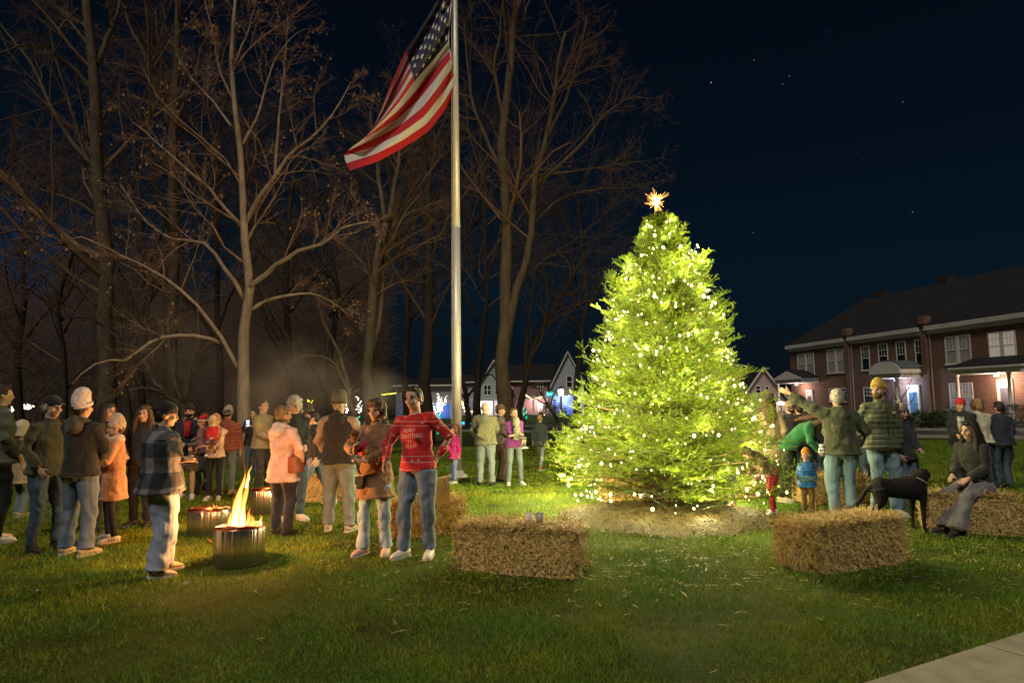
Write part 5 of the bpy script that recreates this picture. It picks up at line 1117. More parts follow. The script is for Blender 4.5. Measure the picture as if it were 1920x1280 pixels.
        sl_ = MB(); sp_ = np.cross(fd_, [0, 0, 1.0]); ou = [(-.085, .0), (-.07, .034), (0, .044), (.10, .052), (.17, .044), (.212, .0), (.17, -.044), (.10, -.05), (0, -.04), (-.07, -.034)]
        sl_.prism(ou, .0, .024, lambda a, b_, c, A=a_, f_=fd_, s__=sp_: A + f_ * a + s__ * b_ + np.array([0, 0, c])); o = sl_.build('sole', sole_m if shoes is not dark_sh else dark_sh, so_, False)
        o.parent = so_
    # --- jacket
    if jacket != 'none':
        j = MB(); b_ = bulk; zl = jlen
        prof = [(1.485, .085, .080), (1.455, .135, .092), (1.41, .178 if not fem else .158, .112), (1.34, .186 if not fem else .165, .132), (1.24, .180 if not fem else .160, .136), (1.10, .172 if not fem else .142, .126), (1.0, .184 if not fem else .162, .138), (.93, .198 if not fem else .182, .150)]
        prof = [p for p in prof if p[0] > zl + .02]
        if zl < .8:
            prof += [(.82, .20 * fl_c(fem), .150), (.72, .208 * fl_c(fem), .155)]; prof = [p for p in prof if p[0] > zl + .02]; prof.append((zl, .222 * fl_c(fem), .165))
        else: prof.append((zl, .204 if not fem else .186, .156))
        if kid > 1.1: prof = [(z, x_ * .92, y_ * 1.0) for z, x_, y_ in prof]
        pz = np.array([p[0] for p in prof]); P_ = np.stack([pz * 0, pz * 0 + .012, pz], 1)
        if lean > 20 or seat:   # below the hip the coat follows the legs, not the leaning torso
            PT = np.array([T1(p) if p[2] > .93 else (piv + [0, .01, (p[2] - .93) * .6]) for p in P_])
        else: PT = T(P_)
        j.tube(PT, np.array([p[1] for p in prof]) * b_, 20, True, ry=np.array([p[2] for p in prof]) * b_, side=LM @ np.array([1.0, 0, 0]))
        hr_ = np.array([[math.cos(q), math.sin(q)] for q in np.linspace(0, 6.2832, 33)]); hc_ = PT[-1]; hx_, hy_ = prof[-1][1] * b_, prof[-1][2] * b_
        if not (lean > 20 or seat): j.tube(T([(hx_ * c_, .012 + hy_ * s_, zl + .02) for c_, s_ in hr_]), .013, 6, False)
        if collar: j.tube(T([(0, .012, 1.46), (0, .006, 1.50), (0, .0, 1.535)]), [.095, .076, .074], 14, True, ry=[.09, .078, .078])
        js = MB() if sleeve else j
        for q in range(2):
            S_, E_, w_ = SH[q], EL[q], WR[q]; e2 = E_ * .12 + w_ * .88; inn = S_ + (T1((0, 0, 1.40)) - S_) * .25
            if short_sleeve: js.tube([inn, S_, S_ * .5 + E_ * .5, E_, E_ * .8 + w_ * .2], np.array([.075, .078, .068, .062, .060]) * b_, 12)
            else: cf_ = (w_ - E_) / (np.linalg.norm(w_ - E_) + 1e-6); js.tube([e2 - cf_ * .035, e2 + cf_ * .004], .052, 12); js.tube([inn, S_, S_ * .5 + E_ * .5, E_, E_ * .5 + w_ * .5, e2], np.array([.075, .076, .064, .058, .054, .046]) * b_ ** .8, 12)
        if hood is not None and hood is True:
            j.ell(T1((0, .12, 1.42)), (.125, .06, .085)); j.tube(T([(-.11, .03, 1.475), (-.08, .10, 1.50), (0, .125, 1.51), (.08, .10, 1.50), (.11, .03, 1.475)]), .033, 8)
        jo = part(j, 'jacket' if jlen > .8 else 'coat', jacket, fold_tex, jdisp)
        if sleeve: part(js, 'sleeves', sleeve, fold_tex, jdisp)
        if hood is not None and hood is not True:
            hm_ = MB(); hm_.ell(T1((0, .125, 1.42)), (.13, .065, .095)); hm_.tube(T([(-.11, -.01, 1.475), (-.085, .09, 1.505), (0, .125, 1.515), (.085, .09, 1.505), (.11, -.01, 1.475)]), .036, 8); part(hm_, 'hood', hood, fold_tex, .03)
    if glove is not None:
        for q in range(2): gm_ = MB(); d = WR[q] - EL[q]; d /= np.linalg.norm(d); hand(gm_, WR[q], d, (1, -1)[q], np.array([-(1, -1)[q] * .9, -.2, -.2]), curl[q], 1.16); part(gm_, 'glove', glove, None, 0, .008, 1)
    # --- hair
    def hp_(m_): HTm(m_); return m_
    if hairk and hairk != 'bald':
        m_ = MB(); c0 = {'short': 1, 'long': 1.05, 'bob': 1.08, 'curly': 1.12, 'bun': 1.0, 'buzz': .97}[hairk]
        if hat is None: m_.ell((0, .024, 1.683), (.083 * c0, .098 * c0, .094 * c0), n=20, m=14); m_.ell((0, -.045, 1.735), (.064, .038, .026))
        m_.ell((0, .055, 1.645), (.078 * c0, .066 * c0, .085 * c0), n=16, m=12)
        if hat is None or hairk in ('short', 'bob', 'curly'):
            for e_ in (-1, 1): m_.ell((e_ * .072, .005, 1.665), (.016 * c0, .035, .035), n=8, m=6)
        if hairk == 'long':
            for e_ in (-1, 1): m_.tube([(e_ * .060, -.01, 1.71), (e_ * .088, .0, 1.63), (e_ * .098, -.01, 1.52), (e_ * .105, -.045, 1.40), (e_ * .09, -.085, 1.30)], [.03, .034, .038, .034, .012], 10, True, ry=[.045, .05, .05, .03, .012])
            m_.tube([(0, .07, 1.70), (0, .085, 1.60), (0, .105, 1.48), (0, .135, 1.36), (0, .13, 1.24)], [.06, .085, .10, .095, .05], 14, True, ry=[.04, .05, .05, .035, .015], side=(1, 0, 0))
        if hairk == 'bob':
            for e_ in (-1, 1): m_.tube([(e_ * .055, -.035, 1.735), (e_ * .088, -.02, 1.67), (e_ * .092, -.01, 1.60), (e_ * .080, -.01, 1.54)], [.028, .034, .036, .018], 10)
            m_.ell((0, .07, 1.59), (.085, .055, .075))
        if hairk == 'curly':
            rg = np.random.default_rng(5)
            for _ in range(42):
                a_ = rg.uniform(-2.5, 2.5); z_ = rg.uniform(1.55, 1.75); r_ = .093 - max(0, z_ - 1.70) * .6
                p_ = (math.sin(a_) * r_, math.cos(a_) * r_ * 1.05 + .01, z_)
                if p_[1] > -.055 or z_ > 1.71: m_.ell(p_, (.026,) * 3, n=6, m=5)
        if hairk == 'bun': m_.ell((0, .125, 1.70), (.045, .04, .045))
        hp_(m_); part(m_, 'hair', hair, hair_tex, .016, .0085 if vox < .013 else .012, 1)
    # --- hat
    if hat:
        m_ = MB()
        if hat in ('beanie', 'pom', 'slouch', 'hoodup'):
            zz_ = [1.645, 1.655, 1.69, 1.70, 1.735, 1.775, 1.798, 1.805] if hat != 'slouch' else [1.655, 1.66, 1.70, 1.705, 1.74, 1.785, 1.815, 1.825]
            rr_ = [.085, .088, .089, .088, .080, .058, .030, .008]; oy = [.01, .01, .015, .016, .022, .03, .035, .035]
            if hat == 'slouch': oy = [.01, .01, .015, .018, .028, .045, .055, .06]; rr_ = [.085, .088, .089, .087, .084, .068, .045, .012]; zz_ = [1.645, 1.66, 1.70, 1.71, 1.76, 1.81, 1.845, 1.855]
            if hat == 'hoodup': zz_ = [1.50, 1.56, 1.63, 1.70, 1.76, 1.79, 1.80, 1.805]; rr_ = [.10, .098, .105, .105, .085, .05, .02, .01]; oy = [.05, .045, .04, .04, .04, .04, .04, .04]
            tl_ = {'hoodup': 0, 'slouch': -.5}.get(hat, -.70)
            P_ = np.array([[0, oy[k] + 0, zz_[k]] for k in range(8)]); m_.tube(P_, rr_, 52, True, ry=np.array(rr_) * 1.16, side=(1, 0, 0))
            V_ = m_.V[0]; an_ = np.arctan2(V_[:, 1], V_[:, 0]); V_[:, :2] *= (1 + (.022 * np.sin(an_ * 26) if hat in ('beanie', 'pom') else 0))[:, None] if hat in ('beanie', 'pom') else 1; V_[:, 2] += (V_[:, 1] - .0) * tl_ * .55
            if hat == 'pom': m_.ell((0, .035, 1.825), (.035,) * 3)
        if hat == 'cap' or hat == 'capback':
            m_.ell((0, .014, 1.695), (.087, .108, .088), n=20, m=14); sg_ = -1 if hat == 'cap' else 1
            m_.prism([(-.065, .05), (-.06, .12), (-.03, .155), (.03, .155), (.06, .12), (.065, .05)], 0, .008, lambda a, b__, c: (a, sg_ * b__ + .01, 1.702 - abs(a) * .12 - (b__ - .05) * .22 + c))
        if hat == 'brim':
            m_.tube([(0, .012, 1.66), (0, .012, 1.70), (0, .015, 1.75), (0, .018, 1.80), (0, .02, 1.825), (0, .02, 1.83)], [.098, .098, .094, .082, .05, .01], 24, True, ry=[.11, .11, .105, .09, .055, .01], side=(1, 0, 0))
            m_.tube([(0, .012, 1.650), (0, .012, 1.664)], [.124, .108], 28, True, ry=[.135, .12], side=(1, 0, 0))
        if hat == 'wide':
            m_.tube([(0, .012, 1.70), (0, .012, 1.72), (0, .015, 1.80), (0, .018, 1.83)], [.098, .098, .085, .03], 24, True, ry=[.11, .11, .1, .03], side=(1, 0, 0)); m_.tube([(0, .012, 1.706), (0, .012, 1.72)], [.21, .2], 28, True)
        if hat == 'santa':
            m_.tube([(0, .01, 1.69), (0, .02, 1.76), (0, .06, 1.82), (.05, .12, 1.80), (.09, .16, 1.72)], [.095, .085, .06, .04, .02], 16)
        hp_(m_); ho = part(m_, 'hat' if hat not in ('cap', 'capback') else 'cap', hatm, fold_tex if hat in ('slouch',) else None, .02, None if hat not in ('slouch', 'hoodup') else .009)
        if hat == 'beanie' or hat == 'slouch':
            c_ = MB(); th_ = np.linspace(0, 6.2832, 29); ring = [(.086 * math.cos(a), .012 + .102 * math.sin(a), 1.672 + (.012 + .103 * math.sin(a)) * tl_ * .55) for a in th_]; c_.tube(ring, .022, 8, False, ry=.008); hp_(c_); part(c_, 'hat_cuff', hatm)
        if hat == 'santa':
            c_ = MB(); th_ = np.linspace(0, 6.2832, 29); c_.tube([(.098 * math.cos(a), .012 + .112 * math.sin(a), 1.69) for a in th_], .02, 8, False); c_.ell((.095, .17, 1.70), (.03,) * 3); hp_(c_); part(c_, 'fur_trim', white_sh)
    # --- face
    if face:
        for e_ in (-1, 1):
            m_ = MB(); m_.ell((e_ * .031, -.0865, 1.645), (.0125, .006, .0065 if face != 'smile' else .005), n=10, m=6); hp_(m_); part(m_, 'eye', eye_m)
            m_ = MB(); m_.tube([(e_ * .014, -.0915, 1.667), (e_ * .032, -.0915, 1.673), (e_ * .050, -.080, 1.666)], [.003, .004, .002], 5); hp_(m_); part(m_, 'eyebrow', hair)
        m_ = MB(); w_ = .027 if face == 'smile' else .02; up_ = .010 if face == 'smile' else .001
        m_.tube([(-w_, -.0835, 1.587 + up_), (-w_ * .5, -.094, 1.585 + up_ * .2), (0, -.098, 1.583), (w_ * .5, -.094, 1.585 + up_ * .2), (w_, -.0835, 1.587 + up_)], [.003, .006, .007, .006, .003], 6); hp_(m_); part(m_, 'mouth', lip_m)
        if face == 'smile':
            m_ = MB(); m_.tube([(-w_ * .8, -.0885, 1.588 + up_ * .8), (0, -.1035, 1.585), (w_ * .8, -.0885, 1.588 + up_ * .8)], [.002, .0042, .002], 5); hp_(m_); part(m_, 'teeth', teeth_m)
        if face == 'beard':
            m_ = MB(); m_.ell((0, -.040, 1.572), (.062, .058, .046)); m_.ell((0, -.088, 1.602), (.03, .010, .008)); hp_(m_); part(m_, 'beard', hair, hair_tex, .01, .009, 1)
    if scarf is not None:
        m_ = MB(); th_ = np.linspace(0, 6.2832, 25)
        for z_, r_ in ((1.47, .105), (1.51, .092)): m_.tube(T([(r_ * math.cos(a), -.01 + r_ * 1.05 * math.sin(a), z_ + .015 * math.sin(2 * a)) for a in th_]), .034, 8, False)
        m_.ell(T1((0, -.11, 1.43)), (.10, .05, .085)); part(m_, 'scarf', scarf, hair_tex, .03, .010)
    root['_sh'] = 0; del root['_sh']
    return dict(o=root, T=T, T1=T1, SH=SH, EL=EL, WR=WR, s=s, g=g, HT=HT, HP=HP_, KN=KN, AN=AN, jac=None, part=part)
def fl_c(fem): return 1.0 if not fem else .93
def world(P, p):
    """local body point -> world"""
    p = np.asarray(p, float); o = P['o']; M3 = rotz(o.rotation_euler[2]); return M3 @ (p * P['s']) + np.array(o.location)
GF = 'people gathered round the fire pits'; GT = 'people gathered by the lit fir'; GB = 'crowd behind the lit fir'; GM = 'people beside the flagpole'
P = {}
N = .0095
# ---- left group
P['edge'] = person(-12, 1017, 722, 145, 'person in grey-green jacket cut off by the left picture edge', cloth('sage', (.085, .085, .06)), blk, white_sh, arms=('front', 'pocket'), grp=GF, hairk='short', bulk=1.08)
P['tanback'] = person(36, 968, 788, 160, 'person in a tan trench coat and pale hood, behind the olive jacket man', cloth('tan', (.36, .26, .13)), J_grey, tan_sh, jlen=.62, fem=True, hat='hoodup', hatm=cloth('cream', (.5, .42, .33)), arms=('front', 'front'), grp=GF)
P['cap'] = person(80, 1031, 741, 74, 'older man in black cap and olive jacket smiling towards the right', cloth('olive', (.050, .048, .022)), J_dark, dark_sh, hat='cap', hatm=blk, hairk='short', hair=H_gr, sk=skin, face='smile', arms=('pocket', 'pocket'), feet=((.13, -.06), (-.10, .06)), hy=0, grp=GF, vox=N, lean=3)
P['wbean'] = person(143, 1040, 740, 172, 'man in a white knit beanie and black jacket standing with his back turned', cloth('hoodblack', (.022, .018, .015)), J_mid, tan_sh, hat='slouch', hatm=cloth('pinkwhite', (.58, .46, .43), vs=30), arms=('front', 'front'), hood=cloth('camo', (.07, .06, .035), var=.6, vs=14), feet=((.15, 0), (-.14, .04)), legw=1.05, flare=1.25, grp=GF, vox=N, elbows=((.9, .5, -.3), (-.9, .5, -.3)))
P['darkw'] = person(193, 995, 757, 72, 'woman with long dark hair in profile behind the white beanie man', blk2, leg_blk, dark_sh, fem=True, hairk='long', hair=H_dk, face='calm', arms=('front', 'front'), grp=GF, legw=.85, vox=N)
P['camel'] = person(208, 1013, 784, -62, 'woman in a cream beanie, chunky scarf and camel coat facing left', cloth('camel', (.42, .21, .115), bump=.2), leg_blk, white_sh, fem=True, jlen=.60, hat='slouch', hatm=cloth('creamknit', (.50, .38, .27), vs=40, bump=.9, bs=40), hairk='short', hair=H_br, face='calm', scarf=cloth('scarfknit', (.55, .42, .31), vs=30, bump=1, bs=40), arms=('hold', 'front'), legw=.74, feet=((.20, .05), (-.12, -.04)), grp=GF, vox=N)
P['between'] = person(263, 985, 762, 8, 'woman with long brown hair peeking out behind the checked shirt man', blk, leg_blk, dark_sh, fem=True, hairk='long', hair=H_br, face='calm', arms=('pocket', 'pocket'), grp=GF)
P['plaid'] = person(298, 1076, 752, 118, 'broad man in a grey and black checked shirt and pale jeans by the fire', plaid('shirt', (.012, .012, .016), (.050, .048, .056), (.16, .15, .165), 3.3), denim('plaidjean', (.27, .31, .40)), tan_sh, bulk=1.40, hairk='short', hair=H_dk, hat='capback', hatm=blk, face='calm', arms=('cross', 'cross'), feet=((.14, -.04), (-.15, .03)), legw=1.32, flare=1.25, short_sleeve=True, jlen=.84, hp=8, grp=GF, vox=N)
P['fleece'] = person(350, 934, 757, 12, 'bearded man in navy jacket with tan fleece hood and bare calves', navy, cloth('shortsbrown', (.10, .07, .045)), white_sh, hat='beanie', hatm=blk, face='beard', hair=H_dk, hairk='short', hood=cloth('fleece', (.45, .33, .20)), shorts=True, arms=('pocket', 'front'), grp=GF)
P['rust'] = person(424, 925, 760, 190, 'person in a rust red quilted jacket and grey knit hat seen from behind', quilt('rust', (.30, .075, .030)), J_grey, tan_sh, hat='beanie', hatm=cloth('greyknit', (.30, .23, .20)), arms=('side', 'side'), grp=GF)
P['mum'] = person(402, 936, 775, 5, 'woman in blush jacket and black leggings cradling a toddler in red', cloth('blush', (.55, .36, .27), bump=.2), leg_blk, tan_sh, fem=True, hairk='bun', hair=H_dk, hat='beanie', hatm=cloth('rosy', (.40, .16, .12)), face='calm', arms=((-.12, -.24, 1.14), (.10, -.26, 1.10)), elbows=((1, .2, -.4), (-1, .2, -.4)), legw=.80, feet=((.09, 0), (-.11, .02)), grp=GF, hp=12)
P['tanman'] = person(490, 930, 750, 68, 'dark haired man in an olive tan jacket in profile behind the pink coat woman', cloth('olivetan', (.22, .17, .095)), blk2, dark_sh, hairk='short', hair=H_dk, arms=('front', 'front'), face='calm', grp=GF)
P['pink'] = person(528, 1002, 763, 160, 'woman with short cropped hair in a pale pink coat seen from behind by the fire', cloth('pinkcoat', (.66, .42, .34), bump=.15), cloth('navytrouser', (.022, .024, .040)), dark_sh, fem=True, jlen=.74, hairk='short', hair=H_lb, hood=cloth('whitehood', (.62, .52, .50)), arms=('hold', 'pocket'), elbows=((.9, .6, -.3), (-.9, .6, -.3)), feet=((.12, 0), (-.10, .03)), legw=1.08, grp=GF, vox=N, bulk=1.12, hy=-25)
P['curlyg'] = person(548, 975, 745, 40, 'older person with pale curly hair and black jacket facing right behind the pink coat', blk, J_dark, white_sh, hairk='curly', hair=H_gr, arms=('front', 'pocket'), face='calm', grp=GF, hp=10)
P['grey'] = person(576, 930, 757, 190, 'dark haired man in a plain grey jacket standing far behind the group', cloth('stonegrey', (.20, .17, .14)), blk2, dark_sh, hairk='short', hair=H_dk, arms=('pocket', 'pocket'), grp=GF)
P['walker'] = person(592, 950, 772, -80, 'person in black jacket striding left behind the hatted man', blk, J_mid, white_sh, hairk='short', hair=H_dk, feet=((.09, -.34, 0, 5), (-.09, .30, .04, -5)), arms=('side', 'front'), grp=GF, lean=6)
P['hatman'] = person(634, 995, 738, 176, 'broad man in a dark olive hat and black jacket with tan sleeves, back turned', cloth('blackvest', (.022, .020, .016)), J_grey, tan_sh, hat='brim', hatm=cloth('olivehat', (.085, .078, .050)), hairk='short', hair=H_gr, sleeve=cloth('tansleeve', (.30, .20, .13)), hood=True, arms=('pocket', 'pocket'), elbows=((1, .25, -.2), (-1, .25, -.2)), feet=((.15, -.02), (-.16, .05)), bulk=1.15, legw=1.18, grp=GF, vox=N)
P['brown'] = person(704, 1036, 752, -14, 'smiling woman in a brown coat cuddling a small dog', cloth('browncoat', (.235, .125, .060), bump=.2), J_pale, boot_p, fem=True, jlen=.64, hairk='curly', hair=H_br, face='smile', arms=((.0, -.31, 1.08), (-.10, -.34, 1.20)), elbows=((1, .3, -.5), (-1, .3, -.5)), hand_dirs=((-.8, -.3, .25), (.3, -.4, .7)), curl=(.9, 1.0), feet=((.14, .0), (-.10, -.10)), flare=1.35, legw=.92, hood=cloth('darkhood', (.05, .035, .03)), slean=0, hy=-4, grp=GF, vox=N, bulk=1.06)
P['red'] = person(784, 1043, 727, -20, 'tall smiling man in a red patterned festive jumper and blue jeans', 'none', denim('redman', (.13, .175, .23)), white_sh, hairk='short', hair=H_dk, face='smile', arms=((.19, .08, 1.02), (-.27, -.22, .98)), elbows=((1, .35, .1), (-1, .3, -.5)), feet=((.12, .04), (-.13, -.06)), slean=-4.5, hy=-2, hp=0, grp=GF, vox=N, legw=1.06)
# jumper built with its own pattern
def jumper_mat():
    m = bpy.data.materials.new('festive_jumper'); m.use_nodes = True; t = m.node_tree; b = t.nodes['Principled BSDF']; b.inputs['Roughness'].default_value = .9; b.inputs['Sheen Weight'].default_value = .2
    tcn = t.nodes.new('ShaderNodeTexCoord'); sp = t.nodes.new('ShaderNodeSeparateXYZ'); t.links.new(tcn.outputs['Object'], sp.inputs[0]); z = sp.outputs['Z']
    def band(z0, w): return math_n(t, 'LESS_THAN', math_n(t, 'ABSOLUTE', math_n(t, 'SUBTRACT', z, z0)), w)
    dash = math_n(t, 'GREATER_THAN', math_n(t, 'FRACT', math_n(t, 'MULTIPLY', math_n(t, 'ADD', sp.outputs['X'], sp.outputs['Y']), 55)), .35)
    f = band(1.405, .0035)
    for z0 in (1.36, 1.045, .985, .905): f = math_n(t, 'MAXIMUM', f, band(z0, .0035))
    f = math_n(t, 'MULTIPLY', f, dash)
    vo = t.nodes.new('ShaderNodeTexVoronoi'); vo.inputs['Scale'].default_value = 17; t.links.new(tcn.outputs['Object'], vo.inputs[0]); nz = t.nodes.new('ShaderNodeTexNoise'); nz.inputs['Scale'].default_value = 150; t.links.new(tcn.outputs['Object'], nz.inputs[0])
    dot = math_n(t, 'MULTIPLY', math_n(t, 'LESS_THAN', vo.outputs['Distance'], .23), math_n(t, 'GREATER_THAN', nz.outputs[0], .47))
    zone = math_n(t, 'MAXIMUM', math_n(t, 'MAXIMUM', band(1.38, .02), math_n(t, 'GREATER_THAN', math_n(t, 'ABSOLUTE', sp.outputs['X']), .185)), band(1.015, .028))
    f = math_n(t, 'MAXIMUM', f, math_n(t, 'MULTIPLY', dot, zone))
    t.links.new(mixc(t, f, (.50, .012, .014), (.62, .42, .36)), b.inputs['Base Color'])
    n2 = t.nodes.new('ShaderNodeTexNoise'); n2.inputs['Scale'].default_value = 120; t.links.new(tcn.outputs['Object'], n2.inputs[0]); bp = t.nodes.new('ShaderNodeBump'); bp.inputs['Distance'].default_value = .005; bp.inputs['Strength'].default_value = .5; t.links.new(n2.outputs[0], bp.inputs['Height']); t.links.new(bp.outputs[0], b.inputs['Normal'])
    return m
q_ = P['red']; j = MB(); T = q_['T']
prof = [(1.485, .085, .078), (1.455, .14, .092), (1.41, .180, .112), (1.34, .186, .128), (1.24, .180, .134), (1.10, .170, .126), (1.0, .188, .142), (.93, .204, .156), (.895, .200, .154)]
j.tube(T([(0, .012, p[0]) for p in prof]), [p[1] for p in prof], 24, True, ry=[p[2] for p in prof], side=rotx(0) @ roty(R(-4.5)) @ np.array([1.0, 0, 0]))
for k in range(2):
    S_, E_, w_ = q_['SH'][k], q_['EL'][k], q_['WR'][k]; j.tube([S_ * .75 + q_['T1']((0, 0, 1.4)) * .25, S_, S_ * .5 + E_ * .5, E_, E_ * .5 + w_ * .5, E_ * .1 + w_ * .9], [.074, .074, .062, .056, .050, .040], 12)
jm = q_['part'](j, 'jumper', jumper_mat(), fold_tex, .016, N)
def jtext(txt, z, size, dx=0.0):
    cu = bpy.data.curves.new('t', 'FONT'); cu.body = txt; cu.size = size; cu.align_x = 'CENTER'; cu.align_y = 'CENTER'; cu.resolution_u = 2; to = bpy.data.objects.new('t', cu); COL.objects.link(to)
    me = bpy.data.meshes.new_from_object(to); COL.objects.unlink(to); bpy.data.objects.remove(to)
    co = np.zeros(len(me.vertices) * 3, np.float32); me.vertices.foreach_get('co', co); co = co.reshape(-1, 3)
    W_ = np.stack([co[:, 0] * .82 + dx, -.14 + co[:, 0] * 0, z + co[:, 1]], 1); W_[:, 1] = .012 - .134 * np.sqrt(np.clip(1 - (W_[:, 0] / .186) ** 2, .05, 1)) - .012
    me.vertices.foreach_set('co', T(W_).astype(np.float32).ravel()); o = link('lettering', me, mat('jumper_letters', (.68, .44, .38), .9, 0), jm)
    sw = o.modifiers.new('wrap', 'SHRINKWRAP'); sw.target = jm; sw.offset = .004; sw.wrap_method = 'NEAREST_SURFACEPOINT'
jtext('MERRY', 1.315, .062, -.02); jtext('CHRISTMAS', 1.255, .062, -.0); jtext('YA', 1.200, .055, -.02); jtext('FILTHY!', 1.148, .052, -.005)
mbx = MB(); mbx.prism([(-.03, -.012), (.03, -.012), (.03, .012), (-.03, .012)], 0, .006, lambda a, b_, c: T([(a + .075, -.118 - c, b_ + 1.215)])[0]); mbx.build('motif', blk, jm)
# ---- flagpole group
P['girl'] = person(853, 906, 801, -55, 'little girl in a bright pink puffer jacket beside the flagpole', quilt('hotpink', (.62, .035, .22), 14), denim('girl', (.20, .25, .38)), white_sh, hairk='bob', hair=H_rd, kid=1.32, jlen=.78, bulk=1.18, fem=True, arms=('side', 'front'), grp=GM, legw=.9)
P['bald'] = person(911, 911, 755, 174, 'bald man in a sage jacket with a sling bag across his back', cloth('sagevest', (.125, .125, .070), bump=.2), J_grey, dark_sh, hairk=None, arms=('pocket', 'front'), elbows=((1, .2, -.2), (-1, .2, -.2)), bulk=1.14, legw=1.12, feet=((.13, 0), (-.13, .02)), grp=GM)
P['camo'] = person(940, 903, 757, 78, 'man in a dark cap and camouflage jacket behind the sling bag man', cloth('camojacket', (.10, .075, .055), var=.7, vs=14), cloth('plumtrouser', (.07, .04, .035)), dark_sh, hat='cap', hatm=cloth('capbrown', (.06, .035, .03)), hairk='short', arms=('front', 'front'), grp=GM, face='calm')
P['purple'] = person(965, 909, 766, 12, 'woman in a purple jacket looking back over a bundled baby', cloth('purple', (.20, .035, .20)), cloth('tealgrey', (.12, .16, .16), bump=.1), white_sh, fem=True, hairk='bun', hair=H_br, face='calm', hy=22, arms=((-.06, -.26, 1.16), (.10, -.26, 1.08)), elbows=((1, .4, -.4), (-1, .3, -.4)), legw=.82, feet=((.16, .0), (-.14, .0)), grp=GM)
P['teal'] = person(1014, 882, 778, 150, 'person in a dark teal coat and tan boots walking away by the fir', cloth('darkteal', (.022, .034, .036)), J_grey, boot_b, hairk='short', hair=H_lb, jlen=.78, feet=((.10, -.22), (-.10, .22)), legw=.85, grp=GM)
# ---- right group
P['robe'] = person(1440, 0, 738, 172, 'person in a tan coat and wide dark hat behind the right edge of the fir', cloth('tanrobe', (.30, .23, .12)), cloth('brownleg', (.07, .05, .04)), dark_sh, Y=11.3, hat='wide', hatm=cloth('darkfelt', (.05, .035, .025)), jlen=.66, fem=True, hairk='long', hair=H_br, arms=('side', 'pocket'), legw=.78, feet=((.12, -.05), (-.14, .03)), grp=GT)
P['plaidkid'] = person(1450, 963, 0, -78, 'child in red plaid leggings and dusky coat bending into the fir', cloth('duskycoat', (.22, .13, .10)), plaid('leg', (.03, .008, .008), (.38, .018, .014), (.18, .01, .01), 15), white_sh, H=1.12, kid=1.22, lean=52, hairk='long', hair=H_br, fem=True, arms=((.10, -.50, .80), (-.14, -.52, .90)), feet=((.10, -.08), (-.12, .12)), jlen=.80, legw=.92, grp=GT)
P['behindfir'] = person(1422, 0, 768, 180, 'dark clad person mostly hidden behind the right side of the fir', blk2, cloth('greytrouser', (.06, .06, .055)), dark_sh, Y=12.0, arms=('pocket', 'pocket'), grp=GT)
P['kidfir'] = person(1369, 950, 838, 180, 'small child in orange boots hidden behind the lower branches', blk2, cloth('darkleg', (.03, .03, .035)), boot_o, kid=1.3, hairk='short', hair=H_br, grp=GT)
P['green'] = person(1482, 940, 0, 62, 'woman in a green jacket bending down over the toddler, hair falling forward', cloth('green', (.012, .11, .035), bump=.15), leg_blk, tan_sh, fem=True, H=1.70, lean=48, hairk='long', hair=H_br, arms=((.10, -.52, .86), (-.14, -.50, .86)), elbows=((.6, .3, .1), (-.6, .3, .1)), legw=.85, feet=((.12, -.10), (-.12, .12)), jlen=.86, grp=GT, hp=25)
P['toddler'] = person(1516, 960, 845, -18, 'toddler in an orange beanie and bright blue jacket', quilt('blue', (.012, .115, .34), 10, .5), cloth('brownpant', (.16, .09, .03)), dark_sh, kid=1.45, hat='beanie', hatm=cloth('orange', (.62, .22, .015), vs=40, bump=.8), hairk=None, face='calm', hy=-35, hp=-6, jlen=.76, bulk=1.28, legw=1.15, arms=('side', 'side'), grp=GT)
P['point'] = person(1583, 974, 731, 172, 'man in a dark green fleece raising his arm to point into the sky', cloth('fleecegreen', (.050, .058, .030), bump=.3), denim('pointer', (.15, .24, .28)), dark_sh, hairk='buzz', hair=H_gr, arms=((.62, -.20, 1.76), (-.24, -.06, .97)), elbows=((.3, -.2, -1), (-1, .4, -.2)), hand_dirs=((.75, -.2, .35), None), curl=(.12, .6), bulk=1.16, legw=1.14, feet=((.11, 0), (-.10, .04)), hy=-10, grp=GT, vox=N, hood=True, jdisp=.03)
P['puffer'] = person(1662, 966, 711, 4, 'tall man in a mustard beanie and green quilted jacket looking left', quilt('pgreen', (.078, .088, .046), 15, .65), denim('puffer', (.17, .26, .29)), tan_sh, hat='beanie', hatm=cloth('mustard', (.42, .27, .05), vs=40, bump=1, bs=50), hairk='short', hair=H_br, face='beard', hy=-58, hp=-2, arms=('side', 'back'), elbows=((1, .3, 0), (-1, .3, 0)), glove=blk, feet=((.13, 0), (-.13, .03)), bulk=1.14, grp=GT, vox=N)
P['pom'] = person(1704, 962, 757, 10, 'person in a grey pompom hat and dark coat half behind the quilted jacket man', blk2, J_mid, dark_sh, hat='pom', hatm=cloth('greypom', (.20, .19, .15), vs=40), hairk='long', hair=H_dk, fem=True, face='calm', arms=('front', 'pocket'), grp=GT)
P['redcap'] = person(1812, 915, 745, -38, 'man in a red backwards cap and open black jacket embracing someone', cloth('openblack', (.016, .016, .016)), J_dark, dark_sh, hat='capback', hatm=cloth('redcap', (.45, .02, .02)), hairk='short', hair=H_br, face='calm', hy=20, arms=('hold', 'front'), bulk=1.12, grp=GB, hp=8)
P['cream'] = person(1846, 915, 748, 160, 'person in a cream jumper with a dark strap, hugged by the red cap man', cloth('creamjumper', (.42, .39, .30)), blk, dark_sh, fem=True, hairk='bob', hair=H_lb, arms=('front', 'hold'), bulk=1.15, grp=GB, hy=20, lean=4)
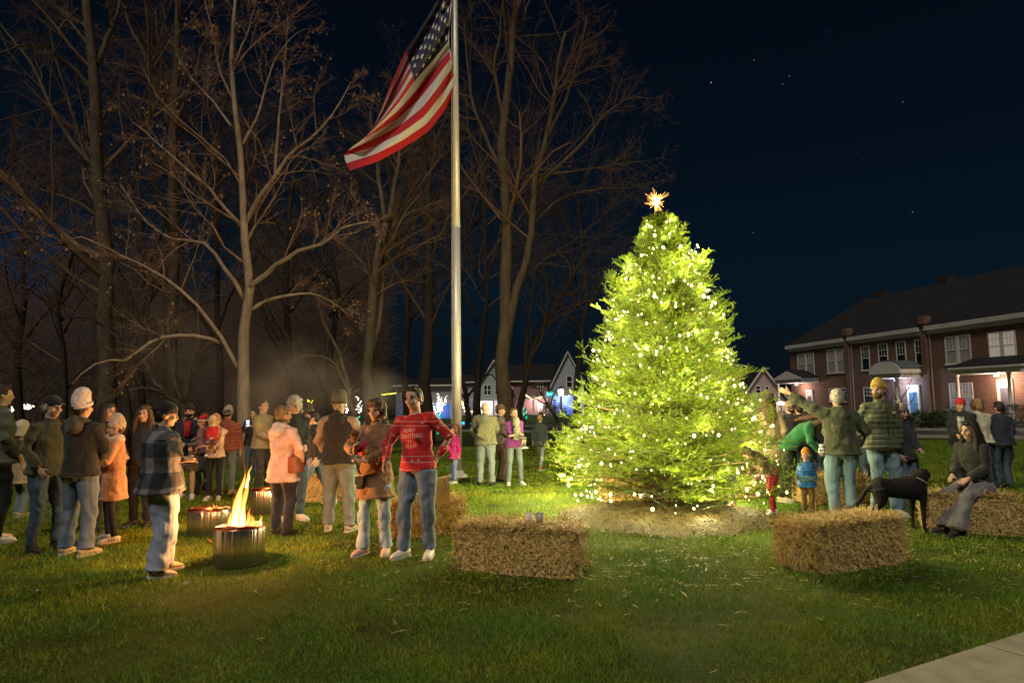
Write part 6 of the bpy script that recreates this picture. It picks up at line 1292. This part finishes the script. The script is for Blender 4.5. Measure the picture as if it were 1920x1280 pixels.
P['navy'] = person(1884, 915, 754, 182, 'stocky person in a navy jacket seen from behind at the far right', navy, J_dark, dark_sh, hairk='short', hair=H_dk, bulk=1.22, arms=('pocket', 'pocket'), grp=GB)
P['farkid'] = person(1890, 905, 812, 178, 'reddish haired child in front of the stocky navy jacket person', blk2, J_dark, dark_sh, kid=1.25, hairk='short', hair=H_rd, arms=('side', 'side'), grp=GB)
for (px, tp, Yd, lb, jk, kw) in (
    (1463, 770, 13.6, 'person in a grey hood, leftmost of the backs beyond the fir', cloth('hoodgrey', (.12, .12, .11)), dict(hat='hoodup', hatm=cloth('hoodgrey2', (.12, .11, .10)))),
    (1481, 752, 12.4, 'person in a tan knit beanie and black jacket with back turned', blk, dict(hat='beanie', hatm=cloth('tanbeanie', (.24, .18, .10)), bulk=1.2)),
    (1497, 758, 13.2, 'dark haired person standing between two hatted backs', blk, dict()),
    (1509, 750, 14.2, 'person in a grey peaked cap behind the green jacket woman', blk2, dict(hat='cap', hatm=cloth('greycap', (.16, .14, .12)))),
    (1523, 753, 12.6, 'person in a royal blue hat with a black jacket', blk, dict(hat='beanie', hatm=cloth('royal', (.01, .04, .30)), bulk=1.18)),
    (1545, 765, 13.8, 'dark clad person behind the blue hat, left of the pointing man', blk, dict()),
    (1627, 760, 11.8, 'person in a black coat with a white collar between the two tall men', blk, dict(scarf=cloth('whitecollar', (.5, .47, .42)))),
    (1618, 765, 14.5, 'shadowed person in black far behind the pointing man', blk2, dict(hat='beanie', hatm=blk)),
    (475, 768, 15.5, 'person holding up a glowing phone just right of the sycamore trunk', blk, dict()),
    (385, 775, 13.0, 'person in a plum coat standing behind the toddler in red', cloth('plum', (.14, .07, .07)), dict(fem=True, hairk='long', hair=H_br)),
):
    P[lb[:24]] = person(px, 0, tp, 178 if px > 1000 else 5, lb, jk, J_dark, dark_sh, Y=Yd, vox=.014, arms=('pocket', 'pocket') if 'phone' not in lb else ('phone', 'phone'), grp=GB if px > 1000 else GF, **({'face': 'calm'} if px < 1000 else {}), **kw)
# seated woman on the bale
bl = [o for o in COL.objects if o.name.startswith('straw_bale') and 'sitting' in o.get('label', '')][0]
P['sit'] = person(1832, 0, 0, -72, 'woman with very long dark hair sitting on a straw bale, grey trousers', cloth('sitblack', (.020, .021, .020)), cloth('greyblanket', (.16, .15, .145)), dark_sh, fem=True, hairk='long', hair=H_dk, H=1.66, seat=.50, loc=(at(1836, 900, bl.location[1])[0], bl.location[1] + .02, 0), lean=7, feet=((.14, -.62), (-.06, -.56)), arms=((.10, -.30, .70), (-.10, -.34, .72)), legw=1.25, flare=1.4, jlen=.90, hy=-8, face='calm', grp=GT, vox=N, bulk=1.1)
# long hair of the seated woman hangs to the waist
s_ = P['sit']; m_ = MB(); T = s_['T']; m_.tube(T([(-.0, .085, 1.66), (-.02, .115, 1.48), (-.05, .13, 1.28), (-.06, .12, 1.10), (-.06, .10, 1.0)]), [.08, .11, .115, .09, .03], 14, True, ry=[.04, .05, .04, .03, .012]); m_.tube(T([(-.085, .0, 1.64), (-.115, -.02, 1.45), (-.125, -.04, 1.25), (-.12, -.05, 1.08)]), [.03, .045, .045, .015], 10); s_['part'](m_, 'long_hair', H_dk, hair_tex, .02, .010, 1)
# held toddlers
def held(par, off, yaw, label, jk, hatk, hatm, size=.80, **kw):
    w = world(P[par], off); d = person(0, 0, 0, yaw, label, jk, cloth('babyleg', (.10, .09, .08)), white_sh, kid=1.5, H=size, loc=(w[0], w[1], 0), z0=w[2] - .93 * size / 1.76, seat=None, hat=hatk, hatm=hatm, hairk=None, face='calm', feet=((.14, -.34, .35), (-.14, -.34, .35)), arms=('front', 'front'), bulk=1.25, vox=.014, jlen=.80, grp='small children carried in arms', **kw); return d
held('mum', (.0, -.24, 1.24), 20, 'toddler in red with a cream hood held against the blush jacket', cloth('toddlerred', (.48, .015, .015)), 'hoodup', cloth('creamhood', (.55, .40, .22)), .78)
held('mum', (-.26, -.12, 1.20), -75, 'small child in a red and white hat turned left beside the blush jacket woman', cloth('mauve', (.22, .12, .12)), 'santa', cloth('santared', (.45, .02, .02)), .80)
held('purple', (.02, -.24, 1.12), 60, 'baby wrapped in a leafy patterned blanket held by the purple jacket woman', cloth('leafblanket', (.17, .18, .11), var=.8, vs=16), 'hoodup', cloth('leafhood', (.22, .23, .14), var=.7, vs=18), .70)

# ---------------- carried things
def bag(label, P_, pts, c, dims, m, yaw_extra=0, name='shoulder_bag', strap=None, cat='bag', grp=None, rot=0):
    w = world(P_, c); rt = empty(name, w, P_['o'].rotation_euler[2] + yaw_extra); tag(rt, label, cat, grp); b = MB(); b.box((0, 0, 0), dims, roty(R(rot)))
    o = b.build('pouch', m, rt); bv = o.modifiers.new('bevel', 'BEVEL'); bv.width = min(dims) * .35; bv.segments = 3
    f = MB(); f.box((0, -dims[1] / 2 - .004, dims[2] * .18), (dims[0] * .98, .008, dims[2] * .6), roty(R(rot))); o2 = f.build('flap', m, rt)
    inv = rotz(-(P_['o'].rotation_euler[2] + yaw_extra)); q = [inv @ (world(P_, p) - w) for p in pts]; st_ = MB(); st_.tube(q, .011, 6, True, ry=.004); st_.build('strap', strap or m, rt)
bag('brown crossbody handbag worn over the camel coat', P['camel'], [(.0, -.16, .98), (.05, -.15, 1.25), (.08, -.02, 1.47), (.0, .14, 1.3), (-.14, .13, 1.1), (-.17, -.05, .96)], (-.08, -.19, .94), (.24, .08, .15), mat('taupe_leather', (.14, .095, .06), .5, .2), rot=12)
bag('rust leather tote hanging from the pink coat shoulder', P['pink'], [(-.22, .02, 1.02), (-.20, .06, 1.25), (-.15, .05, 1.47), (-.17, -.1, 1.25), (-.22, -.02, 1.02)], (-.225, .0, .97), (.10, .26, .22), mat('rust_leather', (.30, .08, .03), .45, .2))
bag('sage sling bag across the back of the bald man', P['bald'], [(-.16, .10, 1.05), (-.02, .17, 1.22), (.13, .08, 1.45), (.12, -.12, 1.38), (-.05, -.16, 1.15), (-.18, -.02, 1.0)], (.0, .185, 1.16), (.20, .07, .29), cloth('slingbag', (.15, .15, .075)), yaw_extra=math.pi, rot=28)
bag('small black camera bag hanging from the hand of the brown coat woman', P['brown'], [(-.10, -.20, .92), (-.13, -.28, 1.10)], (-.09, -.21, .83), (.10, .07, .14), mat('black_bag', (.02, .02, .02), .5, .1), name='camera_bag')
bag('pale coat strap bag on the grey-green jacket at the picture edge', P['edge'], [(-.16, .0, 1.0), (-.08, .155, 1.25), (.10, .06, 1.47)], (-.18, .02, .93), (.08, .2, .2), mat('dark_strap', (.02, .02, .015), .6, .1), name='sling_bag')
# white print on the red cap man's shirt + logo patches
m_ = MB(); T = P['redcap']['T']; m_.prism([(-.05, 1.05), (.05, 1.05), (.06, 1.42), (-.06, 1.42)], 0, .02, lambda a, b_, c: T([(a, -.150 - c + .02 * (b_ > 1.3), b_)])[0]); P['redcap']['part'](m_, 'shirt', plaid('print', (.45, .44, .42), (.30, .30, .32), (.1, .14, .12), 9))
m_ = MB(); T = P['fleece']['T']; m_.prism([(-.05, 1.18), (.05, 1.18), (.07, 1.47), (-.07, 1.47)], 0, .02, lambda a, b_, c: T([(a, -.132 - c + .03 * (b_ > 1.3), b_)])[0]); P['fleece']['part'](m_, 'shirt', cloth('shirtred', (.35, .02, .02)))
T = P['puffer']['T']; m_ = MB(); m_.tube(T([(0, -.152, .90), (0, -.160, 1.20), (0, -.146, 1.36), (0, -.10, 1.50)]), .006, 6); P['puffer']['part'](m_, 'zip', blk)
m_ = MB()
for k, (x_, w_) in enumerate(((.085, .010), (.10, .012), (.114, .010), (.128, .008))): m_.prism([(x_, 1.335), (x_ + w_, 1.335), (x_ + w_ * 1.2, 1.355 + .006 * (k % 2)), (x_ + .002, 1.36 - .006 * (k % 2))], 0, .012, lambda a, b_, c: T([(a, -.134 - c + a * .12, b_)])[0])
m_.prism([(.08, 1.322), (.14, 1.328), (.14, 1.332), (.08, 1.328)], 0, .012, lambda a, b_, c: T([(a, -.134 - c + a * .12, b_)])[0]); P['puffer']['part'](m_, 'logo', mat('logo_yellow', (.6, .55, .25), .8, 0))
# three stripes on the white trainers of the camel coat woman
for sname in ('camel', 'cap'):
    for q in range(2):
        if sname == 'cap': continue
        a_ = P[sname]['AN'][q] - np.array([0, 0, .085]); yawf = R((1, -1)[q] * 14); fd_ = np.array([math.sin(yawf), -math.cos(yawf), 0]); sp_ = np.cross(fd_, [0, 0, 1.0]); m_ = MB()
        for sg in (-1, 1):
            for k in range(3): c = a_ + fd_ * (.02 + .03 * k); m_.tube([c + sp_ * sg * .050 + [0, 0, .028], c + sp_ * sg * .038 + fd_ * -.012 + [0, 0, .078]], .005, 4)
        P[sname]['part'](m_, 'shoe_stripes', blk if sname == 'camel' else white_sh)
# phone
w = world(P['person holding up a glow'], (.0, -.42, 1.42)); rt = empty('mobile_phone', w); tag(rt, 'glowing mobile phone held up beside the sycamore trunk', 'phone')
MB().box((0, 0, 0), (.085, .01, .16)).build('phone_case', blk, rt); MB().box((0, -.0065, 0), (.075, .002, .145)).build('screen', nosample(mat('screen_glow', (.1, .1, .1), .3, .9, 25, emit=(.6, .7, 1), es=1.6)), rt)
# roasting sticks
def stick(label, a, b_, grp='roasting sticks held at the fire'): o = MB().tube([a, (a + b_) / 2 + [0, 0, .01], b_], .006, 5).build('roasting_stick', mat('stick_metal', (.3, .24, .2), .5, .1), None, True); tag(o, label, 'stick', grp)
a = world(P['brown'], (.2, -.35, 1.2)); a = np.array(world(P['brown'], P['brown']['WR'][1])); stick('thin roasting stick held up by the brown coat woman', a + [-.02, -.06, -.05], a + [.12, -.05, .32])
a = np.array(world(P['red'], P['red']['WR'][1])); stick('thin roasting stick held by the man in the red jumper', a + [-.02, -.04, -.06], a + [.08, -.05, .34])
# ---------------- small dog in arms
fur = mat('brown_fur', (.20, .095, .04), .9, .5, 14, 1, 90); blackfur = mat('black_fur', (.010, .009, .008), .75, .3, 14, .8, 120, spec=.25)
w = world(P['brown'], (-.03, -.21, 1.22)); dg = MB(); dg.tube([(-.20, .02, -.05), (-.08, 0, -.01), (.06, 0, .0), (.17, .02, -.03)], [.055, .085, .09, .06], 12); dg.tube([(-.16, .0, .0), (-.20, -.03, .07), (-.21, -.05, .12)], [.055, .05, .055], 10); dg.ell((-.21, -.05, .13), (.052, .055, .05))
dg.tube([(-.21, -.08, .12), (-.22, -.13, .105)], [.03, .018], 8)
for e_ in (-1, 1): dg.ell((-.21 + e_ * .045, -.03, .145), (.014, .025, .04)); dg.tube([(-.1 + e_ * .03, -.05, -.03), (-.1 + e_ * .04, -.10, -.08), (-.11 + e_ * .04, -.13, -.10)], [.025, .02, .018], 8)
dg.tube([(.17, .02, -.03), (.24, .0, -.07), (.25, -.02, -.14)], [.03, .02, .012], 8)
do = dg.build('small_dog', fur); do.location = w; do.scale = (.82,) * 3; do.rotation_euler = (0, R(24), P['brown']['o'].rotation_euler[2]); finish(do, .010, 1, hair_tex, .015); tag(do, 'small brown dog in a red harness cuddled by the brown coat woman', 'dog')
hn = MB(); hn.tube([(-.07, .0, -.01), (-.03, .0, -.01), (.02, .0, -.01)], [.096, .098, .098], 16, False); hn.build('harness', cloth('harness', (.45, .02, .03)), do, True); ey = MB(); ey.ell((-.225, -.152, .105), (.01,) * 3); [ey.ell((-.21 + e_ * .022, -.098, .145), (.008,) * 3, n=6, m=5) for e_ in (-1, 1)]; ey.build('nose_and_eyes', eye_m, do, True)
# ---------------- black dog standing in profile, head turned away to the right
d0 = gp(1680, 998); dh = np.array(gp(1745, 1000)); sc_d = 1.0; DL = .58
g = MB(); X = lambda x_, y_, z_: (x_, y_, z_)
g.tube([(-.30, 0, .50), (-.24, 0, .515), (-.10, 0, .50), (.06, 0, .495), (.20, 0, .50), (.29, 0, .52)], [.075, .115, .108, .125, .150, .095], 16, True, ry=[.06, .10, .10, .115, .125, .085], side=(0, 0, 1))
g.tube([(.18, 0, .53), (.26, .01, .575), (.31, .03, .61), (.33, .05, .63)], [.115, .095, .078, .066], 12)
g.ell((.34, .06, .64), (.088, .085, .076)); g.tube([(.37, .10, .62), (.41, .16, .59), (.43, .19, .575)], [.045, .035, .026], 10)
for e_ in (-1, 1): g.tube([(.325 + e_ * .045, .06 - e_ * .03, .69), (.315 + e_ * .075, .05 - e_ * .045, .645), (.31 + e_ * .08, .05 - e_ * .05, .595)], [.018, .026, .012], 8)
for e_, dx in ((-1, .03), (1, -.02)):
    g.tube([(.22 + dx, e_ * .06, .50), (.225 + dx, e_ * .065, .36), (.215 + dx, e_ * .065, .20), (.22 + dx, e_ * .065, .05)], [.062, .04, .026, .02], 10); g.ell((.24 + dx, e_ * .065, .022), (.04, .026, .022))
for e_, dx in ((-1, -.05), (1, .05)):
    g.tube([(-.24 + dx * .5, e_ * .055, .50), (-.20 + dx, e_ * .065, .36), (-.26 + dx, e_ * .065, .27), (-.33 + dx, e_ * .065, .20), (-.30 + dx, e_ * .065, .06)], [.085, .062, .038, .024, .02], 10); g.ell((-.275 + dx, e_ * .065, .022), (.04, .026, .022))
g.tube([(-.31, 0, .52), (-.39, 0, .46), (-.46, 0, .36), (-.54, 0, .29), (-.64, 0, .27), (-.70, 0, .30)], [.032, .028, .024, .020, .015, .008], 10)
dog = g.build('black_dog', blackfur); dog.location = (gp(1688, 996)[0], gp(1688, 996)[1], 0); dog.rotation_euler = (0, 0, R(2)); dog.scale = (1.08,) * 3; finish(dog, .011, 2); tag(dog, 'large black dog standing side-on beside the seated woman, tail hanging out to the left', 'dog')
c_ = MB(); th_ = np.linspace(0, 6.2832, 22); Mx = lookrot(np.array([.06, 0, .09])); c_.tube([np.array([.265, .012, .578]) + Mx @ np.array([.104 * math.cos(a), .104 * math.sin(a), 0]) for a in th_], .009, 6, False); c_.build('collar', mat('grey_collar', (.25, .24, .22), .7, 0), dog, True)
# ball-like chequered toy at the pointing man's hip -> patterned mitten
w = world(P['point'], (.24, .02, .93)); b_ = MB(); b_.ell((0, 0, 0), (.055, .05, .065), n=14, m=10); b_.tube([(0, 0, .04), (0, 0, .09)], [.04, .045], 10); o = b_.build('mitten', plaid('mitten', (.01, .01, .01), (.3, .3, .3), (.6, .6, .6), 22)); o.location = w; tag(o, 'black and white checked mitten tucked at the hip of the pointing man', 'mitten')
# paper bag on the bale behind the red jumper man
p_ = at(823, 925, 7.9); bb = MB(); bb.hexa([(-.11, -.07, 0), (.11, -.07, 0), (.11, .07, 0), (-.11, .07, 0), (-.09, -.05, .30), (.09, -.05, .33), (.09, .05, .33), (-.09, .05, .30)]); o = bb.build('bag_body', mat('paper_bag_yellow', (.50, .42, .18), .8, .15), None); rt = empty('paper_bag', (p_[0] - .02, p_[1] + .35, .44), R(15)); o.parent = rt; tag(rt, 'upright yellowish paper bag on the bale behind the red jumper man', 'bag')
hn = MB(); hn.tube([(.03, -.06, .30), (.06, -.10, .20), (.03, -.075, .12)], .004, 5); hn.build('cord_handle', blk, rt)
# folding camp chair frame between the two men at the left
cp_ = gp(98, 985); rt = empty('camp_chair', cp_, R(20)); tag(rt, 'folding camp chair with metal legs behind the olive jacket man', 'chair')
for a_, b__ in (((-.25, -.2, 0), (.22, -.18, .42)), ((.25, -.2, 0), (-.22, -.18, .42)), ((-.25, .22, 0), (.22, .2, .42)), ((.25, .22, 0), (-.22, .2, .42)), ((-.25, -.2, 0), (-.2, .22, .42)), ((.25, -.2, 0), (.2, .22, .42))): MB().tube([a_, b__], .010, 8).build('leg', zip_m, rt, True)
MB().box((0, 0, .425), (.48, .42, .02)).build('seat', cloth('chairseat', (.03, .04, .06)), rt); MB().box((0, .22, .66), (.46, .02, .36)).build('backrest', cloth('chairback', (.03, .04, .06)), rt)
for e_ in (-1, 1): MB().tube([(e_ * .24, .22, .40), (e_ * .24, .24, .86)], .010, 8).build('back_post', zip_m, rt, True)
# pushchair beside the blush jacket woman
cp_ = gp(377, 925); rt = empty('pushchair', cp_, R(-20)); tag(rt, 'dark folded pushchair with a red pouch beside the blush jacket woman', 'pushchair')
for e_ in (-1, 1):
    m_ = MB(); m_.tube([(e_ * .2, .25, .95), (e_ * .2, .1, .5), (e_ * .2, -.25, .12)], .012, 8); m_.tube([(e_ * .2, .0, .55), (e_ * .2, .25, .12)], .012, 8); m_.build('frame', zip_m, rt, True)
    for y_ in (-.27, .27): m_ = MB(); m_.tube([(e_ * .18, y_, .09), (e_ * .22, y_, .09)], .085, 18); m_.build('wheel', blk, rt, True)
MB().box((0, .0, .48), (.36, .30, .05), rotx(R(12))).build('seat', blk2, rt); MB().box((0, .12, .68), (.34, .05, .40), rotx(R(-20))).build('backrest', blk2, rt); MB().box((-.1, -.17, .62), (.12, .06, .12)).build('pouch', cloth('redpouch', (.4, .02, .03)), rt); MB().tube([(-.2, .25, .95), (.2, .25, .95)], .013, 8).build('handle', blk, rt, True)

# ============================================================ FAR LIGHTS, LAMPS, SIGN
# street lamp
g = gy(1052, 60); z = at(1052, 735, 60)[2]; rt = empty('street_lamp', g); tag(rt, 'black street lamp with a white glowing globe left of the fir', 'street lamp')
MB().tube([(0, 0, 0), (0, 0, .5), (0, 0, .55), (0, 0, z - .35)], [.12, .10, .06, .045], 12).build('post', blk, rt, True); m_ = MB(); m_.tube([(0, 0, z - .35), (0, 0, z - .25), (0, 0, z + .2), (0, 0, z + .3)], [.08, .2, .26, .1], 12); m_.build('globe', nosample(mat('lamp_globe', (1, 1, 1), .4, 0, emit=(1, .95, .92), es=9)), rt, True); MB().tube([(0, 0, z + .30), (0, 0, z + .42), (0, 0, z + .5)], [.22, .1, .02], 12).build('cap', blk, rt, True)
lamp('street_lamp_light', (0, -.1, z), 420, (1, .93, .88), .25, parent=rt)
# street name sign
g = gy(1023, 48); a = at(1024, 734, 48); b_ = at(1041, 743, 48); rt = empty('street_sign', g); tag(rt, 'small teal street name sign with white lettering on a post', 'street sign')
MB().tube([(0, 0, 0), (0, 0, a[2] + .1)], .035, 8).build('post', mat('post_white', (.5, .5, .5), .5, 0), rt, True); MB().box(((b_[0] - a[0]) / 2 + .05, 0, (a[2] + b_[2]) / 2), (b_[0] - a[0], .03, a[2] - b_[2])).build('sign_plate', nosample(mat('sign_teal', (.0, .3, .3), .5, 0, emit=(0, .55, .55), es=.9)), rt)
cu = bpy.data.curves.new('t', 'FONT'); cu.body = 'Beech St'; cu.size = .26; cu.align_x = 'CENTER'; cu.align_y = 'CENTER'; to = bpy.data.objects.new('t', cu); COL.objects.link(to); me = bpy.data.meshes.new_from_object(to); bpy.data.objects.remove(to); o = link('sign_lettering', me, nosample(mat('sign_text', (1, 1, 1), .5, 0, emit=(.8, 1, 1), es=1.2)), rt); o.rotation_euler = (R(90), 0, 0); o.location = ((b_[0] - a[0]) / 2 + .05, -.025, (a[2] + b_[2]) / 2); o.scale = (.6, 1, 1)
def glow(nm, c, es): return nosample(mat('glow_' + nm, tuple(min(1, q) for q in c), .4, 0, emit=c, es=es))
def light_cluster(label, pts, m, r, name='fairy_lights', cord=True, grp='fairy lights on the far side of the street', base=None):
    pts = np.asarray(pts, float); b0 = pts.mean(0); rt = empty(name, b0); tag(rt, label, 'fairy lights', grp); mb = MB()
    o = MB().ell((0, 0, 0), (r,) * 3, n=6, m=4).build('bulb', m, rt, True); o.location = pts[0] - b0
    for p in pts[1:]: c = o.copy(); COL.objects.link(c); c.parent = rt; c.location = p - b0
    if cord: MB().tube(pts - b0, r * .2, 4, False).build('cord', blk, rt)
rg = np.random.default_rng(77)
def seg(pl, n, Y, j=1.0):
    pl = np.array(pl, float); d = np.concatenate([[0], np.cumsum(np.linalg.norm(np.diff(pl, axis=0), axis=1))]); t_ = np.linspace(0, d[-1], n); return [at(np.interp(q, d, pl[:, 0]) + rg.normal() * j, np.interp(q, d, pl[:, 1]) + rg.normal() * j, Y + rg.normal() * .2) for q in t_]
Yw = glow('warm', (1, .72, .30), 4.5); Ww = glow('white', (1, .88, .72), 4.5); Gn = glow('green', (.0, .75, .38), 1.4); Bl = glow('cyan', (.02, .45, .9), 1.6); Rd_ = glow('red', (1, .03, .04), 1.2); Yg = glow('yellowgreen', (.85, .8, .08), 2.4)
light_cluster('yellow swag of fairy lights across the long house with the dark roof', seg([(979, 744), (983, 736), (988, 742), (996, 748), (1006, 746), (1016, 744)], 22, 70, .4), Yw, .07)
light_cluster('short curl of fairy lights left of the yellow swag', seg([(978, 740), (980, 746), (984, 744), (982, 738)], 9, 70, .4), Yw, .07)
light_cluster('small row of fairy lights along the roof edge behind the red jumper man', seg([(716, 740), (742, 737)], 14, 60, .3), Yg, .055)
light_cluster('pale vertical string of lights left of the brown coat woman', seg([(655, 748), (652, 758), (651, 768), (650, 774)], 26, 40, 1.2), Ww, .035)
light_cluster('loose ring of fairy lights above the green light strip', seg([(668, 744), (676, 752), (670, 764), (680, 762), (672, 774), (668, 768)], 26, 42, 1.6), Ww, .035)
light_cluster('yellow tangle of lights behind the dark haired man in grey', seg([(577, 750), (584, 754), (579, 762), (588, 770), (582, 776)], 26, 42, 1.5), Yg, .04)
light_cluster('sparse white lights beside the pale curly head', seg([(552, 752), (556, 766), (554, 780), (550, 784)], 8, 40, 1.0), Ww, .04)
light_cluster('glimmering white lights at the far left horizon', seg([(8, 764), (20, 768), (34, 766), (50, 762), (60, 761)], 80, 46, 2.4), glow('gold', (1, .8, .5), 3.5), .05)
light_cluster('white light tangle above the tan coat at the left', seg([(34, 788), (40, 794), (46, 790), (50, 798), (40, 800)], 34, 44, 2.2), Ww, .04)
light_cluster('white lights wrapped round the porch left of the green-lit gabled house', seg([(866, 752), (870, 764), (872, 772), (882, 771), (890, 768)], 30, 60, 1.0), Yw, .05)
light_cluster('lights along the porch post beside the lit street lamp', seg([(1014, 752), (1016, 768), (1022, 778), (1024, 760)], 26, 66, 1.0), glow('rose', (1, .7, .65), 3), .05)
def strip_light(px0, py0, px1, py1, Y, m, label):
    a, b_ = at(px0, py0, Y), at(px1, py1, Y); w_ = abs(b_[0] - a[0]) / 2; rt = empty('light_column', ((a[0] + b_[0]) / 2, Y, 0)); tag(rt, label, 'light column', 'coloured light columns across the street'); mb = MB(); z = np.linspace(b_[2], a[2], 60); mb.tube(np.stack([w_ * .8 * np.cos(z * 14), w_ * .8 * np.sin(z * 14), z], 1), w_ * .32, 5); mb.build('light_spiral', m, rt, True); MB().tube([(0, 0, 0), (0, 0, a[2])], w_ * .4, 8).build('post', blk, rt, True)
strip_light(669, 780, 675, 802, 42, Gn, 'narrow green light column left of the brown coat woman')
strip_light(981, 764, 988, 784, 52, Gn, 'green light column behind the purple jacket woman')
strip_light(888, 770, 893, 780, 58, Gn, 'small green light column at the porch behind the bald man')
strip_light(0, 760, 9, 776, 44, Rd_, 'glowing red column at the far left horizon')
# lit tree
Yt = 36; g = gy(822, Yt); rt = empty('lit_tree', g); tag(rt, 'small tree wrapped in white lights with a teal glowing trunk left of the flagpole', 'tree'); L = lambda px, py: at(px, py, Yt) - g
mb = MB(); mb.tube([(0, 0, 0), L(823, 790), L(822, 776)], .085, 8); mb.build('trunk', nosample(mat('teal_trunk', (.0, .3, .25), .6, .4, 3, emit=(.05, .75, .6), es=.9)), rt, True)
mb = MB(); bl_ = MB(); rg = np.random.default_rng(4)
for k in range(16):
    e_ = L(822 + rg.uniform(-15, 15), rg.uniform(738, 758)); e_[1] += rg.normal() * .35; m0 = (L(822, 776) + e_) / 2 + [rg.normal() * .1, rg.normal() * .1, -.1]; mb.tube([L(822, 777), m0, e_], [.035, .02, .008], 5)
    for t_ in np.linspace(.15, 1, 15): p = (1 - t_) ** 2 * L(822, 777) + 2 * t_ * (1 - t_) * m0 + t_ ** 2 * e_; bl_.ell(p + rg.normal(size=3) * .035, (.021,) * 3, n=5, m=4)
mb.build('branches', bark_dark, rt, True); tag(bl_.build('bulbs', Ww, rt, True), kind='stuff')
lamp('lit_tree_lamp', L(822, 760), 40, (.9, .8, .7), .3, parent=rt)
a, b_ = at(864, 790, 50), at(890, 796, 50)
def glow_box(px0, py0, px1, py1, Y, m, label, name='inflatable_decoration'):
    a, b_ = at(px0, py0, Y), at(px1, py1, Y); rt = empty(name, ((a[0] + b_[0]) / 2, Y, 0)); tag(rt, label, 'decoration', 'glowing garden decorations'); w_ = (b_[0] - a[0]) / 2; h_ = a[2] - b_[2]; z = (a[2] + b_[2]) / 2
    o = MB().ell((0, 0, z), (w_, w_ * .8, h_ / 2), n=14, m=9).build('body', m, rt, True); MB().tube([(0, 0, 0), (0, 0, z)], .05, 6).build('stake', blk, rt)
glow_box(865, 790, 872, 797, 50, Bl, 'glowing blue decoration low beside the flagpole'); glow_box(878, 791, 883, 796, 50, Bl, 'smaller cyan decoration right of the blue one')
glow_box(866, 801, 871, 808, 50, glow('amber', (1, .55, .12), 2), 'small amber lantern glow low beside the flagpole'); glow_box(1456, 752, 1472, 760, 50, glow('whitecanopy', (1, .85, .75), 1.6), 'glowing white canopy light beyond the fir', 'canopy_light')
# smoke drifting over the fires
def smoke(name, c, r, dens, label, seedo):
    m = bpy.data.materials.new(name); m.use_nodes = True; t = m.node_tree; t.nodes.remove(t.nodes['Principled BSDF']); v_ = t.nodes.new('ShaderNodeVolumePrincipled'); v_.inputs['Color'].default_value = (.75, .68, .64, 1); v_.inputs['Anisotropy'].default_value = 0
    tcn = t.nodes.new('ShaderNodeTexCoord'); n_ = t.nodes.new('ShaderNodeTexNoise'); n_.inputs['Scale'].default_value = 1.6; n_.inputs['Detail'].default_value = 4; mp = t.nodes.new('ShaderNodeMapping'); mp.inputs['Location'].default_value = (seedo, 0, 0); t.links.new(tcn.outputs['Object'], mp.inputs[0]); t.links.new(mp.outputs[0], n_.inputs[0])
    ln_ = t.nodes.new('ShaderNodeVectorMath'); ln_.operation = 'LENGTH'; dv_ = t.nodes.new('ShaderNodeVectorMath'); dv_.operation = 'DIVIDE'; dv_.inputs[1].default_value = r; t.links.new(tcn.outputs['Object'], dv_.inputs[0]); t.links.new(dv_.outputs[0], ln_.inputs[0])
    f_ = math_n(t, 'POWER', math_n(t, 'MAXIMUM', math_n(t, 'SUBTRACT', 1.0, ln_.outputs['Value']), 0.0), 1.2); nn_ = math_n(t, 'MAXIMUM', math_n(t, 'MULTIPLY', math_n(t, 'SUBTRACT', n_.outputs[0], .36), 3.0), 0.0)
    t.links.new(math_n(t, 'MULTIPLY', math_n(t, 'MULTIPLY', f_, nn_), dens), v_.inputs['Density']); t.links.new(v_.outputs[0], t.nodes['Material Output'].inputs['Volume'])
    mb = MB(); mb.ell((0, 0, 0), r, n=24, m=14); o = mb.build(name, m, None, True); o.location = c; tag(o, label, 'smoke', kind='stuff')
smoke('smoke', at(525, 720, 11.5), (1.6, .9, 1.1), .42, 'faint grey smoke drifting right from the fire pits', 0)
smoke('smoke', at(690, 735, 12.5), (.95, .7, .55), .7, 'small smoke wisp above the brown coat woman', 5)
smoke('smoke', at(330, 650, 12.5), (1.3, .8, 1.3), .20, 'thin smoke haze left of the sycamore trunk', 9)
